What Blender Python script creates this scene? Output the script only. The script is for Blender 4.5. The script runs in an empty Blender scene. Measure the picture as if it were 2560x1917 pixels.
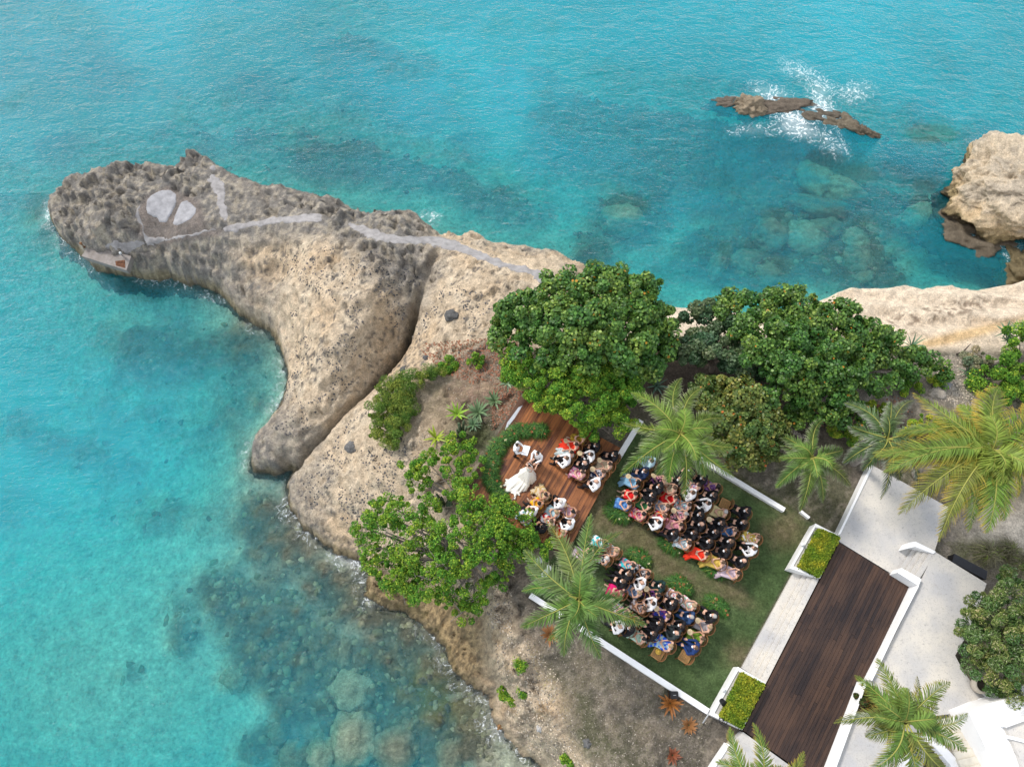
import bpy, bmesh, math, random
import numpy as np
from mathutils import Vector, Matrix, noise as mnoise

random.seed(7)
RNG = np.random.default_rng(11)
SC = bpy.context.scene
COL = SC.collection

# ------------------------------------------------------------------ camera, light, exposure
H = 33.0
TH = math.radians(22.0)
F = 1775.0
CX, CY = 1280.0, 958.5
cam_d = bpy.data.cameras.new('camera')
cam_d.sensor_width = 36.0
cam_d.lens = 36.0 * F / 2560.0
cam_d.clip_start = 0.5
cam_d.clip_end = 2000
cam = bpy.data.objects.new('camera', cam_d)
cam.location = (0, 0, H)
cam.rotation_euler = (TH, 0, 0)
COL.objects.link(cam)
SC.camera = cam
CT, ST = math.cos(TH), math.sin(TH)

SUN_AZ = math.radians(140)      # direction to the sun, from +x
SUN_EL = math.radians(46)
SUN_DIR = Vector((math.cos(SUN_AZ) * math.cos(SUN_EL), math.sin(SUN_AZ) * math.cos(SUN_EL), math.sin(SUN_EL)))
world = bpy.data.worlds.new('World')
SC.world = world
world.use_nodes = True
wn = world.node_tree
wn.nodes.clear()
w_out = wn.nodes.new('ShaderNodeOutputWorld')
w_bg = wn.nodes.new('ShaderNodeBackground')
w_sky = wn.nodes.new('ShaderNodeTexSky')
w_sky.sky_type = 'NISHITA'
w_sky.sun_disc = False
w_sky.sun_elevation = SUN_EL
w_sky.sun_rotation = math.pi / 2 - SUN_AZ
w_mix = wn.nodes.new('ShaderNodeMixRGB')       # thin bright cloud over the whole sky
w_tc = wn.nodes.new('ShaderNodeTexCoord')
w_nz = wn.nodes.new('ShaderNodeTexNoise')
w_nz.inputs['Scale'].default_value = 2.2
w_nz.inputs['Detail'].default_value = 5
w_mr = wn.nodes.new('ShaderNodeMapRange')
w_mr.inputs['From Min'].default_value = 0.35
w_mr.inputs['From Max'].default_value = 0.65
w_mr.inputs['To Min'].default_value = 0.40
w_mr.inputs['To Max'].default_value = 0.85
w_mix.inputs[2].default_value = (9.5, 9.7, 10.0, 1)
wn.links.new(w_tc.outputs['Generated'], w_nz.inputs['Vector'])
wn.links.new(w_nz.outputs['Fac'], w_mr.inputs['Value'])
wn.links.new(w_mr.outputs['Result'], w_mix.inputs[0])
wn.links.new(w_sky.outputs[0], w_mix.inputs[1])
wn.links.new(w_mix.outputs[0], w_bg.inputs['Color'])
w_bg.inputs['Strength'].default_value = 0.12
wn.links.new(w_bg.outputs[0], w_out.inputs['Surface'])

sun_d = bpy.data.lights.new('sun', 'SUN')
sun_d.energy = 2.5
sun_d.angle = math.radians(11)
sun_d.color = (1.0, 0.93, 0.84)
sun = bpy.data.objects.new('sun', sun_d)
sun.rotation_euler = SUN_DIR.to_track_quat('Z', 'Y').to_euler()
sun.location = (0, 0, 40)
COL.objects.link(sun)
SC.view_settings.view_transform = 'Standard'
SC.view_settings.look = 'None'
SC.view_settings.exposure = 0.48
SC.view_settings.gamma = 1.0
SC.view_settings.use_curve_mapping = False
SC.render.engine = 'CYCLES'
SC.cycles.max_bounces = 6
SC.cycles.transparent_max_bounces = 8
SC.cycles.sample_clamp_direct = 6
SC.cycles.sample_clamp_indirect = 4

SEA = -7.0


# ------------------------------------------------------------------ coordinates
def P(px, py, z=0.0):
    """world point seen at photo pixel (px, py) at height z"""
    dx = (px - CX) / F
    dy = -(py - CY) / F
    y = dy * CT + ST
    zz = dy * ST - CT
    t = (z - H) / zz
    return Vector((dx * t, y * t, z))


def PN(px, py, z):
    px, py, z = np.asarray(px, float), np.asarray(py, float), np.asarray(z, float)
    dx = (px - CX) / F
    dy = -(py - CY) / F
    t = (z - H) / (dy * ST - CT)
    return dx * t, (dy * CT + ST) * t


def PIX(x, y, z):
    """photo pixel of world points (arrays)"""
    zz = z - H
    cy = y * CT + zz * ST
    cz = -y * ST + zz * CT
    return CX + F * x / (-cz), CY - F * cy / (-cz)


# ------------------------------------------------------------------ numpy noise
_tables = {}


def vnoise(x, y, seed=0):
    tb = _tables.get(seed)
    if tb is None:
        tb = _tables[seed] = np.random.default_rng(seed + 100).random((256, 256))
    xi, yi = np.floor(x).astype(int), np.floor(y).astype(int)
    fx, fy = x - xi, y - yi
    fx = fx * fx * (3 - 2 * fx)
    fy = fy * fy * (3 - 2 * fy)
    a, b = tb[xi & 255, yi & 255], tb[(xi + 1) & 255, yi & 255]
    c, d = tb[xi & 255, (yi + 1) & 255], tb[(xi + 1) & 255, (yi + 1) & 255]
    return (a * (1 - fx) + b * fx) * (1 - fy) + (c * (1 - fx) + d * fx) * fy


def fbm(x, y, scale=1.0, octv=4, seed=0, gain=0.5):
    s, amp, tot = 0.0, 1.0, 0.0
    X, Y = x * scale, y * scale
    for i in range(octv):
        s = s + amp * vnoise(X * 0.8 - Y * 0.6, X * 0.6 + Y * 0.8, seed + i)
        tot += amp
        amp *= gain
        X, Y = X * 2.03, Y * 2.03
    return s / tot


def cells(x, y, scale, seed=0):
    """distance to nearest jittered cell point and the cell's random value"""
    X, Y = x * scale, y * scale
    r = np.random.default_rng(seed + 500).random((3, 256, 256))
    xi, yi = np.floor(X).astype(int), np.floor(Y).astype(int)
    best = np.full(X.shape, 9.0)
    val = np.zeros(X.shape)
    for i in (-1, 0, 1):
        for j in (-1, 0, 1):
            cx_, cy_ = xi + i, yi + j
            jx, jy = r[0][cx_ & 255, cy_ & 255], r[1][cx_ & 255, cy_ & 255]
            d = np.hypot(cx_ + jx - X, cy_ + jy - Y)
            m = d < best
            best = np.where(m, d, best)
            val = np.where(m, r[2][cx_ & 255, cy_ & 255], val)
    return best, val


def sstep(a, b, v):
    t = np.clip((v - a) / (b - a), 0, 1)
    return t * t * (3 - 2 * t)


def in_poly(px, py, poly):
    inside = np.zeros(px.shape, bool)
    n = len(poly)
    for i in range(n):
        x0, y0 = poly[i][:2]
        x1, y1 = poly[(i + 1) % n][:2]
        if y0 == y1:
            continue
        c = ((y0 > py) != (y1 > py)) & (px < (x1 - x0) * (py - y0) / (y1 - y0) + x0)
        inside ^= c
    return inside


def seg_dist(x, y, pts, closed=True):
    """distance to polyline, plus the interpolated third value at the nearest place"""
    best = np.full(x.shape, 1e9)
    val = np.zeros(x.shape)
    n = len(pts)
    for i in range(n if closed else n - 1):
        a, b = pts[i], pts[(i + 1) % n]
        dx, dy = b[0] - a[0], b[1] - a[1]
        L = dx * dx + dy * dy + 1e-12
        t = np.clip(((x - a[0]) * dx + (y - a[1]) * dy) / L, 0, 1)
        d = np.hypot(a[0] + t * dx - x, a[1] + t * dy - y)
        m = d < best
        best = np.where(m, d, best)
        if len(a) > 2:
            val = np.where(m, a[2] + t * (b[2] - a[2]), val)
    return best, val


def soft_poly(px, py, poly, soft):
    d, _ = seg_dist(px, py, [p[:2] for p in poly])
    ins = in_poly(px, py, poly)
    return sstep(-soft, soft, np.where(ins, d, -d))


def ell(px, py, cx, cy, rx, ry, rot=0.0):
    """soft ellipse mask in photo pixels"""
    a = math.radians(rot)
    dx, dy = px - cx, py - cy
    u = (dx * math.cos(a) + dy * math.sin(a)) / rx
    v = (-dx * math.sin(a) + dy * math.cos(a)) / ry
    return np.exp(-(u * u + v * v))


# ------------------------------------------------------------------ materials
_mats = {}


def new_mat(name):
    m = bpy.data.materials.new(name)
    m.use_nodes = True
    nt = m.node_tree
    return m, nt, nt.nodes['Principled BSDF']


def setspec(b, v):
    b.inputs['Specular IOR Level'].default_value = v


def mat(name, col, rough=0.6, var=0.15, scale=6.0, bump=0.0, bscale=None, spec=0.3, metal=0.0, rand=0.0, coords='Object', stretch=None, col2=None):
    if name in _mats:
        return _mats[name]
    m, nt, b = new_mat(name)
    L = nt.links
    tc = nt.nodes.new('ShaderNodeTexCoord')
    src = tc.outputs[coords]
    if stretch:
        mp = nt.nodes.new('ShaderNodeMapping')
        mp.inputs['Scale'].default_value = stretch
        L.new(src, mp.inputs['Vector'])
        src = mp.outputs[0]
    nz = nt.nodes.new('ShaderNodeTexNoise')
    nz.inputs['Scale'].default_value = scale
    nz.inputs['Detail'].default_value = 6
    nz.inputs['Roughness'].default_value = 0.65
    L.new(src, nz.inputs['Vector'])
    mix = nt.nodes.new('ShaderNodeMixRGB')
    c2 = col2 or tuple(c * (1 - var) for c in col)
    c1 = col if col2 else tuple(min(1, c * (1 + var)) for c in col)
    mix.inputs[1].default_value = (*c1, 1)
    mix.inputs[2].default_value = (*c2, 1)
    mr = nt.nodes.new('ShaderNodeMapRange')
    mr.inputs['From Min'].default_value = 0.3
    mr.inputs['From Max'].default_value = 0.7
    L.new(nz.outputs['Fac'], mr.inputs['Value'])
    L.new(mr.outputs[0], mix.inputs[0])
    out = mix.outputs[0]
    if rand:
        oi = nt.nodes.new('ShaderNodeObjectInfo')
        hs = nt.nodes.new('ShaderNodeHueSaturation')
        m2 = nt.nodes.new('ShaderNodeMapRange')
        m2.inputs['To Min'].default_value = 1 - rand
        m2.inputs['To Max'].default_value = 1 + rand
        L.new(oi.outputs['Random'], m2.inputs['Value'])
        L.new(m2.outputs[0], hs.inputs['Value'])
        L.new(out, hs.inputs['Color'])
        out = hs.outputs[0]
    L.new(out, b.inputs['Base Color'])
    b.inputs['Roughness'].default_value = rough
    b.inputs['Metallic'].default_value = metal
    setspec(b, spec)
    if bump:
        bp = nt.nodes.new('ShaderNodeBump')
        bp.inputs['Strength'].default_value = bump
        bp.inputs['Distance'].default_value = 0.03
        n2 = nt.nodes.new('ShaderNodeTexNoise')
        n2.inputs['Scale'].default_value = bscale or scale * 3
        n2.inputs['Detail'].default_value = 6
        L.new(src, n2.inputs['Vector'])
        L.new(n2.outputs['Fac'], bp.inputs['Height'])
        L.new(bp.outputs[0], b.inputs['Normal'])
    _mats[name] = m
    return m


def mat_attr(name, rough=0.8, spec=0.2, var=0.25, scale=5.0, scale2=28.0, bump=0.5, trans=0.0, dist=0.05):
    """colour from the mesh's own 'col' attribute, broken up by two noises"""
    if name in _mats:
        return _mats[name]
    m, nt, b = new_mat(name)
    L = nt.links
    at = nt.nodes.new('ShaderNodeAttribute')
    at.attribute_name = 'col'
    out = at.outputs['Color']
    tc = nt.nodes.new('ShaderNodeTexCoord')
    if var:
        for s, v in ((scale, var), (scale2, var * 1.2)):
            nz = nt.nodes.new('ShaderNodeTexNoise')
            nz.inputs['Scale'].default_value = s
            nz.inputs['Detail'].default_value = 8
            nz.inputs['Roughness'].default_value = 0.7
            L.new(tc.outputs['Object'], nz.inputs['Vector'])
            mr = nt.nodes.new('ShaderNodeMapRange')
            mr.inputs['From Min'].default_value = 0.3
            mr.inputs['From Max'].default_value = 0.7
            mr.inputs['To Min'].default_value = 1 - v
            mr.inputs['To Max'].default_value = 1 + v
            L.new(nz.outputs['Fac'], mr.inputs['Value'])
            vm = nt.nodes.new('ShaderNodeVectorMath')
            vm.operation = 'SCALE'
            L.new(out, vm.inputs[0])
            L.new(mr.outputs[0], vm.inputs['Scale'])
            out = vm.outputs[0]
    L.new(out, b.inputs['Base Color'])
    b.inputs['Roughness'].default_value = rough
    setspec(b, spec)
    if bump:
        bp = nt.nodes.new('ShaderNodeBump')
        bp.inputs['Strength'].default_value = bump
        bp.inputs['Distance'].default_value = dist
        n2 = nt.nodes.new('ShaderNodeTexNoise')
        n2.inputs['Scale'].default_value = scale2 * 0.5
        n2.inputs['Detail'].default_value = 9
        n2.inputs['Roughness'].default_value = 0.75
        L.new(tc.outputs['Object'], n2.inputs['Vector'])
        L.new(n2.outputs['Fac'], bp.inputs['Height'])
        L.new(bp.outputs[0], b.inputs['Normal'])
    if trans:
        tr = nt.nodes.new('ShaderNodeBsdfTranslucent')
        mx = nt.nodes.new('ShaderNodeMixShader')
        mx.inputs[0].default_value = trans
        L.new(out, tr.inputs['Color'])
        L.new(b.outputs[0], mx.inputs[1])
        L.new(tr.outputs[0], mx.inputs[2])
        L.new(mx.outputs[0], nt.nodes['Material Output'].inputs['Surface'])
    _mats[name] = m
    return m


# ------------------------------------------------------------------ object helpers
def link(name, mesh, parent=None, m=None, loc=None):
    o = bpy.data.objects.new(name, mesh)
    COL.objects.link(o)
    if parent is not None:
        o.parent = parent
    if m is not None:
        if len(mesh.materials) == 0:
            mesh.materials.append(None)
        o.material_slots[0].link = 'OBJECT'
        o.material_slots[0].material = m
    if loc is not None:
        o.location = loc
    return o


def tag(o, label=None, cat=None, group=None, kind=None):
    if label:
        o['label'] = label
    if cat:
        o['category'] = cat
    if group:
        o['group'] = group
    if kind:
        o['kind'] = kind
    return o


def empty(name, loc, rz=0.0):
    o = bpy.data.objects.new(name, None)
    o.empty_display_size = 0.2
    o.location = loc
    o.rotation_euler = (0, 0, rz)
    COL.objects.link(o)
    return o


def np_mesh(name, verts, faces, cols=None, smooth=False):
    """verts (N,3); faces (M,k) with one k; cols (N,3) linear"""
    verts = np.asarray(verts, np.float32)
    faces = np.asarray(faces, np.int32)
    me = bpy.data.meshes.new(name)
    me.vertices.add(len(verts))
    me.vertices.foreach_set('co', verts.ravel())
    M, k = faces.shape
    me.loops.add(M * k)
    me.loops.foreach_set('vertex_index', faces.ravel())
    me.polygons.add(M)
    me.polygons.foreach_set('loop_start', np.arange(0, M * k, k, dtype=np.int32))
    me.polygons.foreach_set('loop_total', np.full(M, k, np.int32))
    me.update(calc_edges=True)
    if smooth:
        me.polygons.foreach_set('use_smooth', np.ones(M, bool))
    if cols is not None:
        ca = me.color_attributes.new('col', 'FLOAT_COLOR', 'POINT')
        c4 = np.ones((len(verts), 4), np.float32)
        c4[:, :3] = cols
        ca.data.foreach_set('color', c4.ravel())
    return me


def bm_mesh(name, bm, smooth=False):
    me = bpy.data.meshes.new(name)
    bm.to_mesh(me)
    bm.free()
    if smooth:
        for p in me.polygons:
            p.use_smooth = True
    return me


def prism_mesh(name, top, zbot, bevel=0.0):
    """top: list of Vector; sides drop to zbot"""
    bm = bmesh.new()
    a = [bm.verts.new(v) for v in top]
    b = [bm.verts.new((v.x, v.y, zbot)) for v in top]
    n = len(a)
    bm.faces.new(a)
    bm.faces.new(list(reversed(b)))
    for i in range(n):
        bm.faces.new((a[i], b[i], b[(i + 1) % n], a[(i + 1) % n]))
    bmesh.ops.recalc_face_normals(bm, faces=bm.faces)
    if bevel:
        bmesh.ops.bevel(bm, geom=list(bm.edges), offset=bevel, segments=2, profile=0.5, affect='EDGES')
    return bm_mesh(name, bm)


def prism(name, pxpoly, zt, zb, m, parent=None, bevel=0.01):
    return link(name, prism_mesh(name, [P(x, y, zt) for x, y in pxpoly], zb, bevel), parent, m)


def box_bm(bm, c, s, rz=0.0):
    r = bmesh.ops.create_cube(bm, size=1.0)
    M = Matrix.Translation(c) @ Matrix.Rotation(rz, 4, 'Z') @ Matrix.Diagonal((s[0], s[1], s[2], 1))
    bmesh.ops.transform(bm, matrix=M, verts=r['verts'])
    return r['verts']


def bar(bm, a, b, w, h):
    a, b = Vector(a), Vector(b)
    d = b - a
    r = bmesh.ops.create_cube(bm, size=1.0)
    q = d.to_track_quat('Y', 'Z').to_matrix().to_4x4()
    M = Matrix.Translation((a + b) / 2) @ q @ Matrix.Diagonal((w, d.length, h, 1))
    bmesh.ops.transform(bm, matrix=M, verts=r['verts'])


def tube_arrays(pts, radii, n=8):
    pts = [Vector(p) for p in pts]
    V, Fc = [], []
    up = Vector((0, 0, 1))
    k = len(pts)
    for i, p in enumerate(pts):
        d = (pts[min(i + 1, k - 1)] - pts[max(i - 1, 0)]).normalized()
        s = d.cross(up)
        if s.length < 1e-3:
            s = d.cross(Vector((1, 0, 0)))
        s.normalize()
        t = s.cross(d).normalized()
        for j in range(n):
            a = 2 * math.pi * j / n
            V.append(p + (s * math.cos(a) + t * math.sin(a)) * radii[i])
    for i in range(k - 1):
        for j in range(n):
            Fc.append((i * n + j, i * n + (j + 1) % n, (i + 1) * n + (j + 1) % n, (i + 1) * n + j))
    return V, Fc


def tubes_mesh(name, specs, n=8):
    V, Fc = [], []
    for pts, rad in specs:
        v, f = tube_arrays(pts, rad, n)
        o = len(V)
        V += [tuple(q) for q in v]
        Fc += [tuple(i + o for i in q) for q in f]
    return np_mesh(name, V, Fc, smooth=True)


def copy_tree(o, parent=None):
    c = o.copy()
    COL.objects.link(c)
    if parent is not None:
        c.parent = parent
    for ch in list(o.children):
        copy_tree(ch, c)
    return c


# ================================================================== LAND
OUT = [  # coast as seen, with its height: far side is the rim of the cliff, near side is the waterline
    (128, 545, -7.0), (134, 505, -6.4), (150, 472, -5.6), (195, 440, -5.0), (240, 424, -4.7), (300, 412, -4.4), (345, 407, -4.2), (400, 412, -4.0), (443, 413, -4.0),
    (452, 395, -3.8), (470, 380, -3.5), (488, 375, -3.3), (510, 388, -3.3), (535, 410, -3.4), (580, 435, -3.5), (640, 456, -3.6),
    (720, 466, -3.6), (780, 478, -3.6), (830, 496, -3.6), (868, 516, -3.6), (884, 530, -3.5), (960, 528, -3.3), (1022, 526, -3.2),
    (1040, 532, -3.2), (1052, 552, -3.4), (1075, 572, -3.4), (1125, 588, -3.4), (1150, 590, -3.3), (1172, 577, -3.0), (1225, 600, -3.0),
    (1280, 607, -3.0), (1330, 614, -2.9), (1390, 625, -2.8), (1430, 650, -2.8), (1470, 665, -2.8), (1482, 690, -3.0), (1470, 716, -3.2),
    (1500, 745, -3.0), (1560, 757, -2.8), (1619, 760, -2.6), (1700, 768, -2.6), (1782, 778, -2.6), (1900, 785, -2.6),
    (2018, 764, -2.8), (2060, 747, -2.8), (2120, 726, -2.8), (2180, 725, -2.8), (2235, 722, -2.8), (2270, 714, -2.8), (2310, 720, -2.8), (2350, 711, -2.8), (2400, 714, -2.8),
    (2450, 722, -2.8), (2505, 723, -2.8), (2540, 712, -2.8), (2600, 690, -2.8), (3000, 670, -2.8),
    (3600, 670, -1.0), (3600, 2900, 0.0), (1500, 2900, -7.0), (1440, 2300, -7.0),
    (1405, 2000, -7.0), (1372, 1930, -7.0), (1318, 1890, -7.0), (1280, 1858, -7.0), (1255, 1822, -7.0), (1228, 1786, -7.0), (1232, 1748, -7.0), (1186, 1718, -7.0),
    (1150, 1690, -7.0), (1118, 1638, -7.0), (1094, 1584, -7.0), (1048, 1546, -7.0), (998, 1522, -7.0), (955, 1518, -7.0), (922, 1494, -7.0), (917, 1440, -7.0),
    (903, 1412, -7.0), (868, 1398, -7.0), (820, 1368, -7.0), (762, 1320, -7.0), (722, 1262, -7.0), (714, 1215, -7.0), (730, 1172, -7.0), (692, 1186, -7.0),
    (650, 1186, -7.0), (620, 1175, -7.0), (624, 1150, -7.0), (642, 1092, -7.0), (672, 1060, -7.0), (702, 1020, -7.0), (716, 980, -7.0),
    (722, 940, -7.0), (708, 900, -7.0), (702, 868, -7.0), (690, 840, -7.0), (650, 816, -7.0), (600, 790, -7.0), (570, 756, -7.0),
    (540, 732, -7.0), (500, 706, -6.6), (450, 686, -6.2), (415, 662, -6.0), (382, 674, -6.0), (330, 668, -6.0), (300, 664, -6.2), (232, 650, -6.2), (190, 618, -6.3), (150, 588, -6.5)]
CTRL = [
    (165, 520, -5.4), (170, 580, -5.8), (250, 500, -4.2), (400, 470, -3.6), (430, 540, -3.8), (330, 600, -4.4), (280, 635, -4.8), (210, 560, -4.7), (215, 610, -5.1), (260, 635, -5.1), (300, 645, -5.2), (600, 530, -3.1), (700, 560, -2.7),
    (560, 620, -3.9), (600, 700, -4.8), (520, 660, -5.0), (430, 640, -4.8), (490, 440, -3.2), (640, 500, -3.2), (760, 520, -3.0), (340, 440, -4.1),
    (810, 545, -2.5), (900, 600, -2.0), (1000, 620, -1.8), (1100, 620, -1.9), (1250, 660, -1.4), (1350, 690, -1.2), (960, 560, -2.5), (1200, 625, -2.0), (1300, 640, -1.9), (1420, 680, -1.8),
    (820, 640, -2.1), (880, 700, -1.7), (720, 690, -3.6), (690, 620, -3.4), (650, 750, -5.0), (700, 770, -4.4), (850, 800, -1.8), (820, 900, -2.5), (765, 1000, -3.4), (710, 1080, -4.3),
    (665, 1140, -5.5), (735, 840, -4.6), (745, 930, -5.0), (740, 1000, -5.0), (700, 700, -4.6), (790, 720, -2.4),
    (1000, 700, -1.9), (940, 780, -2.3),
    (1085, 640, -2.1), (1065, 700, -2.5), (1035, 780, -3.1), (990, 860, -4.6), (955, 915, -4.9), (905, 975, -4.6),
    (915, 850, -2.9), (880, 930, -3.4), (850, 990, -3.7), (800, 1055, -3.9), (775, 1090, -4.2), (735, 1130, -4.9), (690, 1155, -5.4), (650, 1120, -5.6), (720, 1060, -4.1),
    (1100, 740, -1.6), (1200, 800, -0.9), (1040, 870, -2.2), (990, 930, -2.5), (940, 990, -2.7), (880, 1060, -3.3), (810, 1140, -4.2), (760, 1190, -5.1), (1000, 1010, -1.6), (900, 1150, -2.8),
    (850, 1250, -4.0), (800, 1300, -5.4), (1050, 1100, -0.9), (1000, 1200, -1.6), (950, 1300, -3.4), (900, 1350, -5.4), (960, 1420, -5.2), (1020, 1460, -5.3), (1080, 1500, -5.6),
    (1250, 1050, -0.3), (1150, 1150, -0.5), (1150, 1000, -0.5), (1250, 900, -0.2), (1300, 980, -0.1), (1130, 900, -1.0), (1200, 1250, -0.3),
    (1300, 750, -0.8), (1400, 750, -1.2), (1520, 790, -1.0), (1300, 820, -0.3),
    (1300, 1200, 0), (1400, 1250, 0), (1600, 1250, 0), (1800, 1300, 0), (1500, 1500, 0), (1700, 1600, 0), (1900, 1400, 0), (1400, 1430, 0), (1300, 1420, -0.2), (1750, 1100, 0), (1500, 1100, 0), (1950, 1250, 0), (1600, 1680, 0), (1770, 1850, 0),
    (1100, 1350, -1.6), (1050, 1430, -3.7), (1120, 1450, -2.0), (1150, 1560, -4.4), (1180, 1640, -5.3), (1200, 1450, -0.7), (1250, 1550, -0.5), (1215, 1580, -2.2), (1240, 1650, -2.2), (1285, 1680, -0.9), (1270, 1740, -4.2), (1300, 1735, -1.6),
    (1340, 1700, -0.4), (1290, 1800, -4.4), (1335, 1800, -1.5), (1340, 1860, -4.0), (1380, 1860, -1.5), (1420, 1850, -0.6), (1450, 1750, -0.1), (1600, 1850, 0), (1450, 1950, -1.5), (1600, 2300, 0),
    (1400, 900, 0), (1600, 900, 0), (1800, 900, 0.1), (1700, 810, -1.2), (1550, 800, -1.4), (2000, 850, -0.8), (2100, 780, -1.9), (2200, 760, -1.9), (2200, 850, -1.1), (2300, 860, -0.7), (2400, 760, -1.9),
    (2300, 800, -1.4), (2400, 850, -0.6), (2500, 800, -1.2), (2400, 920, 0), (2300, 950, 0), (2550, 900, 0.2), (2100, 1000, 0), (2150, 920, -0.1), (2550, 760, -1.9),
    (2200, 1100, 0), (2200, 1300, 0), (2550, 1200, 0.1), (2550, 1500, 0), (2500, 1900, 0), (2100, 1700, 0), (1950, 2000, 0), (2900, 1200, 0), (2900, 1800, 0), (3200, 2600, 0), (2200, 2400, 0), (3200, 1000, 0), (3000, 800, -0.8)]


def tps_fit(pts, smooth=0.02):
    X = np.array([[p.x, p.y] for p in pts])
    Z = np.array([p.z for p in pts])
    d = np.hypot(X[:, None, 0] - X[None, :, 0], X[:, None, 1] - X[None, :, 1])
    K = np.where(d > 0, d * d * np.log(d + 1e-9), 0) + np.eye(len(X)) * smooth
    n = len(X)
    A = np.zeros((n + 3, n + 3))
    A[:n, :n] = K
    A[:n, n] = 1
    A[:n, n + 1:] = X
    A[n, :n] = 1
    A[n + 1:, :n] = X.T
    w = np.linalg.lstsq(A, np.concatenate([Z, np.zeros(3)]), rcond=None)[0]
    return X, w


def tps_eval(fit, x, y):
    X, w = fit
    sh = x.shape
    x, y = x.ravel(), y.ravel()
    out = np.empty_like(x)
    n = len(X)
    for s in range(0, len(x), 20000):
        xs, ys = x[s:s + 20000], y[s:s + 20000]
        d2 = (xs[:, None] - X[None, :, 0]) ** 2 + (ys[:, None] - X[None, :, 1]) ** 2
        out[s:s + 20000] = (0.5 * d2 * np.log(d2 + 1e-12)) @ w[:n] + w[n] + w[n + 1] * xs + w[n + 2] * ys
    return out.reshape(sh)


PATHS = [[(517, 413), (541, 410), (548, 428), (522, 434)],
         [(517, 435), (537, 434), (562, 455), (566, 497), (574, 525), (572, 558), (545, 555), (534, 480), (519, 453)],
         [(543, 580), (564, 558), (650, 545), (740, 536), (811, 531), (819, 558), (719, 562), (650, 570), (564, 586)],
         [(862, 567), (876, 550), (915, 565), (962, 579), (991, 588), (1085, 590), (1118, 591), (1160, 608), (1214, 630), (1268, 651), (1326, 666), (1359, 670), (1395, 692), (1391, 722), (1355, 718), (1333, 694), (1264, 678), (1174, 644), (1101, 622), (1066, 612), (1013, 614), (961, 609), (917, 595)],
         [(340, 511), (352, 505), (352, 550), (366, 575), (388, 592), (420, 588), (478, 576), (557, 562), (545, 580), (478, 598), (423, 604), (392, 612), (372, 615), (354, 606), (352, 568), (334, 552)],
         [(362, 500), (385, 478), (420, 470), (443, 484), (446, 505), (433, 530), (415, 567), (385, 550), (360, 530)],
         [(451, 500), (476, 501), (498, 524), (482, 550), (425, 574), (438, 532)],
         [(248, 621), (258, 607), (292, 592), (308, 604), (337, 592), (347, 596), (370, 609), (345, 627), (318, 646), (298, 634)]]
BOWL = [(345, 520), (365, 488), (420, 464), (450, 480), (500, 500), (520, 570), (560, 575), (545, 590), (480, 602), (420, 612), (370, 615), (345, 580)]
outline_w = [P(*p) for p in OUT]
fit = tps_fit(outline_w + [P(*p) for p in CTRL])
coast_xyz = [(p.x, p.y, p.z) for p in outline_w]

STAGE_FLAT = [(1300, 980), (1570, 1120), (1990, 1270), (2110, 1150), (2380, 1250), (2700, 1450), (2700, 2300), (1500, 2300), (1700, 1800), (1300, 1480), (1330, 1400), (1380, 1420), (1250, 1330), (1160, 1230)]
CRACK = [P(1098, 605, -2.3), P(1075, 680, -2.8), (P(1045, 770, -3.4)), P(1003, 850, -3.4), P(978, 885, -3.6), P(930, 945, -3.7), P(882, 1005, -4.0), P(808, 1095, -4.7), P(748, 1165, -5.8), P(728, 1180, -6.8)]
crack_xy = [(p.x, p.y) for p in CRACK]
BLOCK = [(1060, 720), (1000, 850), (985, 885), (930, 965), (860, 1035), (800, 1110), (735, 1180)]   # foot of the steep seaward face beside the crack


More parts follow.
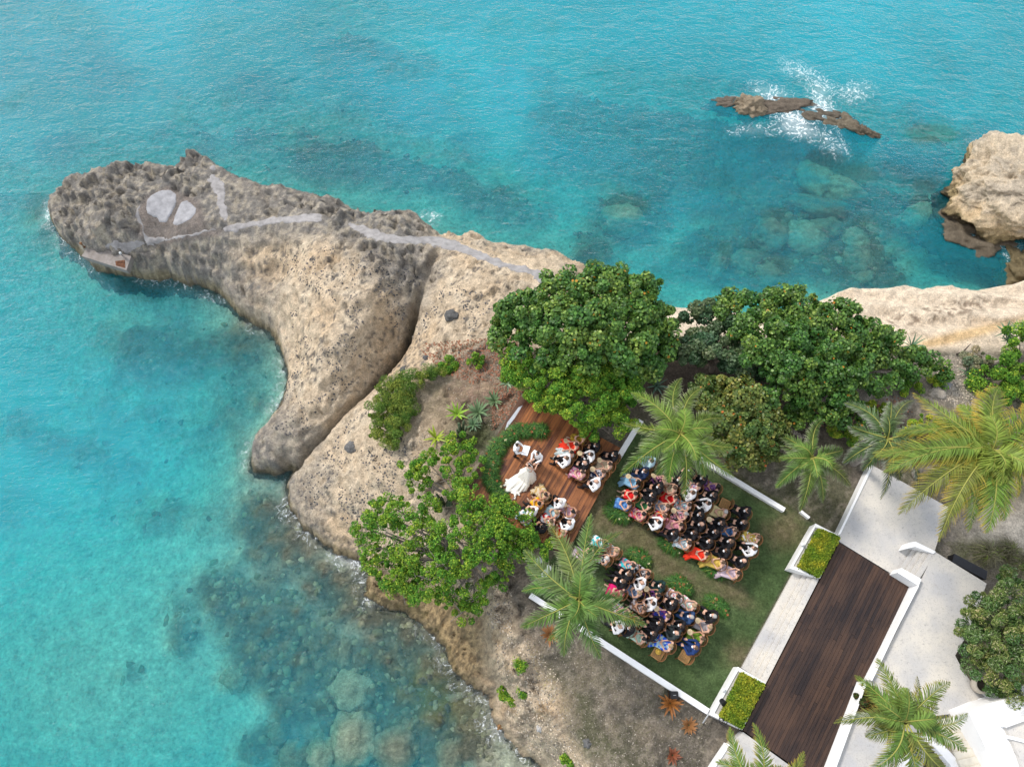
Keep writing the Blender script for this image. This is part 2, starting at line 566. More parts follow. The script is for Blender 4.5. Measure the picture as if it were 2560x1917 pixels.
def land_z(x, y, detail=True):
    z = tps_eval(fit, x, y)
    d, zb = seg_dist(x, y, coast_xyz)
    ins = in_poly(x, y, coast_xyz)
    # steeper near-shore cliff, and a plunge outside the rim
    rise = np.where(ins, 0.55 * sstep(0.0, 0.5, d) * sstep(-4.6, -6.4, z), 0.0)
    z = z + rise
    far = zb > -6.4
    z = np.where(ins, z, np.where(far, zb - 2.6 * d - 0.4 * sstep(0, .4, d), -7.0 - 2.2 * d))
    # trench of the crack
    dc, _ = seg_dist(x, y, crack_xy, closed=False)
    t = np.clip((P(1098, 605, -2.3).y - y) / 10.0, 0, 1)
    dep = 0.35 + 2.3 * sstep(0.25, 0.55, t) * (1 - .72 * sstep(.62, .85, t))
    z2 = z - dep * np.exp(-(dc / (0.13 + 0.17 * t * (1 - .5 * sstep(.62, .85, t)))) ** 2)
    z = np.where(ins, np.maximum(z2, np.minimum(z, -6.75)), z)
    px, py = PIX(x, y, z)
    if detail:
        flat = soft_poly(px, py, STAGE_FLAT, 20)
        rough = np.clip(sstep(700, 400, px) + ell(px, py, 900, 545, 200, 50, 12) + ell(px, py, 1000, 640, 130, 90), 0, 1)
        rough = np.clip(rough + 0.6 * sstep(-6.1, -6.8, z), 0, 1)
        land = np.clip(sstep(1280, 1400, px) * sstep(640, 720, py) * (1 - ell(px, py, 1320, 1790, 90, 140)), 0, 1)
        calm = soft_poly(px, py, BOWL, 8)
        for pp in PATHS:
            calm = np.maximum(calm, soft_poly(px, py, pp, 7))
        n1 = fbm(x, y, 0.7, 4, 3) - 0.5
        n2 = fbm(x, y, 2.4, 4, 9, 0.6) - 0.5
        ridg = np.abs(fbm(x, y, 1.6, 4, 15, 0.6) - 0.5)
        c1, _v = cells(x, y, 2.2, 4)
        wx_, wy_ = x + 0.7 * n1, y + 0.7 * n2
        crag = sum(a_ * (1 - np.abs(2 * vnoise(wx_ * s_ + 3, wy_ * s_, 30 + i_) - 1)) ** 2 for i_, (s_, a_) in enumerate(((0.9, .5), (2.1, .28), (4.4, .16), (8.0, .09)))) - .33
        south = ell(px, py, 1180, 1600, 130, 160, -20) + 1.6 * ell(px, py, 1310, 1800, 80, 120) + .9 * ell(px, py, 1250, 1660, 60, 90) + ell(px, py, 950, 1450, 140, 60, 15)
        amp = (0.55 + 0.9 * rough + 0.8 * np.clip(south, 0, 2.2)) * (1 - 0.82 * land) * (1 - flat) * (1 - 0.86 * calm)
        z = z + amp * (n1 * 0.6 + n2 * 0.25 - ridg * 0.3 + 0.05 + crag * 0.62) + (0.20 * rough * (0.45 - c1)) * (1 - flat) * (1 - calm) + (fbm(x, y, 5.5, 3, 19, .7) - .5) * (.10 + .16 * rough + .30 * np.clip(south, 0, 1.2)) * (1 - .8 * land) * (1 - flat) * (1 - calm)
        tz = z * 1.5 + n1 * 1.6 + n2 * .5
        frc = tz - np.floor(tz)
        z = z + 0.42 * (sstep(.5, .95, frc) - frc) * (1 - flat) * (1 - calm) * (1 - land)
        # strata on the pale cliff at the right
        st = sstep(1980, 2080, px) * sstep(880, 840, py)
        z = z + st * (0.22 * np.sin((y * 0.93 + x * 0.10 + 1.1 * n1) * 4.0) + 0.3 * n2)
        z = z * (1 - flat) + flat * (-0.03)
    return z


RES = 0.115
xs = np.arange(-35.5, 44.0, RES)
ys = np.arange(-16.0, 35.0, RES)
GX, GY = np.meshgrid(xs, ys)
GZ = land_z(GX, GY)
GPX, GPY = PIX(GX, GY, GZ)


def land_h(x, y):
    i = np.clip((np.asarray(x) - xs[0]) / RES, 0, len(xs) - 1.001)
    j = np.clip((np.asarray(y) - ys[0]) / RES, 0, len(ys) - 1.001)
    i0, j0 = i.astype(int), j.astype(int)
    fi, fj = i - i0, j - j0
    return (GZ[j0, i0] * (1 - fi) + GZ[j0, i0 + 1] * fi) * (1 - fj) + (GZ[j0 + 1, i0] * (1 - fi) + GZ[j0 + 1, i0 + 1] * fi) * fj


def hz(x, y):
    return float(land_h(np.array([x]), np.array([y]))[0])


def PG(px, py, dz=0.0):
    """point of the ground seen at a pixel"""
    z = 0.0
    for _ in range(14):
        p = P(px, py, z)
        z = 0.5 * z + 0.5 * (hz(p.x, p.y) + dz)
    return P(px, py, z)


def _noop():
    pass


def mixc(c, m, col):
    m = np.clip(m, 0, 1)[..., None]
    return c * (1 - m) + np.array(col) * m


def land_colour():
    x, y, z, px, py = GX, GY, GZ, GPX, GPY
    sh = x.shape
    n1 = fbm(x, y, 0.35, 4, 21)
    n2 = fbm(x, y, 1.5, 4, 22)
    n3 = fbm(x, y, 4.5, 3, 23)
    c = np.zeros(sh + (3,)) + np.array((0.62, 0.50, 0.36))
    c = mixc(c, sstep(0.45, 0.62, n2) * 0.5, (0.70, 0.60, 0.46))
    c = mixc(c, sstep(0.5, 0.65, n1) * 0.45, (0.58, 0.42, 0.26))
    c = mixc(c, sstep(0.52, 0.40, n3) * 0.35, (0.40, 0.33, 0.25))
    # speckles of dark lichen rock on the pale limestone
    d1, v1 = cells(x, y, 1.9, 1)
    d2, v2 = cells(x, y, 4.2, 2)
    d3, v3 = cells(x, y, 7.0, 3)
    west = sstep(1500, 1350, px)
    zone = west * np.clip(0.05 + 1.3 * sstep(0.42, 0.62, 0.5 * n1 + 0.5 * n2) + 0.4 * ell(px, py, 900, 850, 250, 200), 0, 1)
    spk = np.clip(sstep(0.30, 0.16, d1 + 0.3 * (n3 - .5)) * (v1 < 0.33) + sstep(0.36, 0.16, d2 + 0.3 * (n3 - .5)) * (v2 < 0.36) + sstep(0.36, 0.18, d3) * (v3 < 0.30), 0, 1)
    c = mixc(c, spk * zone * 0.85, (0.115, 0.11, 0.105))
    # grey weathered karst of the point
    g = sstep(660, 380, px + 160 * (n1 - .5) - 0.35 * (py - 520))
    g = np.clip(g + sstep(640, 560, py + 70 * (n2 - .5)) * sstep(1150, 950, px) * 0.9 + 0.85 * ell(px, py, 985, 640, 110, 80, 20)
                + 0.5 * ell(px, py, 1030, 750, 45, 120, 18) + 0.45 * ell(px, py, 1300, 620, 150, 30, 10)
                + 0.45 * ell(px, py, 620, 700, 110, 50, 25), 0, 1)
    g = g * sstep(0.25, 0.5, 0.45 * n2 + 0.55 * g)
    c = mixc(c, g * 0.93, (0.235, 0.225, 0.21))
    bw = soft_poly(px, py, BOWL, 8)
    c = mixc(c, bw * .8, (0.21, 0.175, 0.155))
    c = mixc(c, g * (1 - bw) * sstep(0.50, 0.64, n3) * 0.7, (0.42, 0.37, 0.29))
    c = mixc(c, g * sstep(0.55, 0.40, n3) * 0.45, (0.12, 0.115, 0.11))
    # shade inside the crack and beneath its rim, painted into the colour
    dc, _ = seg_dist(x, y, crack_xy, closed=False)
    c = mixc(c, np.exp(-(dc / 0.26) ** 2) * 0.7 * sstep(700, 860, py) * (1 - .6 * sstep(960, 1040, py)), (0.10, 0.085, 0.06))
    # valley pale floor
    # ochre south slope, wet band
    cc0 = np.clip(ell(px, py, 1320, 1790, 90, 130) + ell(px, py, 1255, 1620, 45, 90), 0, 1)
    oc = np.clip(1.1 * ell(px, py, 1165, 1640, 50, 100, -25) + ell(px, py, 960, 1480, 130, 50, 20) + 0.9 * ell(px, py, 1130, 1540, 120, 60, 45), 0, 1)
    c = mixc(c, oc * 0.85, (0.42, 0.30, 0.15))
    c = mixc(c, oc * sstep(0.5, 0.62, n3) * 0.7, (0.13, 0.10, 0.06))
    c = mixc(c, np.clip(oc + .5 * cc0, 0, 1) * (sstep(.34, .16, d2) * (v2 < .5) + sstep(.4, .2, d3) * (v3 < .35)) * .75, (0.12, 0.095, 0.06))
    wet = sstep(-6.05, -6.6, z + 0.9 * (n2 - .5))
    c = mixc(c, wet * 0.55, (0.23, 0.19, 0.085))
    wet2 = sstep(-6.55, -6.85, z + 0.5 * (n3 - .5))
    c = mixc(c, wet2 * 0.8, (0.07, 0.062, 0.045))
    cc2 = np.clip(ell(px, py, 1320, 1790, 90, 130) + ell(px, py, 1255, 1620, 45, 90), 0, 1)
    c = mixc(c, cc2 * .7, (0.62, 0.50, 0.37))
    c = mixc(c, cc2 * sstep(0.52, 0.40, n3) * .8, (0.20, 0.165, 0.125))
    c = mixc(c, cc2 * sstep(0.56, 0.66, n2) * .5, (0.50, 0.34, 0.19))
    # cream sand cliff at the right
    rt = sstep(1560, 1640, px) * sstep(900, 860, py + 40 * (n1 - .5))
    c = mixc(c, rt, (0.74, 0.62, 0.48))
    c = mixc(c, rt * np.clip(1.3 * ell(px, py, 2400, 840, 180, 14, -14), 0, 1) * 0.8, (0.62, 0.42, 0.20))
    st2 = np.clip(ell(px, py, 2280, 800, 160, 18, -12) + ell(px, py, 2380, 770, 120, 22, -8), 0, 1) * sstep(0.48, 0.6, n3)
    c = mixc(c, rt * st2 * 0.8, (0.24, 0.18, 0.13))
    # soil of the plateau
    SOIL = [(1105, 905), (1200, 850), (1330, 870), (1500, 860), (1650, 840), (1900, 840), (2120, 850), (2300, 878), (2420, 872), (2700, 880), (3700, 900), (3700, 3000), (1480, 3000), (1475, 1917), (1425, 1850), (1405, 1790), (1390, 1720), (1335, 1680), (1305, 1600), (1272, 1500), (1235, 1430), (1185, 1330), (1120, 1240), (1060, 1150), (1040, 1040), (1060, 960)]
    soil = soft_poly(px + 40 * (n2 - .5), py + 40 * (n1 - .5), SOIL, 16)
    sc = np.zeros(sh + (3,)) + np.array((0.165, 0.145, 0.12))
    sc = mixc(sc, sstep(0.42, 0.62, n1) * 0.75, (0.135, 0.135, 0.08))
    sc = mixc(sc, sstep(0.50, 0.66, n2) * 0.55, (0.30, 0.25, 0.19))
    sc = mixc(sc, sstep(0.58, 0.66, n3) * 0.5, (0.36, 0.31, 0.25))
    # pale sandy terrace left of the stage
    sandy = np.clip(ell(px, py, 1215, 965, 80, 25, -12) + .9 * ell(px, py, 1080, 1120, 70, 140, 15) + .7 * ell(px, py, 1150, 1300, 110, 110) + 1.2 * ell(px, py, 1375, 1760, 40, 48) + ell(px, py, 1310, 1660, 40, 60), 0, 1)
    sc = mixc(sc, sandy * 0.85, (0.50, 0.38, 0.26))
    litter = np.clip(ell(px, py, 1220, 900, 90, 40, -15) + ell(px, py, 1270, 1010, 60, 50) + .7 * ell(px, py, 1180, 1000, 60, 40), 0, 1)
    sc = mixc(sc, litter * 0.55, (0.24, 0.16, 0.12))
    sc = mixc(sc, litter * sstep(0.5, 0.6, n3) * 0.6, (0.36, 0.22, 0.17))
    sc = mixc(sc, 0.75 * np.clip(ell(px, py, 1190, 1090, 45, 45) * 1.2, 0, 1), (0.07, 0.10, 0.035))
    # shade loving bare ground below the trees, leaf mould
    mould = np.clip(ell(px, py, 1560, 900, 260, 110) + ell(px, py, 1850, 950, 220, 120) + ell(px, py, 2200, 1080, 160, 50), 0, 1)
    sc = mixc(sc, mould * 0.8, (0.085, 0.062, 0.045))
    rub = np.clip(ell(px, py, 2390, 960, 100, 60, -30) + ell(px, py, 2200, 1000, 80, 22), 0, 1)
    sc = mixc(sc, rub * (0.35 + 0.65 * sstep(0.42, 0.55, n3)), (0.40, 0.36, 0.31))
    gr = np.clip(1.3 * ell(px, py, 2510, 1340, 100, 60, -10), 0, 1)
    sc = mixc(sc, gr, (0.52, 0.47, 0.40))
    sc = mixc(sc, 0.8 * np.clip(ell(px, py, 2430, 1390, 90, 50) + ell(px, py, 2090, 1200, 160, 90) * .7 + ell(px, py, 1950, 1220, 60, 60), 0, 1) * sstep(.35, .6, n2), (0.11, 0.12, 0.06))
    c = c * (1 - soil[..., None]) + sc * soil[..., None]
    # the lawn
    LAWN = [(1548, 1138), (1600, 1052), (1680, 1090), (1760, 1140), (1970, 1262), (2010, 1300), (2036, 1308), (1985, 1420), (1850, 1668), (1772, 1780), (1320, 1484), (1360, 1415), (1430, 1340)]
    lw = soft_poly(px, py, LAWN, 7)
    gc = np.zeros(sh + (3,)) + np.array((0.11, 0.168, 0.068))
    gc = mixc(gc, sstep(0.4, 0.65, n2) * 0.35, (0.10, 0.16, 0.055))
    gc = mixc(gc, sstep(0.5, 0.38, n1) * 0.4, (0.048, 0.092, 0.03))
    worn = np.clip(0.85 * ell(px, py, 1480, 1265, 55, 80, 30) + 1.0 * ell(px, py, 1570, 1330, 85, 34, 20) + 1.1 * ell(px, py, 1680, 1425, 110, 34, 33) + 0.9 * ell(px, py, 1830, 1480, 70, 28, 35)
                   + 1.1 * ell(px, py, 1960, 1330, 60, 45) + 0.8 * ell(px, py, 1880, 1220, 120, 22, 30) + .8 * ell(px, py, 1850, 1640, 40, 50, -60) + 0.6 * ell(px, py, 1700, 1290, 130, 60, 25), 0, 1)
    worn = worn * sstep(0.18, 0.5, 0.5 * n2 + 0.5 * worn)
    gc = mixc(gc, worn * 0.8, (0.185, 0.155, 0.085))
    gc = mixc(gc, worn * sstep(0.5, 0.62, n3) * 0.5, (0.26, 0.215, 0.135))
    c = c * (1 - lw[..., None]) + gc * lw[..., None]
    return c


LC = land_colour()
keep = GZ > -8.6
idx = -np.ones(GX.shape, int)
q = keep[:-1, :-1] | keep[1:, :-1] | keep[:-1, 1:] | keep[1:, 1:]
used = np.zeros(GX.shape, bool)
used[:-1, :-1] |= q; used[1:, :-1] |= q; used[:-1, 1:] |= q; used[1:, 1:] |= q
idx[used] = np.arange(used.sum())
fj, fi = np.nonzero(q)
faces = np.stack([idx[fj, fi], idx[fj, fi + 1], idx[fj + 1, fi + 1], idx[fj + 1, fi]], 1)
V = np.stack([GX[used], GY[used], GZ[used]], 1)
m_rock = mat_attr('headland_rock', rough=0.9, spec=0.15, var=0.34, scale=2.4, scale2=13, bump=1.0, dist=0.22)
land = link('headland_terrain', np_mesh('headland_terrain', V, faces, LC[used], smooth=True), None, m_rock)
tag(land, kind='structure')

# ================================================================== SEABED AND SEA
SUBROCK = [  # px, py, z centre, rx, ry, rz, rot, description
    (1555, 553, -8.3, 1.75, 1.15, 1.0, 0, 'pale round submerged boulder alone in the middle of the bay'),
    (2100, 478, -8.2, 1.9, 1.0, .9, 20, 'long pale submerged boulder south of the foaming reef'),
    (2035, 455, -8.9, 1.6, 1.3, 1.0, 60, 'blurred deep boulder touching the long pale one'),
    (2302, 550, -8.1, 1.7, 1.2, .9, -10, 'pale wedge shaped submerged boulder left of the big beige rock'),
    (2282, 495, -8.6, 1.0, .5, .5, 0, 'small dark submerged slab above the wedge shaped boulder'),
    (1925, 588, -8.5, 1.25, 1.3, .9, 0, 'round submerged boulder ringed by a dark moat'),
    (2010, 600, -8.8, 1.5, 1.4, .9, 0, 'broad pale sunken boulder right of the moated one'),
    (1865, 660, -8.8, 1.2, 1.1, .8, 0, 'sunken brown boulder at the left edge of the boulder field'),
    (1920, 695, -8.9, 1.2, .9, .8, 10, 'sunken boulder in the lower boulder field nearest the cream cliff'),
    (1795, 665, -9.0, .6, 1.1, .7, 25, 'narrow upright submerged rock left of the boulder field'),
    (2145, 655, -8.8, 1.1, 1.3, .8, 0, 'sunken boulder at the right end of the boulder field'),
    (2160, 700, -8.8, .9, .8, .7, 0, 'small sunken boulder just off the cream cliff edge'),
    (2045, 520, -8.9, 2.2, .8, .8, 10, 'long low submerged ridge over the boulder field'),
    (2060, 570, -9.0, 1.2, .8, .7, 0, 'dark sunken block inside the boulder field'),
    (2135, 600, -9.0, 1.0, .9, .7, 0, 'faint sunken block right of the broad pale boulder'),
    (2300, 372, -8.6, 1.9, .9, .8, 12, 'dark submerged outcrop off the upper corner of the big beige rock'),
    (870, 1620, -8.2, .55, .95, .6, 15, 'upright brown boulder in the shallow reef field'),
    (805, 1660, -8.4, .6, .5, .5, 0, 'small brown boulder left below the upright one'),
    (590, 1695, -8.6, .75, .7, .6, 0, 'dark isolated boulder on the pale sand to the left'),
    (878, 1720, -8.3, 1.25, 1.2, .6, 0, 'large pale flat boulder in the middle of the shallow reef'),
    (885, 1845, -8.1, 1.2, 1.4, .7, 0, 'large tan boulder with a smaller stone on top'),
    (878, 1845, -7.75, .5, .45, .4, 0, 'small stone sitting on the large tan boulder'),
    (995, 1868, -8.0, 1.15, 1.1, .8, 0, 'rounded brown boulder at the edge of the sandy shallows'),
    (1025, 1820, -8.1, .5, .7, .5, 0, 'small dark boulder above the rounded brown one'),
    (808, 1885, -8.3, .85, .9, .7, 0, 'grey boulder near the bottom edge left of the tan one'),
    (738, 1890, -8.5, .8, .9, .6, 0, 'dark mottled boulder by the bottom edge of the reef'),
    (700, 1830, -8.6, .6, .6, .5, 0, 'small grey boulder in the lower left reef'),
    (1130, 1885, -7.9, .8, 1.1, .6, 10, 'olive boulder in the shallows under the beige cliff'),
    (1215, 1880, -7.6, .9, .8, .5, 0, 'mossy boulder close to the shore at the bottom'),
    (1230, 1765, -7.5, .9, .7, .45, 30, 'greenish flat rock just below the surface by the cliff toe'),
    (330, 1680, -9.2, .6, 1.0, .5, 0, 'lone faint rock on the pale sand at the lower left'),
    (450, 1560, -9.1, .8, .9, .6, 0, 'cluster rock on the sand at the far left of the reef')]
SUBZ = [(-7.65 - r[5] * 1.15 - .35 * ((i * 7) % 5) / 5) if i < 16 else min(r[2] + .15, -7.25 - r[5] * .9) for i, r in enumerate(SUBROCK)]
SRES = 0.32
sx = np.arange(-75, 80, SRES)
sy = np.arange(-30, 85, SRES)
SX, SY = np.meshgrid(sx, sy)
SPX, SPY = PIX(SX, SY, np.full(SX.shape, SEA - 1.5))
sd, _ = seg_dist(SX, SY, coast_xyz)
sins = in_poly(SX, SY, coast_xyz)
sd = np.where(sins, 0, sd)
r1 = fbm(SX, SY, 0.16, 4, 41)
r2 = fbm(SX, SY, 0.6, 4, 42)
r3 = fbm(SX, SY, 2.0, 3, 43)


def reef_mask(px, py):
    m = np.zeros(px.shape)
    for a in [(300, 100, 420, 60, 8, .55), (1000, 160, 200, 90, 20, .9), (700, 330, 420, 90, 10, .55), (820, 380, 160, 60, 10, .5), (1500, 250, 240, 80, 18, .75), (1960, 300, 300, 60, 5, .95),
              (1700, 350, 260, 70, 5, .8), (1180, 480, 160, 60, 25, .6), (1450, 330, 200, 60, 10, .6), (2050, 560, 260, 110, 0, .75), (1640, 480, 160, 60, 0, .5), (1480, 640, 60, 60, 0, .8), (1750, 640, 120, 60, 0, .6), (2150, 680, 120, 40, 0, .7),
              (80, 280, 70, 25, -30, .9), (60, 470, 220, 50, 5, .6), (150, 560, 150, 60, 0, .45), (400, 860, 220, 80, 10, .75), (620, 960, 110, 130, 20, .5), (500, 1100, 260, 90, 10, .55), (120, 1100, 260, 60, 20, .6),
              (350, 1280, 330, 80, 8, .65), (700, 1300, 120, 90, 20, .8), (840, 1470, 170, 60, 30, .95), (1000, 1560, 120, 30, 20, .9), (600, 1480, 170, 90, 10, .85), (700, 1640, 190, 110, 10, 1.0), (850, 1760, 190, 110, 10, .95),
              (1050, 1700, 130, 90, 30, .9), (1130, 1800, 90, 60, 60, .8), (650, 1860, 90, 60, 0, .7), (1000, 1860, 180, 60, 0, .7), (450, 1600, 40, 70, 0, .7), (330, 1680, 25, 40, 0, .8), (2350, 200, 90, 50, 0, .45), (2300, 370, 60, 30, 10, .9),
              (2200, 480, 100, 40, 0, .5), (2520, 260, 70, 50, 20, .4), (900, 60, 160, 40, 10, .4), (1250, 100, 120, 40, 0, .4), (1900, 120, 180, 40, 5, .3)]:
        m += ell(px, py, a[0], a[1], a[2], a[3], a[4]) * a[5]
    return np.clip(m, 0, 1)


rm = reef_mask(SPX, SPY)
rm = np.clip(rm * 1.1 + (r1 - 0.5) * 1.0 + (r2 - 0.5) * 0.6, 0, 1)
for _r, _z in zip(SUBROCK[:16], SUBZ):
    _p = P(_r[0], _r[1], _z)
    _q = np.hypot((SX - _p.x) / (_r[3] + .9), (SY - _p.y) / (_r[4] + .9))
    rm = rm + .38 * np.exp(-_q ** 4)  # adds a darker ring to the bed around each bay boulder
rm = sstep(0.14, 0.85, rm + .25 * (r3 - .5))
south = sstep(1150, 1450, SPY)
depth = 0.2 + 3.3 * (1 - np.exp(-sd / (4.0 + 4.0 * south)))
depth = depth + 2.2 * sstep(600, 100, SPY) + 1.0 * sstep(900, 0, SPX) * (1 - south) - 1.3 * ell(SPX, SPY, 200, 1750, 420, 330) - .8 * ell(SPX, SPY, 1250, 1850, 120, 90)
depth = np.maximum(depth, .2)
cb, cv = cells(SX, SY, 0.9, 31)
cb2, cv2 = cells(SX, SY, 1.9, 33)
stones = rm * (0.55 * np.clip(0.5 - cb, 0, 1) * (0.5 + cv) + 0.3 * np.clip(0.5 - cb2, 0, 1)) * 1.4
BZ = SEA - depth + stones * 1.3 + rm * (0.9 + 0.9 * (r2 - 0.3)) * np.clip(depth / 3.5, .15, 1.3) + 0.12 * (r3 - .5)
BZ = np.minimum(BZ, SEA - 0.12)
BZ = np.where(sins, SEA - 1.6, BZ)
bc = np.zeros(SX.shape + (3,)) + np.array((0.66, 0.60, 0.46))
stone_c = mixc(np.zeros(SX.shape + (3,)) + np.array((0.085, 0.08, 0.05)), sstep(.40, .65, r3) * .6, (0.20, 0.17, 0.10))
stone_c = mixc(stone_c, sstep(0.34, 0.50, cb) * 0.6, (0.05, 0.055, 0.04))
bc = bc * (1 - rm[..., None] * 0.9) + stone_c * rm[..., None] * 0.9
bc = mixc(bc, np.exp(-sd / .8) * 0.5 * (1 - 0.5 * ell(SPX, SPY, 1200, 1820, 70, 70)), (0.10, 0.085, 0.05))
bc = mixc(bc, 0.7 * ell(SPX, SPY, 1090, 1740, 90, 60, 30) * rm, (0.17, 0.15, 0.03))
jj, ii = np.meshgrid(np.arange(len(sy) - 1), np.arange(len(sx) - 1), indexing='ij')
W = len(sx)
sf = np.stack([jj * W + ii, jj * W + ii + 1, (jj + 1) * W + ii + 1, (jj + 1) * W + ii], -1).reshape(-1, 4)
m_bed = mat_attr('seabed', rough=1.0, spec=0.0, var=0.34, scale=1.3, scale2=4.5, bump=0.5, dist=0.25)
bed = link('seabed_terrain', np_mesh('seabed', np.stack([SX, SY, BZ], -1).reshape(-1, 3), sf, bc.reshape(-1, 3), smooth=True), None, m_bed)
tag(bed, kind='structure')
# far seabed so the sheet reaches the horizon
fb = link('far_seabed_terrain', np_mesh('far_bed', [(-1500, -1500, SEA - 7), (1500, -1500, SEA - 7), (1500, 1500, SEA - 7), (-1500, 1500, SEA - 7)], [(0, 1, 2, 3)]), None, mat('deep_sand', (0.3, 0.3, 0.22), 1.0, spec=0.0, scale=0.05))
tag(fb, kind='structure')

# the sea surface carries its local depth and foam
foam = np.zeros(SX.shape)
WPX, WPY = PIX(SX, SY, np.full(SX.shape, SEA))
for a in [(1985, 300, 40, 28, 20, 1.), (1930, 240, 55, 26, 20, .75), (2070, 285, 40, 20, 35, 1.), (2050, 240, 26, 40, 10, .7), (2010, 330, 60, 20, 10, .75), (2140, 230, 45, 26, -10, .6), (1880, 325, 60, 16, 0, .55), (2090, 370, 40, 26, 30, .5), (2000, 180, 60, 22, 30, .5),
          (2410, 520, 28, 26, 40, .8), (2470, 600, 50, 18, 15, .9), (2550, 640, 30, 30, 0, .6), (890, 1400, 20, 16, 20, 1.0), (850, 1395, 22, 12, 30, .7), (950, 1505, 26, 8, 20, .7),
          (122, 530, 14, 26, 10, .8), (1080, 545, 26, 18, 20, .6), (1230, 1700, 12, 30, 30, .6), (1250, 1830, 40, 26, 30, .5), (1265, 1800, 14, 22, 20, .7), (2430, 350, 18, 8, 0, .5)]:
    foam += ell(WPX, WPY, a[0], a[1], a[2], a[3], a[4]) * a[5]
foam += 0.65 * np.exp(-(sd / 0.5)) * (~sins) * sstep(0.35, 0.6, r2)
foam = np.clip(foam, 0, 1)
dsurf = np.clip(SEA - BZ, 0.05, 12)
for _r, _z in zip(SUBROCK, SUBZ):
    _p = P(_r[0], _r[1], _z)
    _q = np.hypot((SX - _p.x) / _r[3], (SY - _p.y) / _r[4])
    dsurf = np.where(_q < 1.0, np.minimum(dsurf, SEA - _z - _r[5] * np.sqrt(np.clip(1 - _q * _q, 0, 1))), dsurf)
dsurf = np.where(sins, .12, np.maximum(dsurf, .05))
sc_attr = np.stack([dsurf / 12.0, foam, 0.5 + 0 * foam], -1).reshape(-1, 3)
# a coarser outer ring would leave a seam, so the sheet is one grid plus one far plane lying 4 mm lower
m, nt, pb = new_mat('sea_water')
L = nt.links
nt.nodes.remove(pb)
outn = nt.nodes['Material Output']
at = nt.nodes.new('ShaderNodeAttribute'); at.attribute_name = 'col'
sep = nt.nodes.new('ShaderNodeSeparateColor')
L.new(at.outputs['Color'], sep.inputs[0])
geo = nt.nodes.new('ShaderNodeNewGeometry')


def mnode(op, a=None, b=None, c=None):
    n = nt.nodes.new('ShaderNodeMath')
    n.operation = op
    for i, v in enumerate((a, b, c)):
        if v is None:
            continue
        if isinstance(v, (int, float)):
            n.inputs[i].default_value = v
        else:
            L.new(v, n.inputs[i])
    return n.outputs[0]


dep = mnode('MULTIPLY', sep.outputs[0], 12.0)
# water body: transparent tint falls with depth, scatter rises with depth
tint = nt.nodes.new('ShaderNodeCombineColor')
for ch, k in ((0, -0.56), (1, -0.05), (2, -0.035)):
    e = mnode('EXPONENT', mnode('MULTIPLY', dep, k))
    L.new(e, tint.inputs[ch])
transp = nt.nodes.new('ShaderNodeBsdfTransparent')
L.new(tint.outputs[0], transp.inputs['Color'])
scat = nt.nodes.new('ShaderNodeBsdfDiffuse')
nz = nt.nodes.new('ShaderNodeTexNoise'); nz.inputs['Scale'].default_value = 0.045; nz.inputs['Detail'].default_value = 5
L.new(geo.outputs['Position'], nz.inputs['Vector'])
cmix = nt.nodes.new('ShaderNodeMixRGB')
cmix.inputs[1].default_value = (0.0, 0.25, 0.345, 1)
cmix.inputs[2].default_value = (0.012, 0.43, 0.57, 1)
mr = nt.nodes.new('ShaderNodeMapRange'); mr.inputs['From Min'].default_value = .35; mr.inputs['From Max'].default_value = .65
L.new(nz.outputs['Fac'], mr.inputs['Value']); L.new(mr.outputs[0], cmix.inputs[0])
L.new(cmix.outputs[0], scat.inputs['Color'])
sfac = mnode('SUBTRACT', 1.0, mnode('EXPONENT', mnode('MULTIPLY', dep, -0.17)))
sfac = mnode('MULTIPLY', sfac, 0.95)
body = nt.nodes.new('ShaderNodeMixShader')
L.new(sfac, body.inputs[0]); L.new(transp.outputs[0], body.inputs[1]); L.new(scat.outputs[0], body.inputs[2])
# ripples
mp = nt.nodes.new('ShaderNodeMapping'); mp.inputs['Rotation'].default_value = (0, 0, math.radians(28)); mp.inputs['Scale'].default_value = (1.0, 2.1, 1.0)
L.new(geo.outputs['Position'], mp.inputs['Vector'])
wv = []
for s, d_, dis in ((0.55, 3, 0.6), (2.2, 5, 1.2), (7.0, 4, 1.0)):
    n = nt.nodes.new('ShaderNodeTexNoise')
    n.inputs['Scale'].default_value = s; n.inputs['Detail'].default_value = d_; n.inputs['Distortion'].default_value = dis
    L.new(mp.outputs[0], n.inputs['Vector'])
    wv.append(n.outputs['Fac'])
hgt = mnode('ADD', mnode('MULTIPLY', wv[0], 0.55), mnode('ADD', mnode('MULTIPLY', wv[1], 0.30), mnode('MULTIPLY', wv[2], 0.09)))
bp = nt.nodes.new('ShaderNodeBump'); bp.inputs['Strength'].default_value = 1.0; bp.inputs['Distance'].default_value = 0.45
L.new(hgt, bp.inputs['Height'])
L.new(bp.outputs[0], scat.inputs['Normal'])
gl = nt.nodes.new('ShaderNodeBsdfGlossy'); gl.inputs['Roughness'].default_value = 0.12
L.new(bp.outputs[0], gl.inputs['Normal'])
fr = nt.nodes.new('ShaderNodeFresnel'); fr.inputs['IOR'].default_value = 1.33
L.new(bp.outputs[0], fr.inputs['Normal'])
wmix = nt.nodes.new('ShaderNodeMixShader')
L.new(fr.outputs[0], wmix.inputs[0]); L.new(body.outputs[0], wmix.inputs[1]); L.new(gl.outputs[0], wmix.inputs[2])
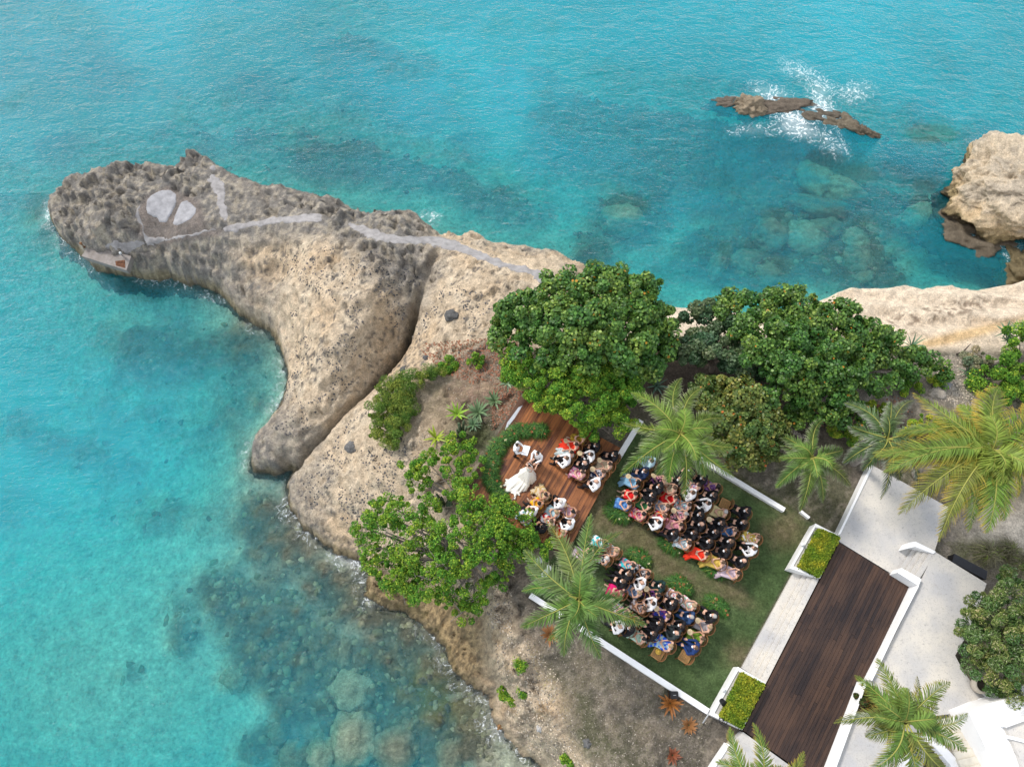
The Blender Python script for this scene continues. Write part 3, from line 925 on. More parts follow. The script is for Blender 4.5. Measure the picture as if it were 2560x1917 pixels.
# lacy foam
vor = nt.nodes.new('ShaderNodeTexVoronoi'); vor.feature = 'DISTANCE_TO_EDGE'; vor.inputs['Scale'].default_value = 1.5
dn = nt.nodes.new('ShaderNodeTexNoise'); dn.inputs['Scale'].default_value = 1.1; dn.inputs['Detail'].default_value = 6
L.new(geo.outputs['Position'], dn.inputs['Vector'])
va = nt.nodes.new('ShaderNodeVectorMath'); va.operation = 'MULTIPLY_ADD'
va.inputs[1].default_value = (1.9, 1.9, 0)
L.new(dn.outputs['Color'], va.inputs[0]); L.new(geo.outputs['Position'], va.inputs[2])
L.new(va.outputs[0], vor.inputs['Vector'])
rn = nt.nodes.new('ShaderNodeTexNoise'); rn.inputs['Scale'].default_value = 0.9; rn.inputs['Detail'].default_value = 9; rn.inputs['Roughness'].default_value = .62; rn.inputs['Distortion'].default_value = 1.6
L.new(geo.outputs['Position'], rn.inputs['Vector'])
rid = mnode('ABSOLUTE', mnode('SUBTRACT', rn.outputs['Fac'], 0.5))
edge = mnode('SUBTRACT', 1.0, mnode('DIVIDE', rid, mnode('MULTIPLY', sep.outputs[1], 0.042)))
fn = nt.nodes.new('ShaderNodeTexNoise'); fn.inputs['Scale'].default_value = 6.0; fn.inputs['Detail'].default_value = 6
L.new(geo.outputs['Position'], fn.inputs['Vector'])
ff = mnode('MULTIPLY', mnode('MAXIMUM', edge, 0.0), mnode('MULTIPLY', mnode('GREATER_THAN', sep.outputs[1], 0.12), mnode('MULTIPLY', mnode('MAXIMUM', mnode('SUBTRACT', fn.outputs['Fac'], .34), 0.0), 4.2)))
ff = mnode('MINIMUM', mnode('MULTIPLY_ADD', mnode('MULTIPLY', sep.outputs[1], sep.outputs[1]), mnode('MULTIPLY', fn.outputs['Fac'], .55), ff), 0.92)
fd = nt.nodes.new('ShaderNodeBsdfDiffuse'); fd.inputs['Color'].default_value = (0.75, 0.8, 0.82, 1)
fm = nt.nodes.new('ShaderNodeMixShader')
L.new(ff, fm.inputs[0]); L.new(wmix.outputs[0], fm.inputs[1]); L.new(fd.outputs[0], fm.inputs[2])
L.new(fm.outputs[0], outn.inputs['Surface'])
m_sea = m
inner = sins & (sd == 0)
keepf = ~(inner[:-1, :-1] & inner[1:, :-1] & inner[:-1, 1:] & inner[1:, 1:]).ravel()
seaV = np.stack([SX, SY, np.full(SX.shape, SEA)], -1).reshape(-1, 3)
sea = link('sea_water', np_mesh('sea_water', seaV, sf, sc_attr, smooth=True), None, m_sea)
tag(sea, kind='structure')
farc = np.array([(0.5, 0, .5)] * 8)
R0 = (sx[0], sy[0], sx[-1], sy[-1])
fv = [(R0[0], R0[1], SEA), (R0[2], R0[1], SEA), (R0[2], R0[3], SEA), (R0[0], R0[3], SEA), (-1500, -1500, SEA), (1500, -1500, SEA), (1500, 1500, SEA), (-1500, 1500, SEA)]
fs = link('far_sea_water', np_mesh('far_sea', fv, [(4, 5, 1, 0), (5, 6, 2, 1), (6, 7, 3, 2), (7, 4, 0, 3)], farc), None, m_sea)
tag(fs, kind='structure')


# ================================================================== ROCKS IN THE SEA
def rock_mesh(name, rx, ry, rz, seed, sub=4, amp=0.28, base=(0.2, 0.18, 0.12), wetz=None):
    bm = bmesh.new()
    bmesh.ops.create_icosphere(bm, subdivisions=sub, radius=1.0)
    V, C = [], []
    sv = Vector((seed * 3.1, seed * 7.7, seed * 1.3))
    for v in bm.verts:
        n = v.co.copy()
        d = mnoise.fractal(n * 1.3 + sv, 1.0, 2.0, 4) * amp + mnoise.fractal(n * 4.5 + sv, 0.9, 2.1, 4) * amp * 0.35
        d += -abs(mnoise.noise(n * 2.2 + sv)) * amp * 0.5
        v.co = Vector((n.x * rx, n.y * ry, n.z * rz)) * (1 + d)
        k = 0.75 + 0.5 * (mnoise.noise(n * 5 + sv) * .5 + .5)
        C.append([c * k for c in base])
    for f in bm.faces:
        f.smooth = True
    me = bpy.data.meshes.new(name)
    bm.to_mesh(me)
    bm.free()
    ca = me.color_attributes.new('col', 'FLOAT_COLOR', 'POINT')
    c4 = np.ones((len(me.vertices), 4), np.float32)
    C = np.array(C)
    if wetz is not None:
        co = np.empty(len(me.vertices) * 3, np.float32)
        me.vertices.foreach_get('co', co)
        zz = co.reshape(-1, 3)[:, 2]
        k = sstep(wetz + 0.9, wetz + 0.3, zz + 0.5 * C[:, 0])
        C = C * (1 - k[:, None]) + np.array((0.22, 0.18, 0.08)) * k[:, None]
        k = sstep(wetz + 0.4, wetz + 0.1, zz)
        C = C * (1 - k[:, None]) + np.array((0.06, 0.05, 0.035)) * k[:, None]
    c4[:, :3] = C
    ca.data.foreach_set('color', c4.ravel())
    return me


m_boulder = mat_attr('boulder_rock', rough=0.95, spec=0.1, var=0.3, scale=3.0, scale2=14, bump=0.9, dist=0.1)
for i, (px, py, z, rx, ry, rz, rot, lab) in enumerate(SUBROCK):
    z = SUBZ[i]
    p = P(px, py, z)
    o = link('submerged_boulder', rock_mesh('submerged_boulder', rx, ry, rz, i + 1, 4, 0.30, (0.42, 0.39, 0.27) if 'pale' in lab or 'tan' in lab else (0.28, 0.26, 0.18)), None, m_boulder, p)
    o.rotation_euler = (0, 0, math.radians(-rot))
    tag(o, lab, 'rock', 'boulders below the sea surface')
REEF = [(1872, 268, -7.15, 1.3, .9, .8, 5, (0.22, 0.18, 0.13), 'brown knobbly rock breaking the surface at the left of the reef'),
        (1815, 265, -7.42, 1.5, .6, .5, 0, (0.13, 0.11, 0.09), 'low wet rock at the left tip of the reef'),
        (1955, 272, -7.36, 2.6, 1.0, .55, 6, (0.12, 0.10, 0.08), 'wet rock ridge awash in the middle of the reef'),
        (2040, 292, -7.36, 2.0, .9, .5, 18, (0.11, 0.095, 0.075), 'small wet rock between two streaks of foam'),
        (2110, 316, -7.36, 1.7, .95, .6, 26, (0.14, 0.12, 0.09), 'brown reef rock right of the brightest foam'),
        (2155, 333, -7.2, 1.0, .45, .5, 30, (0.12, 0.10, 0.075), 'pointed dark rock ending the reef at the right'),
        (2410, 598, -7.55, 3.0, 1.8, .9, 20, (0.12, 0.10, 0.075), 'brown rock shelf awash below the big beige rock'),
        (2550, 680, -7.3, 1.4, 1.7, 1.0, 0, (0.13, 0.105, 0.06), 'dark weedy rock at the right edge of the picture'),
        (1272, 1790, -6.95, .42, .85, .45, 28, (0.30, 0.17, 0.08), 'small rusty orange rock standing off the cliff toe')]
for i, (px, py, z, rx, ry, rz, rot, c, lab) in enumerate(REEF):
    o = link('reef_rock', rock_mesh('reef_rock', rx, ry, rz, 60 + i, 5, 0.46, c), None, m_boulder, P(px, py, z))
    o.rotation_euler = (0, 0, math.radians(-rot))
    tag(o, lab, 'rock')

# the big beige rock at the right edge
bm = bmesh.new()
bmesh.ops.create_icosphere(bm, subdivisions=7, radius=1.0)
co = np.array([v.co[:] for v in bm.verts])
bm_f = np.array([[v.index for v in f.verts] for f in bm.faces])
bm.free()
d3 = np.zeros(len(co))
for i_, (s_, a_) in enumerate(((1.1, .26), (2.3, .16), (4.6, .085), (9.5, .05), (19, .028))):
    q3 = [mnoise.noise(Vector(c) * s_ + Vector((31 + i_, 7, 3))) for c in co]
    d3 += a_ * ((1 - np.abs(np.array(q3)) * 2) - .55 if i_ > 0 else np.array(q3))
BRR = np.array((5.0, 3.9, 3.7))
bv = co * BRR * (1 + d3)[:, None]
bv[:, 2] = np.where(bv[:, 2] > 2.6, 2.6 + (bv[:, 2] - 2.6) * .45, bv[:, 2])
nb1 = np.array([mnoise.fractal(Vector(c) * 3.1, 1, 2, 4) for c in co]); nb2 = np.array([mnoise.noise(Vector(c) * 14) for c in co])
bcol = np.zeros((len(co), 3)) + np.array((0.60, 0.50, 0.37))
bcol = mixc(bcol, sstep(.0, .35, nb1) * .6, (0.46, 0.40, 0.32))
bcol = mixc(bcol, sstep(.1, .45, nb2 + nb1 * .5) * .35, (0.30, 0.26, 0.21))
bcol = mixc(bcol, sstep(2.2, .9, bv[:, 2] + nb1) * .55, (0.54, 0.38, 0.19))
bcol = mixc(bcol, sstep(1.1, .5, bv[:, 2] + nb1 * .8) * .75, (0.25, 0.20, 0.10))
bcol = mixc(bcol, sstep(.65, .25, bv[:, 2] + nb2 * .4) * .9, (0.06, 0.05, 0.035))
o = link('sea_stack_rock', np_mesh('sea_stack', bv, bm_f, bcol, True), None, m_rock, P(2548, 492, -7.0))
o.rotation_euler = (0, 0, math.radians(-8))
tag(o, 'big beige limestone rock rising from the sea at the upper right edge', 'rock')

# ================================================================== PATHS AND PAVED BITS ON THE POINT
m_conc = mat('weathered_concrete', (0.26, 0.25, 0.25), 0.9, 0.32, 2.6, bump=0.5, bscale=14, coords='Object')


def drape(name, pxpoly, m, dz=0.05, res=0.07, jag=0.09, ref=None):
    for _ in range(2):      # trowelled edges have no sharp corners
        q_ = []
        for a_, b_ in zip(pxpoly, pxpoly[1:] + pxpoly[:1]):
            q_ += [(a_[0] * .75 + b_[0] * .25, a_[1] * .75 + b_[1] * .25), (a_[0] * .25 + b_[0] * .75, a_[1] * .25 + b_[1] * .75)]
        pxpoly = q_
    pts = [PG(x, y) for x, y in pxpoly]
    x0, x1 = min(p.x for p in pts) - .2, max(p.x for p in pts) + .2
    y0, y1 = min(p.y for p in pts) - .2, max(p.y for p in pts) + .2
    gx, gy = np.meshgrid(np.arange(x0, x1, res), np.arange(y0, y1, res))
    wob = (fbm(gx, gy, 2.5, 3, 88) - .5) * jag * 4
    ins = in_poly(gx + wob, gy + wob, [(p.x, p.y) for p in pts])
    # a trowelled surface: the ground below it, averaged
    k = 4
    gz = sum(land_h(gx + a * 0.12, gy + b * 0.12) for a in range(-k, k + 1, 2) for b in range(-k, k + 1, 2)) / 25.0
    gz = np.maximum(gz, land_h(gx, gy) - .02) + dz
    d, _ = seg_dist(gx + wob, gy + wob, [(p.x, p.y) for p in pts])
    gz = gz - 0.16 * sstep(0.14, 0.0, np.where(ins, d, 0))
    n = gx.shape[1]
    c = ins[:-1, :-1] & ins[1:, :-1] & ins[:-1, 1:] & ins[1:, 1:]
    j, i = np.nonzero(c)
    fcs = np.stack([j * n + i, j * n + i + 1, (j + 1) * n + i + 1, (j + 1) * n + i], 1)
    me = np_mesh(name, np.stack([gx, gy, gz], -1).reshape(-1, 3), fcs, smooth=True)
    return tag(link(name, me, None, m), kind='structure')


for _i, _p in enumerate(PATHS):
    if _i in (5, 6):
        drape('terrace_floor', _p, mat('smooth_concrete', (0.27, 0.27, 0.285), 0.85, 0.3, 2.0, bump=.3), dz=0.05, jag=.07)
    else:
        drape('concrete_path', _p, m_conc, dz=.035)


t = empty('landing_slab', PG(262, 640))
m_slab = mat('stained_slab', (0.17, 0.15, 0.135), 0.9, 0.4, 4.0, bump=.5, col2=(0.27, 0.25, 0.24))
o = link('slab', prism_mesh('slab', [P(x, y, -4.9) for x, y in [(203, 640), (222, 613), (328, 640), (316, 676)]], -5.35, .02), None, m_slab)
o.parent = t; o.matrix_parent_inverse = Matrix.Translation(-t.location)
o = link('rust_patch', prism_mesh('rust', [P(x, y, -4.885) for x, y in [(288, 653), (312, 650), (313, 670), (290, 664)]], -4.905), None, mat('rust', (0.10, 0.045, 0.025), .95, .7, 7))
o.parent = t; o.matrix_parent_inverse = Matrix.Translation(-t.location)
tag(t, 'stained concrete landing slab with rusty corner over the water', 'slab')
for px, py, lab, c in [(209, 616, 'short rusty pipe post at the left end of the landing slab', (0.2, .1, .05)), (307, 640, 'short grey mooring post at the right end of the landing slab', (.45, .47, .48))]:
    p = P(px, py, -4.9)
    o = link('mooring_post', tubes_mesh('mooring_post', [([(0, 0, -.1), (0, 0, .3), (.12, -.1, .5), (.12, -.1, .5)], [.08, .08, .09, .0])]), None, mat('post%d' % px, c, .6, .3, 8), p)
    tag(o, lab, 'post')

# ================================================================== WOODEN STAGE AND TERRACE
box_me = None
_bm = bmesh.new()
bmesh.ops.create_cube(_bm, size=1.0)
box_me = bm_mesh('plank', _bm)


def wood(name, c1, c2, rand, rough=0.45):
    m, nt, b = new_mat(name)
    L = nt.links
    tc = nt.nodes.new('ShaderNodeTexCoord')
    oi = nt.nodes.new('ShaderNodeObjectInfo')
    geo = nt.nodes.new('ShaderNodeNewGeometry')
    ang = DECKANG
    mp = nt.nodes.new('ShaderNodeMapping')
    mp.inputs['Rotation'].default_value = (0, 0, -ang)
    mp.inputs['Scale'].default_value = (1.2, 16.0, 1.0)
    mpr = nt.nodes.new('ShaderNodeVectorRotate'); mpr.rotation_type = 'Z_AXIS'; mpr.inputs['Angle'].default_value = -ang
    L.new(geo.outputs['Position'], mpr.inputs['Vector'])
    sc = nt.nodes.new('ShaderNodeVectorMath'); sc.operation = 'MULTIPLY'; sc.inputs[1].default_value = (0.9, 9.0, 1)
    L.new(mpr.outputs[0], sc.inputs[0])
    nz = nt.nodes.new('ShaderNodeTexNoise'); nz.inputs['Scale'].default_value = 1.0; nz.inputs['Detail'].default_value = 7; nz.inputs['Roughness'].default_value = .7
    L.new(sc.outputs[0], nz.inputs['Vector'])
    big = nt.nodes.new('ShaderNodeTexNoise'); big.inputs['Scale'].default_value = 0.7; big.inputs['Detail'].default_value = 4
    L.new(geo.outputs['Position'], big.inputs['Vector'])
    ad = nt.nodes.new('ShaderNodeMath'); ad.operation = 'MULTIPLY_ADD'; ad.inputs[1].default_value = rand
    L.new(oi.outputs['Random'], ad.inputs[0])
    s2 = nt.nodes.new('ShaderNodeMath'); s2.operation = 'MULTIPLY_ADD'; s2.inputs[1].default_value = 1.3
    L.new(nz.outputs['Fac'], s2.inputs[0]); L.new(big.outputs['Fac'], s2.inputs[2])
    L.new(s2.outputs[0], ad.inputs[2])
    mr = nt.nodes.new('ShaderNodeMapRange'); mr.inputs['From Min'].default_value = .92 + rand * .25; mr.inputs['From Max'].default_value = 1.38 + rand * .75
    L.new(ad.outputs[0], mr.inputs['Value'])
    mx = nt.nodes.new('ShaderNodeMixRGB'); mx.inputs[1].default_value = (*c1, 1); mx.inputs[2].default_value = (*c2, 1)
    L.new(mr.outputs[0], mx.inputs[0])
    L.new(mx.outputs[0], b.inputs['Base Color'])
    b.inputs['Roughness'].default_value = rough
    setspec(b, .3)
    bpn = nt.nodes.new('ShaderNodeBump'); bpn.inputs['Strength'].default_value = .25; bpn.inputs['Distance'].default_value = .01
    L.new(nz.outputs['Fac'], bpn.inputs['Height']); L.new(bpn.outputs[0], b.inputs['Normal'])
    return m


def deck(name, A, B, D, ztop, m, label, pw=0.14, gap=0.008, npieces=3, seed=0, under=None):
    """A->B is across the boards, A->D runs along them"""
    A, B, D = Vector(A), Vector(B), Vector(D)
    u = (D - A); Lg = u.length; u.normalize()
    v = (B - A); v = v - u * v.dot(u); Wd = v.length; v.normalize()
    rz = math.atan2(u.y, u.x)
    t = empty(name, (A.x, A.y, 0), 0)
    n = int(round(Wd / pw)); w = Wd / n
    rr = random.Random(seed)
    for i in range(n):
        cuts = [0.0] + sorted((k + rr.uniform(-.35, .35)) / npieces for k in range(1, npieces)) + [1.0]
        for a, b in zip(cuts, cuts[1:]):
            c = A + v * (w * (i + .5)) + u * (Lg * (a + b) / 2)
            o = link('plank', box_me, t, m)
            o.location = (c.x - t.location.x, c.y - t.location.y, ztop - .015 + rr.uniform(-.0015, .0015))
            o.rotation_euler = (0, 0, rz)
            o.scale = (Lg * (b - a) - gap, w - gap, 0.03)
    C = A + u * Lg + v * Wd
    Dd = A + u * Lg
    Bb = A + v * Wd
    loop = [A - u * 0 , Bb, C, Dd]
    inner_ = [Vector((p.x, p.y, ztop - .035)) - t.location for p in loop]
    sub = link('frame', prism_mesh('frame', inner_, under if under is not None else -.3), t, mat('deck_frame', (0.05, 0.03, 0.02), .8))
    tag(t, label, 'deck')
    return t, A, u, v, Lg, Wd


ZS = 0.35
A_ = P(1318, 994, ZS); B_ = P(1549, 1139, ZS); D_ = P(1165, 1245, ZS)
du = (D_ - A_).normalized()
DECKANG = math.atan2(du.y, du.x)
m_stage = wood('stage_wood', (0.36, 0.14, 0.05), (0.07, 0.026, 0.017), 0.6, .42)
stage = deck('wooden_stage', A_, B_, D_, ZS, m_stage, 'red brown wooden plank stage under the wedding couple', .125, .008, 3, 1, -1.2)
A2 = P(2099, 1356, .5); B2 = P(2274, 1463, .5); D2 = P(1858, 1825, .5)
du = (D2 - A2).normalized()
DECKANG = math.atan2(du.y, du.x)
m_deck2 = wood('terrace_wood', (0.068, 0.038, 0.026), (0.017, 0.012, 0.013), 0.4, .5)
terr = deck('wooden_terrace_deck', A2, B2, D2, .5, m_deck2, 'long dark brown plank deck between the two hedged planters', .14, .009, 3, 2, 0.0)

# side strip and metal sheets along the seaward side of the stage
m_fascia = mat('fascia_wood', (0.10, 0.05, 0.032), .6, .3, 4)
dd = stage[2]; vv = stage[3]
a0 = stage[1] - vv * 0.02; strip = [a0, a0 + dd * stage[4], a0 + dd * stage[4] - vv * .30, a0 - vv * .30 + dd * .1]
for k in range(3):
    s0, s1 = k / 3, (k + 1) / 3
    pts = [a0 + dd * (stage[4] * s0 + .01) - vv * .01, a0 + dd * (stage[4] * s1 - .01) - vv * .01, a0 + dd * (stage[4] * s1 - .01) - vv * .33, a0 + dd * (stage[4] * s0 + .01) - vv * .33]
    o = link('fascia_board', prism_mesh('fascia_board', [Vector((p.x, p.y, .12)) - stage[0].location for p in pts], .04, .004), stage[0], m_fascia)
m_sheet = mat('grey_sheet', (0.42, 0.45, 0.50), .45, .2, 3, spec=.5)
o = prism('metal_sheet', [(1296, 1018), (1307, 1013), (1286, 1046), (1262, 1076), (1268, 1056)], .30, .28, m_sheet, None, 0)
tag(o, 'narrow grey metal sheet along the upper seaward stage edge', 'panel')
o = prism('metal_sheet', [(1229, 1121), (1222, 1138), (1213, 1146), (1208, 1141)], .30, .28, m_sheet, None, 0)
tag(o, 'small grey metal sheet by the tree at the lower stage edge', 'panel')

# white low walls
m_white = mat('white_paint', (0.80, 0.81, 0.82), .7, .04, 3, bump=.1, bscale=30)


def wall_line(name, a, b, w, zt, zb, label, m=None, cat='wall', parts=1):
    pa, pb = P(*a, zt), P(*b, zt)
    d = (pb - pa).normalized(); s = Vector((-d.y, d.x, 0)) * w / 2
    n = 14
    top = []
    for i in range(n + 1):
        q = pa.lerp(pb, i / n) + s * (1 + random.uniform(-.04, .04)); top.append(q)
    for i in range(n, -1, -1):
        q = pa.lerp(pb, i / n) - s * (1 + random.uniform(-.04, .04)); top.append(q)
    o = link(name, prism_mesh(name, top, zb, .006), None, m or m_white)
    return tag(o, label, cat)


wall_line('garden_wall', (1325, 1487), (1771, 1778), .25, .28, -.3, 'long white low wall along the lower edge of the lawn')
wall_line('garden_wall', (1376, 1414), (1357, 1441), .25, .28, -.2, 'short white wall stub beside the palm left of the lawn')
wall_line('garden_wall', (1603, 1050), (1550, 1137), .26, .40, -.2, 'white wall piece running from the stage corner to the palm')
wall_line('garden_wall', (1735, 1137), (1962, 1274), .22, .22, -.2, 'thin white wall along the upper edge of the lawn below the round bush')
wall_line('garden_wall', (2003, 1277), (2024, 1294), .12, .2, -.2, 'tiny white kerb stub near the small palm')
wall_line('garden_wall', (1603, 833), (1732, 880), .16, .3, -.6, 'thin white wall half hidden between the big tree and the hedge')
m_pipe = mat('grey_pipe', (.35, .36, .37), .5, .1)
o = link('hand_rail', tubes_mesh('hand_rail', [([P(1776, 1778, .35), P(1757, 1806, .35), P(1757, 1806, -.05)], [.03, .03, .03])]), None, m_pipe)
tag(o, 'thin grey rail from the planter corner towards the dry slope', 'rail')

# speckled coral stone
m, nt, b = new_mat('coral_stone')
L = nt.links
tc = nt.nodes.new('ShaderNodeNewGeometry')
outc = None
mx = nt.nodes.new('ShaderNodeMixRGB'); mx.inputs[1].default_value = (0.56, 0.53, 0.48, 1); mx.inputs[2].default_value = (0.41, 0.41, 0.42, 1)
nb = nt.nodes.new('ShaderNodeTexNoise'); nb.inputs['Scale'].default_value = .6; nb.inputs['Detail'].default_value = 5
L.new(tc.outputs['Position'], nb.inputs['Vector']); 
mr0 = nt.nodes.new('ShaderNodeMapRange'); mr0.inputs['From Min'].default_value = .38; mr0.inputs['From Max'].default_value = .62
L.new(nb.outputs['Fac'], mr0.inputs['Value']); L.new(mr0.outputs[0], mx.inputs[0])
outc = mx.outputs[0]
for s, lo, hi, cc, st in ((3.0, .54, .68, (0.34, 0.33, 0.33, 1), .5), (8, .57, .66, (0.22, 0.22, 0.22, 1), .6), (18, .55, .63, (0.28, 0.27, 0.25, 1), .5)):
    n = nt.nodes.new('ShaderNodeTexNoise'); n.inputs['Scale'].default_value = s; n.inputs['Detail'].default_value = 5; n.inputs['Roughness'].default_value = .7
    L.new(tc.outputs['Position'], n.inputs['Vector'])
    r = nt.nodes.new('ShaderNodeMapRange'); r.inputs['From Min'].default_value = lo; r.inputs['From Max'].default_value = hi; r.inputs['To Max'].default_value = st
    L.new(n.outputs['Fac'], r.inputs['Value'])
    k = nt.nodes.new('ShaderNodeMixRGB'); k.inputs[2].default_value = cc
    L.new(r.outputs[0], k.inputs[0]); L.new(outc, k.inputs[1]); outc = k.outputs[0]
L.new(outc, b.inputs['Base Color']); b.inputs['Roughness'].default_value = .8; setspec(b, .25)
bn = nt.nodes.new('ShaderNodeBump'); bn.inputs['Strength'].default_value = .3; bn.inputs['Distance'].default_value = .01
L.new(n.outputs['Fac'], bn.inputs['Height']); L.new(bn.outputs[0], b.inputs['Normal'])
m_coral = m

# paving
tag(prism('stone_pavement', [(2182, 1163), (2372, 1268), (2337, 1376), (2274, 1461), (2099, 1354), (2093, 1344)], .5, -.1, m_coral, None, .006), kind='structure')
PLAZA = [(2302, 1452, 1.0), (2337, 1378, 1.0), (2467, 1458, 1.0), (2424, 1574, 1.0), (2388, 1638, 1.0), (2408, 1676, 1.0), (2440, 1720, 1.0), (2480, 1757, 1.0), (2425, 1777, 1.0), (2330, 1790, 1.0), (2240, 2300, 1.0), (1960, 2300, .5), (1990, 2100, .5), (2067, 1911, .5), (2147, 1703, .5), (2165, 1700, .5), (2281, 1461, .5)]
tag(prism('stone_pavement', [(1858, 1829), (1992, 1925), (1960, 2300), (1560, 2300), (1793, 1902), (1823, 1860)], .5, -.1, m_coral, None, .006), kind='structure')
o = prism('retaining_wall', [(2178, 1160), (2184, 1163), (2102, 1334), (2094, 1338)], .56, -.1, m_white)
tag(o, 'narrow white edge wall along the left side of the upper stone platform', 'wall')
o = prism('retaining_wall', [(1820, 1858), (1826, 1860), (1797, 1905), (1620, 2200), (1600, 2200), (1791, 1901)], .56, -.1, m_white)
tag(o, 'white edge wall of the small stone platform at the bottom', 'wall')
# wall right of the deck
def prism3(name, pts, zt, zb, m, bevel=.008):
    top = []
    for x, y, zr in pts:
        p = P(x, y, zr); top.append(Vector((p.x, p.y, zt)))
    return link(name, prism_mesh(name, top, zb, bevel), None, m)


tag(prism3('stone_pavement', PLAZA, 1.0, 0, m_coral, .004), kind='structure')
o = prism3('retaining_wall', [(2142, 1703, .5), (2166, 1712, 1.26), (2092, 1915, 1.26), (2020, 2100, 1.26), (1985, 2100, .5), (2062, 1911, .5)], 1.26, 0, m_white)
tag(o, 'white planter wall along the lower right side of the dark deck', 'wall')
o = prism3('retaining_wall', [(2276, 1461, .5), (2297, 1466, 1.22), (2178, 1700, 1.22), (2160, 1700, .5)], 1.22, 0, m_white)
tag(o, 'long bright white wall along the right side of the dark deck', 'wall')
o = prism('retaining_wall', [(2244, 1431), (2254, 1419), (2304, 1447), (2297, 1464)], 1.223, 0, m_white)
tag(o, 'short white wall closing the foot of the stone steps', 'wall')
o = prism('retaining_wall', [(2272, 1356), (2289, 1353), (2340, 1378), (2334, 1384), (2288, 1366), (2262, 1372)], 1.08, .4, m_white)
tag(o, 'white pointed cheek wall above the stone steps', 'wall')
# steps: upper platform to plaza
t = empty('stone_steps', P(2290, 1400, .5))
p0, p1 = Vector((2284, 1368)), Vector((2247, 1424))
q0, q1 = Vector((2337, 1386)), Vector((2296, 1452))
for k in range(4):
    a, b_ = k / 4, (k + 1) / 4
    z = .5 + .125 * (k + 1) - .003
    pts = [p0.lerp(q0, a), p0.lerp(q0, b_), p1.lerp(q1, b_), p1.lerp(q1, a)]
    link('step', prism_mesh('step', [P(v.x, v.y, z) - t.location for v in pts], .4 - t.location.z, .008), t, m_coral)
tag(t, 'short flight of pale stone steps beside the corner of the dark deck', 'steps')
# steps: lawn to deck
t = empty('garden_steps', P(1950, 1570, 0))
l0, l1 = Vector((1984, 1430)), Vector((1854, 1669))
r0, r1 = Vector((2047, 1449)), Vector((1914, 1709))
for k, (a, b_) in enumerate(((0, .36), (.36, .56), (.56, .76), (.76, 1.0))):
    z = .12 + .12 * k
    pts = [l0.lerp(r0, a), l0.lerp(r0, b_), l1.lerp(r1, b_), l1.lerp(r1, a)]
    link('step', prism_mesh('step', [P(v.x, v.y, z) - t.location for v in pts], -.1, .008), t, m_coral)
tag(t, 'long speckled stone steps between the lawn and the dark deck', 'steps')


# ------------------------------------------------------------------ foliage
def leaf_cloud(name, centers, normals, size, cols, aspect=0.55, shape='rhomb', jitter=0.6, rng=RNG):
    """one small folded leaf per centre"""
    N = len(centers)
    nrm = normals + rng.normal(0, jitter, (N, 3))
    nrm /= np.linalg.norm(nrm, axis=1, keepdims=True) + 1e-9
    r = rng.normal(0, 1, (N, 3))
    d = r - nrm * (r * nrm).sum(1, keepdims=True)
    d /= np.linalg.norm(d, axis=1, keepdims=True) + 1e-9
    s = np.cross(nrm, d)
    sz = (size * rng.uniform(.65, 1.3, N))[:, None]
    if shape == 'rhomb':
        loc = [(-.5, 0, 0), (.0, -aspect * .5, .10), (.5, 0, -.08), (.0, aspect * .5, .10)]
        fc = np.array([[0, 1, 2, 3]])
    else:
        loc = [(-.5, 0, 0), (-.2, -.42, .05), (.25, -.40, .05), (.5, 0, 0), (.25, .40, .05), (-.2, .42, .05)]
        fc = np.array([[0, 1, 2, 3], [0, 3, 4, 5]])
    k = len(loc)
    V = np.concatenate([(centers + sz * (d * a + s * b_ + nrm * c))[:, None, :] for a, b_, c in loc], 1).reshape(-1, 3)
    Fc = (fc[None] + (np.arange(N) * k)[:, None, None]).reshape(-1, 4)
    C = np.repeat(cols, k, 0)
    return np_mesh(name, V, Fc, C)


def crown_points(lobes, n, clump_r, clumps_per_m2=2.2, up=0.15, fill=.12, rng=RNG):
    Cn, Nn, Wt = [], [], []
    area = np.array([l[3] ** 2 for l in lobes])
    area = area / area.sum()
    for l, a in zip(lobes, area):
        c = np.array(P(l[0], l[1], l[2]))
        r = l[3]
        k = max(5, int(clumps_per_m2 * 4 * math.pi * r * r * .75 / 2))
        dirs = rng.normal(0, 1, (k, 3))
        dirs /= np.linalg.norm(dirs, axis=1, keepdims=True)
        dirs[:, 2] = np.where(dirs[:, 2] < -up, -dirs[:, 2] * .8, dirs[:, 2])
        rad = r * rng.uniform(.72, 1.06, k)
        cc = c + dirs * rad[:, None] * np.array((1, 1, .78))
        m = int(n * a)
        pick = rng.integers(0, k, m)
        crs = clump_r * rng.uniform(.35, 1.45, k)
        off = rng.normal(0, 1, (m, 3))
        off /= np.linalg.norm(off, axis=1, keepdims=True)
        off *= (crs[pick] * rng.uniform(.35, 1, m) ** .5)[:, None]
        pts = cc[pick] + off
        nr = dirs[pick] * .4 + off / clump_r * .5 + np.array((0, 0, .55))
        f = rng.random(m) < fill
        pts[f] = c + (pts[f] - c) * rng.uniform(.3, .9, (f.sum(), 1))
        Cn.append(pts); Nn.append(nr)
        Wt.append(rng.random(k)[pick])
    return np.concatenate(Cn), np.concatenate(Nn), np.concatenate(Wt)


m_leaf = mat_attr('leaf_matte', rough=.6, spec=.2, var=0, bump=0, trans=.28)
m_leafg = mat_attr('leaf_glossy', rough=.42, spec=.35, var=0, bump=0, trans=.22)
m_bark = mat('bark', (0.16, 0.13, 0.105), .9, .35, 6, bump=.5)
m_barkg = mat('bark_grey', (0.24, 0.21, 0.185), .9, .3, 6, bump=.5)


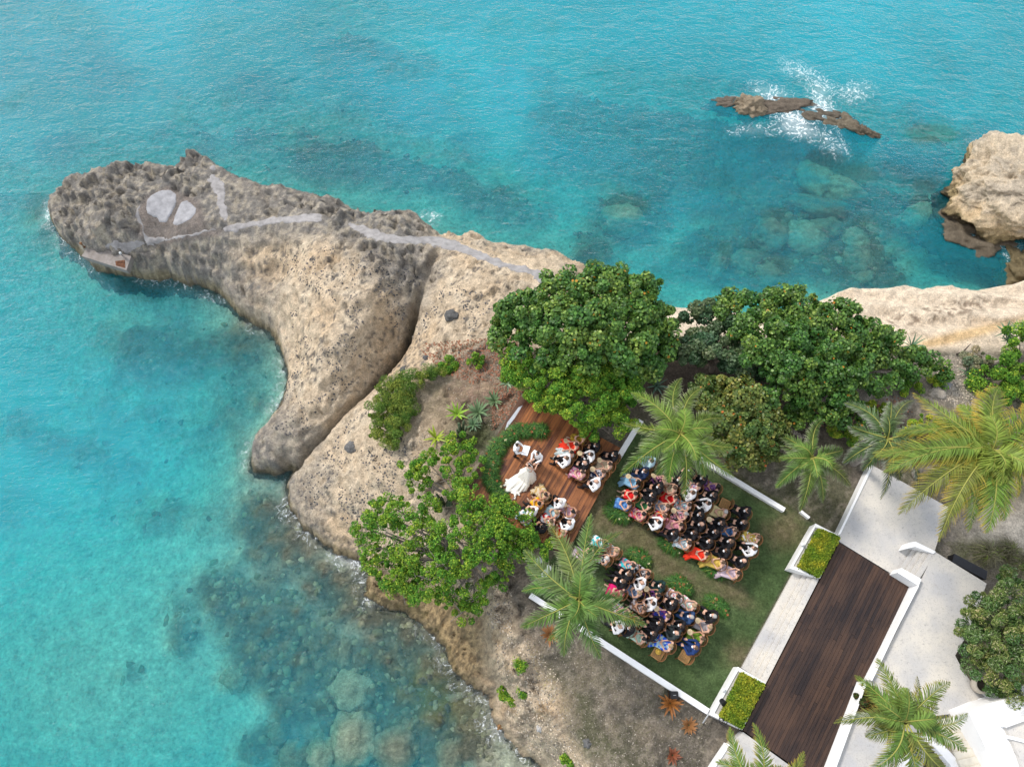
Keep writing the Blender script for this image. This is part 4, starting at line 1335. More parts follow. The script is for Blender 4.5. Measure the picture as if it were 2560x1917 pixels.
def palette(n, wt, cols, probs, rng=RNG, odd=None, oddp=0):
    cols = np.array(cols)
    i = rng.choice(len(cols), n, p=probs)
    c = cols[i] * rng.uniform(.75, 1.25, (n, 1)) * (0.78 + .44 * wt)[:, None]
    c[:, 0] *= .72 + .6 * wt
    if odd is not None:
        f = rng.random(n) < oddp
        c[f] = np.array(odd)
    return c


def tree(name, label, cat, base, lobes, n, leaf, clump_r, cols, probs, shape='rhomb', mt=None, odd=None, oddp=0, bark=None, trunk_r=.14, cpm=2.2, aspect=.55, fill=.12, group=None, twigs=0, seed=1):
    rng = np.random.default_rng(seed)
    b = PG(*base)
    t = empty(name, b)
    c, nr, wt = crown_points(lobes, n, clump_r, cpm, fill=fill, rng=rng)
    cc = palette(len(c), wt, cols, probs, rng, odd, oddp)
    me = leaf_cloud('crown', c - np.array(b), nr, leaf, cc, aspect, shape, rng=rng)
    link('crown', me, t, mt or m_leaf)
    # trunk forks towards the lobes
    specs = []
    ctr = sum((P(l[0], l[1], l[2]) for l in lobes), Vector()) / len(lobes)
    fork = b.lerp(ctr, .35)
    specs.append(([Vector((0, 0, -.3)), (fork - b) * .5 + Vector((.05, .03, 0)), fork - b], [trunk_r * 1.2, trunk_r, trunk_r * .9]))
    link('trunk', tubes_mesh('trunk', specs), t, bark or m_bark)
    rr = random.Random(seed)
    br = []
    for l in lobes:
        e = P(l[0], l[1], l[2])
        mid = fork.lerp(e, .5) + Vector((rr.uniform(-.2, .2), rr.uniform(-.2, .2), rr.uniform(-.1, .3)))
        br.append(([fork - b, mid - b, e - b], [trunk_r * .6, trunk_r * .4, trunk_r * .15]))
        for _ in range(twigs):
            a = mid.lerp(e, rr.uniform(0, 1))
            dv = Vector((rr.uniform(-1, 1), rr.uniform(-1, 1), rr.uniform(-.1, .7))) * l[3] * 1.1
            br.append(([a - b, a + dv * .5 + Vector((0, 0, .05)) - b, a + dv - b], [trunk_r * .22, trunk_r * .15, trunk_r * .05]))
    link('branches', tubes_mesh('branches', br, 5), t, bark or m_bark)
    return tag(t, label, cat, group)


G_DARK = [(0.045, 0.115, 0.02), (0.07, 0.165, 0.025), (0.13, 0.25, 0.04), (0.17, 0.30, 0.06)]
G_BRIGHT = [(0.065, 0.17, 0.02), (0.11, 0.26, 0.025), (0.20, 0.37, 0.035), (0.34, 0.46, 0.05)]

tree('sea_grape_tree', 'large dark green tree with round leaves above the stage', 'tree', (1480, 900),
     [(1320, 790, 3.4, 1.35), (1395, 765, 3.8, 1.4), (1285, 825, 2.5, 1.1), (1500, 735, 4, 1.35), (1575, 755, 4, 1.35), (1450, 830, 4.4, 1.8), (1555, 840, 4.0, 1.8), (1630, 800, 3.2, 1.2), (1655, 835, 2.6, .8),
      (1350, 870, 3.4, 1.4), (1365, 715, 3.2, .55), (1415, 705, 3.6, .5), (1535, 690, 4.4, .55), (1625, 712, 3.6, .5), (1260, 795, 2.6, .6), (1640, 890, 2.4, 1.1), (1250, 850, 2.2, .6), (1580, 920, 2.5, 1.2)],
     80000, .13, .30, G_DARK, [.3, .35, .25, .1], 'round', m_leafg, (0.45, 0.22, 0.02), .006, seed=3, cpm=4.2, fill=.2)
tree('broadleaf_tree', 'bright green bushy tree leaning over the upper stage edge', 'tree', (1450, 1010),
     [(1310, 920, 2.4, 1.1), (1370, 960, 2.8, 1.3), (1440, 930, 3.2, 1.5), (1460, 1000, 2.9, 1.3), (1530, 970, 2.8, 1.3), (1535, 1045, 2.3, .95), (1330, 975, 2.0, .7), (1490, 1060, 2.2, .75), (1400, 1010, 2.2, .8), (1290, 945, 1.6, .6), (1560, 1005, 2, .8)],
     80000, .10, .22, G_BRIGHT, [.25, .35, .28, .12], seed=5, cpm=6.0, twigs=2, fill=.2)
tree('sea_grape_hedge', 'grey green shrub right of the big tree behind the palm', 'shrub', (1780, 930),
     [(1740, 810, 1.8, .9), (1790, 800, 2.0, 1.1), (1780, 880, 2.2, 1.3), (1720, 900, 1.6, 1.0), (1840, 860, 2.4, 1.2), (1850, 930, 1.8, 1.0), (1690, 860, 1.3, .7)],
     30000, .12, .30, [(0.04, 0.085, 0.03), (0.075, 0.13, 0.055), (0.12, 0.18, 0.09)], [.4, .4, .2], 'round', m_leafg, seed=6)
tree('sea_grape_hedge', 'broad dark green round leaved shrub mass in front of the cream cliff', 'shrub', (2010, 930),
     [(1830, 775, 2.2, .95), (1900, 775, 2.6, 1.1), (1960, 765, 2.9, 1.15), (2010, 800, 2.7, 1.3), (2080, 820, 2.4, 1.3), (2150, 850, 2.1, 1.2), (2215, 870, 1.7, 1.0), (2290, 905, 1.3, .8), (2345, 925, .9, .5), (1920, 860, 3.1, 1.6), (2000, 900, 3.0, 1.7), (2080, 920, 2.6, 1.6),
      (2160, 930, 2.0, 1.2), (1960, 950, 2.5, 1.4), (2060, 1000, 2.1, 1.3), (2110, 1030, 1.6, .9), (2000, 1030, 1.5, .9), (2240, 940, 1.3, .8), (2120, 780, 2.2, .45), (1985, 735, 3.1, .4), (2100, 770, 2.3, .4)],
     100000, .12, .30, G_DARK, [.38, .36, .2, .06], 'round', m_leafg, (0.5, 0.2, 0.02), .006, seed=7, cpm=4.2, fill=.2)
tree('round_bush', 'rounded olive green bush with orange leaves beside the upper lawn wall', 'shrub', (1850, 1110),
     [(1800, 1000, 2.0, 1.2), (1860, 1010, 2.3, 1.3), (1880, 1070, 2.2, 1.4), (1820, 1080, 2.2, 1.2), (1860, 1130, 1.5, 1.1), (1905, 1120, 1.3, .9), (1760, 985, 1.5, .9), (1925, 1060, 1.5, .9)],
     46000, .12, .28, [(0.07, 0.12, 0.025), (0.12, 0.17, 0.035), (0.20, 0.23, 0.05)], [.35, .4, .25], 'round', m_leafg, (0.5, 0.13, 0.02), .012, seed=8, cpm=5.0, fill=.2)
LL = [(933, 1286, 1.2), (915, 1320, 1.0), (925, 1369, .6), (947, 1402, .4), (983, 1430, .2), (1005, 1469, -.2), (1044, 1458, .3), (1086, 1458, .8), (1100, 1416, 1.8), (1128, 1499, .0), (1164, 1527, -.3), (1183, 1495, .5), (1222, 1472, 1.0),
      (1155, 1397, 2.2), (1128, 1336, 2.3), (1169, 1336, 2.4), (1044, 1319, 1.5), (989, 1272, 1.3), (1058, 1274, 1.4), (1169, 1255, 2.0), (1211, 1277, 2.2), (1253, 1277, 2.2), (1253, 1313, 2.2), (1306, 1322, 1.8), (1336, 1362, 1.5),
      (1280, 1369, 1.7), (1200, 1400, 2.3), (1050, 1380, 1.3), (965, 1330, 1.0), (1010, 1400, .9), (1240, 1350, 2.4), (1150, 1450, 1.3), (1250, 1420, 1.4), (960, 1285, 1.1), (1275, 1300, 2.0), (1085, 1350, 1.8), (1300, 1345, 1.7), (1010, 1440, .5), (1215, 1325, 2.4)]
tree('spreading_tree', 'wide sparse tree with grey branches on the cliff below the stage', 'tree', (1210, 1420), [(a, b, c + .3, random.uniform(.55, .85)) for a, b, c in LL], 80000, .095, .20,
     G_BRIGHT, [.32, .36, .24, .08], seed=9, bark=m_barkg, trunk_r=.17, cpm=6.5, fill=.06, twigs=5)
LU = [(1139, 1105, 1.5), (1099, 1126, 1.3), (1152, 1136, 1.4), (1073, 1160, 1.0), (1046, 1187, .8), (1025, 1162, .8), (1126, 1171, 1.4), (1187, 1165, 1.5), (1152, 1203, 1.5), (1128, 1219, 1.6), (1044, 1200, .8), (1180, 1130, 1.2)]
tree('small_tree', 'small open tree between the cactus and the seaward stage edge', 'tree', (1170, 1300), [(a, b, c, random.uniform(.45, .65)) for a, b, c in LU], 17000, .095, .17, G_BRIGHT, [.25, .35, .28, .12], seed=10, bark=m_barkg, trunk_r=.09, cpm=6.5, fill=.03, twigs=2)
tree('low_shrub', 'sprawling olive green shrub on the pale slope left of the agaves', 'shrub', (1000, 1010),
     [(980, 985, -.6, .8), (962, 1025, -.9, .85), (958, 1070, -1.1, .75), (1010, 1020, -.7, .75), (1019, 953, -.5, .65), (1060, 945, -.4, .5), (1095, 935, -.4, .35), (985, 1095, -.9, .5), (1000, 1060, -.8, .6)],
     60000, .065, .26, [(0.075, 0.14, 0.02), (0.13, 0.22, 0.035), (0.22, 0.31, 0.05)], [.35, .4, .25], seed=11, trunk_r=.05, cpm=8, twigs=2, fill=.3)
for px, py, r, lab, col, s in [(1120, 915, .5, 'upright light green shrub at the upper end of the sprawling shrub', G_BRIGHT, 12), (1192, 905, .42, 'small feathery shrub near the litter by the big tree', G_BRIGHT, 13), (2110, 1085, .75, 'low lime green bush below the dark hedge', G_BRIGHT[1:] + [(.3, .38, .06)], 14),
                               (2190, 1030, .6, 'lime green bush between the two upper palms', G_BRIGHT[1:] + [(.32, .4, .05)], 15), (2310, 1075, .75, 'yellow green bush left of the big yellow palm', G_BRIGHT[1:] + [(.36, .38, .05)], 16),
                               (1265, 1728, .38, 'bright green seedling bush on the cliff edge', G_BRIGHT, 17), (1308, 1732, .22, 'tiny green bush beside the cliff seedling', G_BRIGHT, 18), (1420, 1900, .3, 'small bright bush by the bottom cliff edge', G_BRIGHT, 19), (1300, 1662, .22, 'tiny sprig of green on the pale cliff top', G_BRIGHT, 24),
                               (2440, 905, .8, 'pale grey green bush at the head of the cream cliff', [(.12, .15, .08), (.18, .21, .11), (.25, .27, .16), (.3, .3, .2)], 20), (2270, 965, .6, 'small green bush at the right end of the dark hedge', G_BRIGHT, 21), (2345, 955, .4, 'yellow green tuft bush beside the rubble', G_BRIGHT[1:] + [(.32, .4, .05)], 22),
                               (1280, 1750, .2, 'second tiny sprig hanging from the cliff edge', G_BRIGHT, 25)]:
    g = PG(px, py)
    tree('small_bush', lab, 'shrub', (px, py), [(px, py, g.z + r * .6, r), (px + 14 * r * 1.4, py + 6, g.z + r * .4, r * .7), (px - 16 * r * 1.4, py - 4, g.z + r * .4, r * .7)], int(9000 * r * r + 500), .085, .17, col, [.25, .3, .3, .15], seed=s, trunk_r=.03, cpm=4)
tree('shrub_thicket', 'green thicket above the big palm at the right edge', 'shrub', (2520, 960), [(2500, 900, 1, .9), (2550, 860, 1.2, 1.), (2600, 900, 1.2, 1.2), (2540, 940, 1, 1.), (2480, 950, .8, .8), (2520, 985, .8, .7), (2580, 970, 1, .9), (2440, 955, .5, .5)], 22000, .11, .28, G_BRIGHT, [.4, .35, .2, .05], seed=26)
tree('pittosporum_shrub', 'big grey green shrub mound beside the plaza at the right edge', 'shrub', (2500, 1600),
     [(2470, 1530, 2.4, 1.0), (2520, 1500, 2.8, 1.2), (2440, 1600, 2.0, .85), (2490, 1600, 2.8, 1.2), (2540, 1580, 3.0, 1.3), (2470, 1670, 2.2, .95), (2530, 1680, 2.6, 1.1), (2580, 1640, 3.0, 1.2), (2500, 1740, 1.8, .65), (2550, 1740, 2.0, .8), (2430, 1555, 1.5, .6), (2570, 1480, 2.4, 1.0)],
     44000, .12, .24, [(0.08, 0.15, 0.035), (0.14, 0.22, 0.055), (0.23, 0.30, 0.11), (0.34, 0.38, 0.22)], [.3, .35, .25, .1], seed=27, cpm=3.4, aspect=.3)


def box_hedge(label, quad, zb, zt, seed):
    rng = np.random.default_rng(seed)
    c0 = sum((P(x, y, zt) for x, y in quad), Vector()) / 4
    t = empty('box_hedge', Vector((c0.x, c0.y, zb)))
    W_ = [P(x, y, zt) for x, y in quad]
    n = 15000
    a, b_ = rng.random(n), rng.random(n)
    w = np.array([[p.x, p.y] for p in W_])
    xy = (w[0] * (1 - a)[:, None] + w[1] * a[:, None]) * (1 - b_)[:, None] + (w[3] * (1 - a)[:, None] + w[2] * a[:, None]) * b_[:, None]
    side = rng.random(n) < .35
    z = np.where(side, rng.uniform(zb, zt, n), zt + .10 * (fbm(xy[:, 0], xy[:, 1], 2.0, 3, seed) - .5) * 2 + rng.normal(0, .025, n))
    e = np.minimum(np.minimum(a, 1 - a), np.minimum(b_, 1 - b_))
    z = z - .12 * np.exp(-(e / .06) ** 2) * (~side)
    # side leaves pushed to the faces
    f = side
    k = rng.integers(0, 4, n)
    aa = np.where(f & (k == 0), 0, np.where(f & (k == 1), 1, a)); bb = np.where(f & (k == 2), 0, np.where(f & (k == 3), 1, b_))
    xy = (w[0] * (1 - aa)[:, None] + w[1] * aa[:, None]) * (1 - bb)[:, None] + (w[3] * (1 - aa)[:, None] + w[2] * aa[:, None]) * bb[:, None]
    pts = np.stack([xy[:, 0], xy[:, 1], z], 1) + rng.normal(0, .025, (n, 3))
    nr = np.tile(np.array((0, 0, 1.)), (n, 1))
    wt = vnoise(pts[:, 0] * 3, pts[:, 1] * 3, 5)
    cc = palette(n, wt, [(0.10, 0.17, 0.015), (0.19, 0.27, 0.02), (0.31, 0.36, 0.03)], [.3, .4, .3], rng)
    link('foliage', leaf_cloud('foliage', pts - np.array(t.location), nr, .075, cc, .6, rng=rng), t, m_leaf)
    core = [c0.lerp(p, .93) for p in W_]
    link('soil', prism_mesh('soil', [Vector((p.x, p.y, zt - .12)) - t.location for p in core], 0), t, mat('hedge_core', (0.03, 0.035, 0.012), .9))  # dark filler core inside the hedge, reaching just below the leaf tops
    return tag(t, label, 'hedge')


def planter(label, outer, inner, zt, zb):
    """U shaped planter: a white wall outside and a speckled ledge inside"""
    c = sum((P(x, y, zt) for x, y in outer), Vector()) / 4
    t = empty('planter', Vector((c.x, c.y, 0)))
    def L4(q, s): return [(q[i][0] + (sum(v[0] for v in q) / 4 - q[i][0]) * s, q[i][1] + (sum(v[1] for v in q) / 4 - q[i][1]) * s) for i in range(4)]
    link('stone_ledge', prism_mesh('stone_ledge', [P(x, y, zt) - t.location for x, y in L4(outer, .10)], zb, .01), t, m_coral)
    rim_o = outer; rim_i = L4(outer, .13)
    for i in (3, 0, 2, 1):
        j = (i + 1) % 4
        pts = [rim_o[i], rim_o[j], rim_i[j], rim_i[i]]
        link('rim_wall', prism_mesh('rim_wall', [P(x, y, zt + .06) - t.location for x, y in pts], zb - .002, .008), t, m_white)
    return tag(t, label, 'planter')


planter('white U shaped planter at the upper end of the garden steps', [(2039, 1308), (2098, 1338), (2050, 1446), (1975, 1420)], None, .62, -.05)
planter('white U shaped planter at the lower end of the garden steps', [(1845, 1666), (1914, 1706), (1856, 1824), (1777, 1787)], None, .62, -.05)
box_hedge('clipped yellow green hedge in the upper planter', [(2049, 1322), (2100, 1342), (2050, 1440), (2001, 1413)], .62, .98, 31)
box_hedge('clipped yellow green hedge in the lower planter', [(1856, 1683), (1911, 1711), (1856, 1818), (1804, 1789)], .62, .98, 32)
# things on the planters
m_black = mat('black_plastic', (0.012, 0.012, 0.014), .45, .1)
bm = bmesh.new()
bmesh.ops.create_cone(bm, cap_ends=True, segments=16, radius1=.10, radius2=.13, depth=.22)
o = link('flood_light', bm_mesh('flood_light', bm), None, m_black, P(1807, 1754, .9)); o.rotation_euler = (.7, .5, 0)
tag(o, 'black spotlight on the ledge of the lower planter', 'spotlight')
bm = bmesh.new()
for i in range(18):
    a0_, a1_ = 2 * math.pi * i / 18, 2 * math.pi * (i + 1) / 18
    bar(bm, (.17 * math.cos(a0_), .17 * math.sin(a0_), 0), (.17 * math.cos(a1_), .17 * math.sin(a1_), 0), .025, .025)
for i in range(3):
    a0_ = math.pi * i / 3
    bar(bm, (-.17 * math.cos(a0_), -.17 * math.sin(a0_), 0), (.17 * math.cos(a0_), .17 * math.sin(a0_), 0), .015, .015)
o = link('cable_reel', bm_mesh('cable_reel', bm), None, m_black, P(1808, 1800, .72))
tag(o, 'black wire ring lying on the corner of the lower planter', 'reel')
for px, py, lab in [(2004, 1361, 'small white globe lamp on the wall of the upper planter'), (1807, 1723, 'small white globe lamp on the wall of the lower planter')]:
    t = empty('globe_lamp', P(px, py, .68))
    bm = bmesh.new(); bmesh.ops.create_uvsphere(bm, u_segments=12, v_segments=8, radius=.08, matrix=Matrix.Translation((0, 0, .1)))
    link('globe', bm_mesh('globe', bm, True), t, mat('globe_white', (.8, .8, .8), .3))
    bm = bmesh.new(); bmesh.ops.create_cone(bm, cap_ends=True, segments=10, radius1=.05, radius2=.04, depth=.06, matrix=Matrix.Translation((0, 0, .01)))
    link('base', bm_mesh('base', bm), t, m_white)
    tag(t, lab, 'lamp')

# ------------------------------------------------------------------ palms
m_frond = mat_attr('palm_frond', rough=.5, spec=.22, var=0, bump=0, trans=.2)
m_ptrunk = mat('palm_trunk', (0.26, 0.235, 0.21), .9, .3, 5, bump=.6, bscale=16)


def frond_mesh(base, tip, rise, width, cg, ct, seed, twist=0.0, n=62, tipfrac=.25):
    """base/tip in local coordinates; an arching rib with drooping leaflets"""
    rr = np.random.default_rng(seed)
    base, tip = Vector(base), Vector(tip)
    mid = base.lerp(tip, .48) + Vector((0, 0, rise))
    side0 = (tip - base).cross(Vector((0, 0, 1))).normalized()
    mid = mid + side0 * twist
    V, Fc, C = [], [], []
    def bz(t): return base * (1 - t) ** 2 + mid * 2 * t * (1 - t) + tip * t * t
    def dz(t): return ((mid - base) * (1 - t) + (tip - mid) * t).normalized()
    Ltot = (mid - base).length + (tip - mid).length
    # rib
    pr = None
    K = 14
    for i in range(K + 1):
        t = i / K
        p, d = bz(t), dz(t)
        s = d.cross(Vector((0, 0, 1))).normalized(); u = s.cross(d)
        r = .034 * (1 - t) + .006
        for a in (0, 2.09, 4.19):
            V.append(p + s * math.cos(a) * r + u * (math.sin(a) * r + .01)); C.append((.36, .36, .09))
        if i:
            o_ = (i - 1) * 3
            for j in range(3):
                Fc.append((o_ + j, o_ + (j + 1) % 3, o_ + 3 + (j + 1) % 3, o_ + 3 + j))
    roll = rr.uniform(-.7, .7)
    for sgn in (-1, 1):
        for i in range(n):
            t = .10 + .90 * (i + .5 * rr.random()) / n
            p, d = bz(t), dz(t)
            s = d.cross(Vector((0, 0, 1))).normalized(); u = s.cross(d).normalized()
            prof = math.sin(math.pi * min(1, (t + .10) ** .85 * .86 + .06)) ** .55
            ln = width * prof * rr.uniform(.82, 1.08)
            if t > .93: ln *= .75
            ang = .38 + .75 * t + rr.uniform(-.13, .13)      # sweep towards the tip
            dirv = (s * sgn * math.cos(ang) + d * math.sin(ang)).normalized()
            lift = .35 + roll * sgn + rr.uniform(-.28, .28)
            d1 = (dirv + u * lift * .55).normalized()
            droop = rr.uniform(.35, 1.05)
            p1 = p + d1 * ln * .4
            p2 = p1 + (d1 + Vector((0, 0, -droop * .7))).normalized() * ln * .33
            p3 = p2 + (d1 + Vector((0, 0, -droop * 1.5))).normalized() * ln * .27
            w = .022 * (0.8 + .5 * rr.random())
            ax = d.lerp(dirv, .2).normalized()
            k = len(V)
            br_ = rr.uniform(.55, 1.35)
            c0 = [q_ * br_ for q_ in cg]
            mx_ = tipfrac * rr.uniform(.4, 1.3) + .25 * max(0, t - .7)
            c1 = [a * (1 - mx_ * .5) + b_ * mx_ * .5 for a, b_ in zip(c0, ct)]
            c2 = [a * (1 - min(1, mx_ * 2)) + b_ * min(1, mx_ * 2) for a, b_ in zip(c0, ct)]
            for q_, ww, cc in ((p, w * .8, c0), (p1, w * 1.15, c0), (p2, w * .8, c1), (p3, w * .12, c2)):
                V.append(q_ - ax * ww); V.append(q_ + ax * ww); C.append(cc); C.append(cc)
            for j in range(3):
                Fc.append((k + 2 * j, k + 2 * j + 1, k + 2 * j + 3, k + 2 * j + 2))
    return np_mesh('frond', [tuple(v) for v in V], Fc, np.array(C))


def palm(label, crown, zc, base, tips, cg, ct, width=.62, tipfrac=.25, rise=.8, seed=0, extra=6, drop=1.2, tr=.13, n=64):
    b = PG(*base)
    cpos = P(crown[0], crown[1], zc)
    t = empty('palm_tree', b)
    mid1 = b.lerp(cpos, .35) + Vector((cpos.x - b.x, cpos.y - b.y, 0)) * .18
    pts, rad = [], []
    for i in range(11):
        s = i / 10
        q_ = b * (1 - s) ** 2 + mid1 * 2 * s * (1 - s) + (cpos - Vector((0, 0, .15))) * s * s
        pts.append(q_ - b + (Vector((0, 0, -.2)) if i == 0 else Vector())); rad.append(tr * (1.35 - .5 * s) * (1.06 if i % 2 else 1))
    link('trunk', tubes_mesh('trunk', [(pts, rad)], 10), t, m_ptrunk)
    rr = random.Random(seed)
    allt = [(x, y, None) for x, y in tips]
    for i, (x, y, _) in enumerate(allt):
        ztip = zc - drop * rr.uniform(.5, 1.3)
        tp = P(x, y, ztip)
        v = tp - cpos
        st = cpos + Vector((v.x, v.y, 0)).normalized() * .10
        g = [c * rr.uniform(.85, 1.15) for c in cg]
        me = frond_mesh(st - b, tp - b, rise * rr.uniform(.7, 1.2) * max(.5, v.length / 3), width * rr.uniform(.85, 1.1), g, ct, seed * 50 + i, twist=rr.uniform(-.65, .65) * v.length / 2.5, tipfrac=tipfrac, n=n)
        link('frond', me, t, m_frond)
    for i in range(extra):   # young fronds at the heart
        a = rr.uniform(0, 2 * math.pi); ln = rr.uniform(.8, 1.5)
        v = Vector((math.cos(a), math.sin(a), 0)) * ln
        me = frond_mesh(cpos - b, cpos + v + Vector((0, 0, rr.uniform(.0, .8))) - b, .55, width * .75, [c * 1.25 for c in cg], ct, seed * 50 + 30 + i, twist=rr.uniform(-.2, .2), n=40, tipfrac=.08)
        link('frond', me, t, m_frond)
    nuts = []
    for i in range(5):
        a = rr.uniform(0, 6.28)
        bm = bmesh.new(); bmesh.ops.create_icosphere(bm, subdivisions=2, radius=.11)
        o = link('coconut', bm_mesh('coconut', bm, True), t, mat('coconut', (.16, .15, .04), .5, .3), cpos + Vector((.22 * math.cos(a), .22 * math.sin(a), -.30)) - b)
    return tag(t, label, 'palm tree')


PG1 = (0.115, 0.19, 0.03)
TIPW = (0.48, 0.46, 0.36); TIPY = (0.50, 0.34, 0.06)
palm('full green palm over the upper block of guests', (1700, 1085), 5.0, (1692, 1140),
     [(1578, 981), (1704, 945), (1759, 969), (1554, 1055), (1808, 1046), (1831, 1118), (1836, 1192), (1551, 1189), (1672, 1206), (1711, 1247), (1641, 1187), (1762, 1190), (1640, 1010), (1600, 1120), (1780, 1090)], PG1, TIPW, .68, .35, seed=1)
palm('full green palm at the lower left corner of the lawn', (1447, 1500), 5.0, (1432, 1520),
     [(1365, 1300), (1478, 1283), (1556, 1328), (1616, 1561), (1502, 1645), (1410, 1640), (1302, 1568), (1305, 1478), (1313, 1416), (1311, 1374), (1405, 1340), (1555, 1490), (1370, 1600)], (0.10, 0.185, 0.04), TIPW, .66, .30, seed=2)
palm('small palm standing alone right of the round bush', (2030, 1145), 3.6, (2030, 1180),
     [(2057, 1050), (1945, 1086), (1939, 1219), (2000, 1279), (2057, 1255), (2126, 1215), (2108, 1125), (1950, 1110), (1975, 1180), (2095, 1180)], (0.105, 0.18, 0.035), TIPW, .58, .35, seed=3, extra=5)
palm('palm with wind bleached frond tips left of the big yellow palm', (2218, 1098), 4.6, (2135, 1158),
     [(2111, 1007), (2286, 1001), (2228, 1005), (2108, 1158), (2157, 1176), (2202, 1249), (2292, 1246), (2123, 1065), (2300, 1120), (2250, 1200)], (0.08, 0.13, 0.045), (0.5, .5, .45), .6, .5, seed=4, extra=5)
palm('largest palm with long yellow fronds at the right edge', (2480, 1125), 6.5, (2292, 1185),
     [(2286, 983), (2184, 1131), (2247, 1285), (2347, 1352), (2468, 1330), (2546, 1235), (2498, 968), (2590, 1170), (2590, 1070), (2241, 1086), (2398, 1012), (2420, 1330), (2190, 1140), (2560, 1010), (2510, 1300), (2620, 1240), (2300, 1190), (2380, 1290), (2340, 1050), (2450, 980), (2210, 1180), (2440, 1290)], (0.155, 0.215, 0.035), (0.60, 0.38, 0.05), .9, .6, 1.0, seed=5, extra=10, tr=.17, n=88)
palm('green palm growing from the plaza at the lower right', (2262, 1803), 4.6, (2235, 1800),
     [(2193, 1645), (2139, 1688), (2085, 1807), (2164, 1839), (2172, 1925), (2228, 1940), (2293, 1690), (2376, 1705), (2419, 1782), (2417, 1877), (2385, 1940), (2297, 1950), (2340, 1740)], (0.11, 0.18, 0.035), TIPY, .60, .35, seed=6)
palm('palm cut off by the bottom edge below the lower planter', (1895, 1985), 4.0, (1890, 1960),
     [(1825, 1816), (1883, 1806), (1790, 1903), (2010, 1878), (1960, 1920), (1800, 1990), (1850, 2080), (1960, 2080), (2000, 2000)], (0.12, 0.18, 0.035), TIPY, .55, .5, seed=7)


# ------------------------------------------------------------------ spiky plants
def blade_mesh(L_, w, bend, col, curl=0.0, thick=.012):
    V, C = [], []
    Fc = []
    K = 6
    for i in range(K + 1):
        t = i / K
        r = L_ * t
        z = bend[0] * t + bend[1] * t * t
        ww = w * (1 - t ** 2.2) * (.6 + .7 * min(1, t * 3)) + .002
        V += [(r, -ww, z + ww * .35), (r, 0, z), (r, ww, z + ww * .35)]
        cc = [c * (1 + .25 * t) for c in col]
        C += [[c * 1.25 for c in cc], cc, [c * 1.25 for c in cc]]
        if i:
            o_ = 3 * (i - 1)
            Fc += [(o_, o_ + 1, o_ + 4, o_ + 3), (o_ + 1, o_ + 2, o_ + 5, o_ + 4)]
    return np_mesh('leaf', V, Fc, np.array(C), smooth=True)


m_agave = mat_attr('succulent_leaf', rough=.45, spec=.4, var=.15, scale=8, scale2=30, bump=0)


def rosette(name, label, cat, px, py, n, L_, w, col, up=(.2, .9), group=None, bendz=-.2, seed=0, dz=0.0):
    rr = random.Random(seed)
    b = PG(px, py)
    t = empty(name, b + Vector((0, 0, dz)))
    meshes = [blade_mesh(L_ * s, w, (L_ * (.2 + .5 * k), bendz * L_), [c * q_ for c in col]) for k, s, q_ in ((0, 1., .9), (.5, .95, 1.), (1.2, .85, 1.2), (1.8, .7, 1.1))]
    for i in range(n):
        lay = i / n
        me = meshes[min(3, int(lay * 4))]
        o = link('leaf', me, t, m_agave)
        o.rotation_euler = (rr.uniform(-.1, .1), rr.uniform(-.15, .15), i * 2.4 + rr.uniform(-.2, .2))
        s = rr.uniform(.8, 1.1)
        o.scale = (s, s, s)
    bm = bmesh.new(); bmesh.ops.create_icosphere(bm, subdivisions=1, radius=w * 1.4)
    link('crown', bm_mesh('crown', bm), t, m_agave if False else mat('plant_heart', (.06, .07, .03), .8))
    return tag(t, label, cat, group)


rosette('agave', 'largest spiky agave with pale edged leaves by the stage', 'agave', 1195, 1032, 34, .72, .045, (0.10, 0.16, 0.075), seed=1)
rosette('agave', 'agave between the largest one and the big tree', 'agave', 1236, 1002, 28, .58, .04, (0.10, 0.16, 0.075), seed=2)
rosette('agave', 'small agave below the largest one', 'agave', 1183, 1062, 22, .48, .035, (0.08, 0.14, 0.07), seed=3)
rosette('yucca', 'blue green yucca blade cluster under the big tree edge', 'yucca', 1268, 958, 14, .6, .04, (0.16, 0.23, 0.14), seed=4)
rosette('yucca', 'yellow edged yucca leaves behind the stage corner', 'yucca', 1318, 975, 16, .65, .03, (0.18, 0.20, 0.06), seed=5)
rosette('dracaena', 'bright green long leaved plant above the column cactus', 'plant', 1143, 1035, 12, .75, .05, (0.14, 0.24, 0.02), seed=6)
rosette('dracaena', 'bright yellow green long leaved plant left of the column cactus', 'plant', 1090, 1095, 11, .72, .05, (0.20, 0.26, 0.02), seed=7)
for i, (px, py, s, lab) in enumerate([(1675, 1757, .62, 'largest orange bromeliad beside the black loudspeaker'), (1722, 1812, .42, 'brown red bromeliad right of the largest one'), (1681, 1887, .40, 'dark red bromeliad near the bottom edge'), (1375, 1585, .55, 'rusty bromeliad left of the long white wall')]):
    rosette('bromeliad', lab, 'bromeliad', px, py, 22, s, .05, ((0.22, 0.085, 0.02), (0.17, .08, .03), (.15, .05, .025), (.17, .075, .025))[i], seed=20 + i)
for i, (px, py, s) in enumerate([(2485, 850, .6), (2520, 845, .65), (2548, 848, .6), (2490, 870, .5), (2255, 885, .7), (2415, 935, .5)]):
    rosette('yucca', ['spiky yucca leftmost on the crest of the right thicket', 'spiky yucca in the middle of the right thicket crest', 'spiky yucca at the right edge of the thicket crest', 'smaller yucca just below the thicket crest', 'yucca poking from the right end of the dark hedge', 'thin yucca beside the rubble patch'][i],
            'yucca', px, py, 22, s, .03, (0.10, 0.17, 0.10), seed=30 + i, dz=.9 if i != 5 else .1)
rosette('yucca', 'shaded yucca in the dark gap under the big tree', 'yucca', 1640, 965, 20, .8, .035, (0.06, 0.11, 0.07), seed=39)


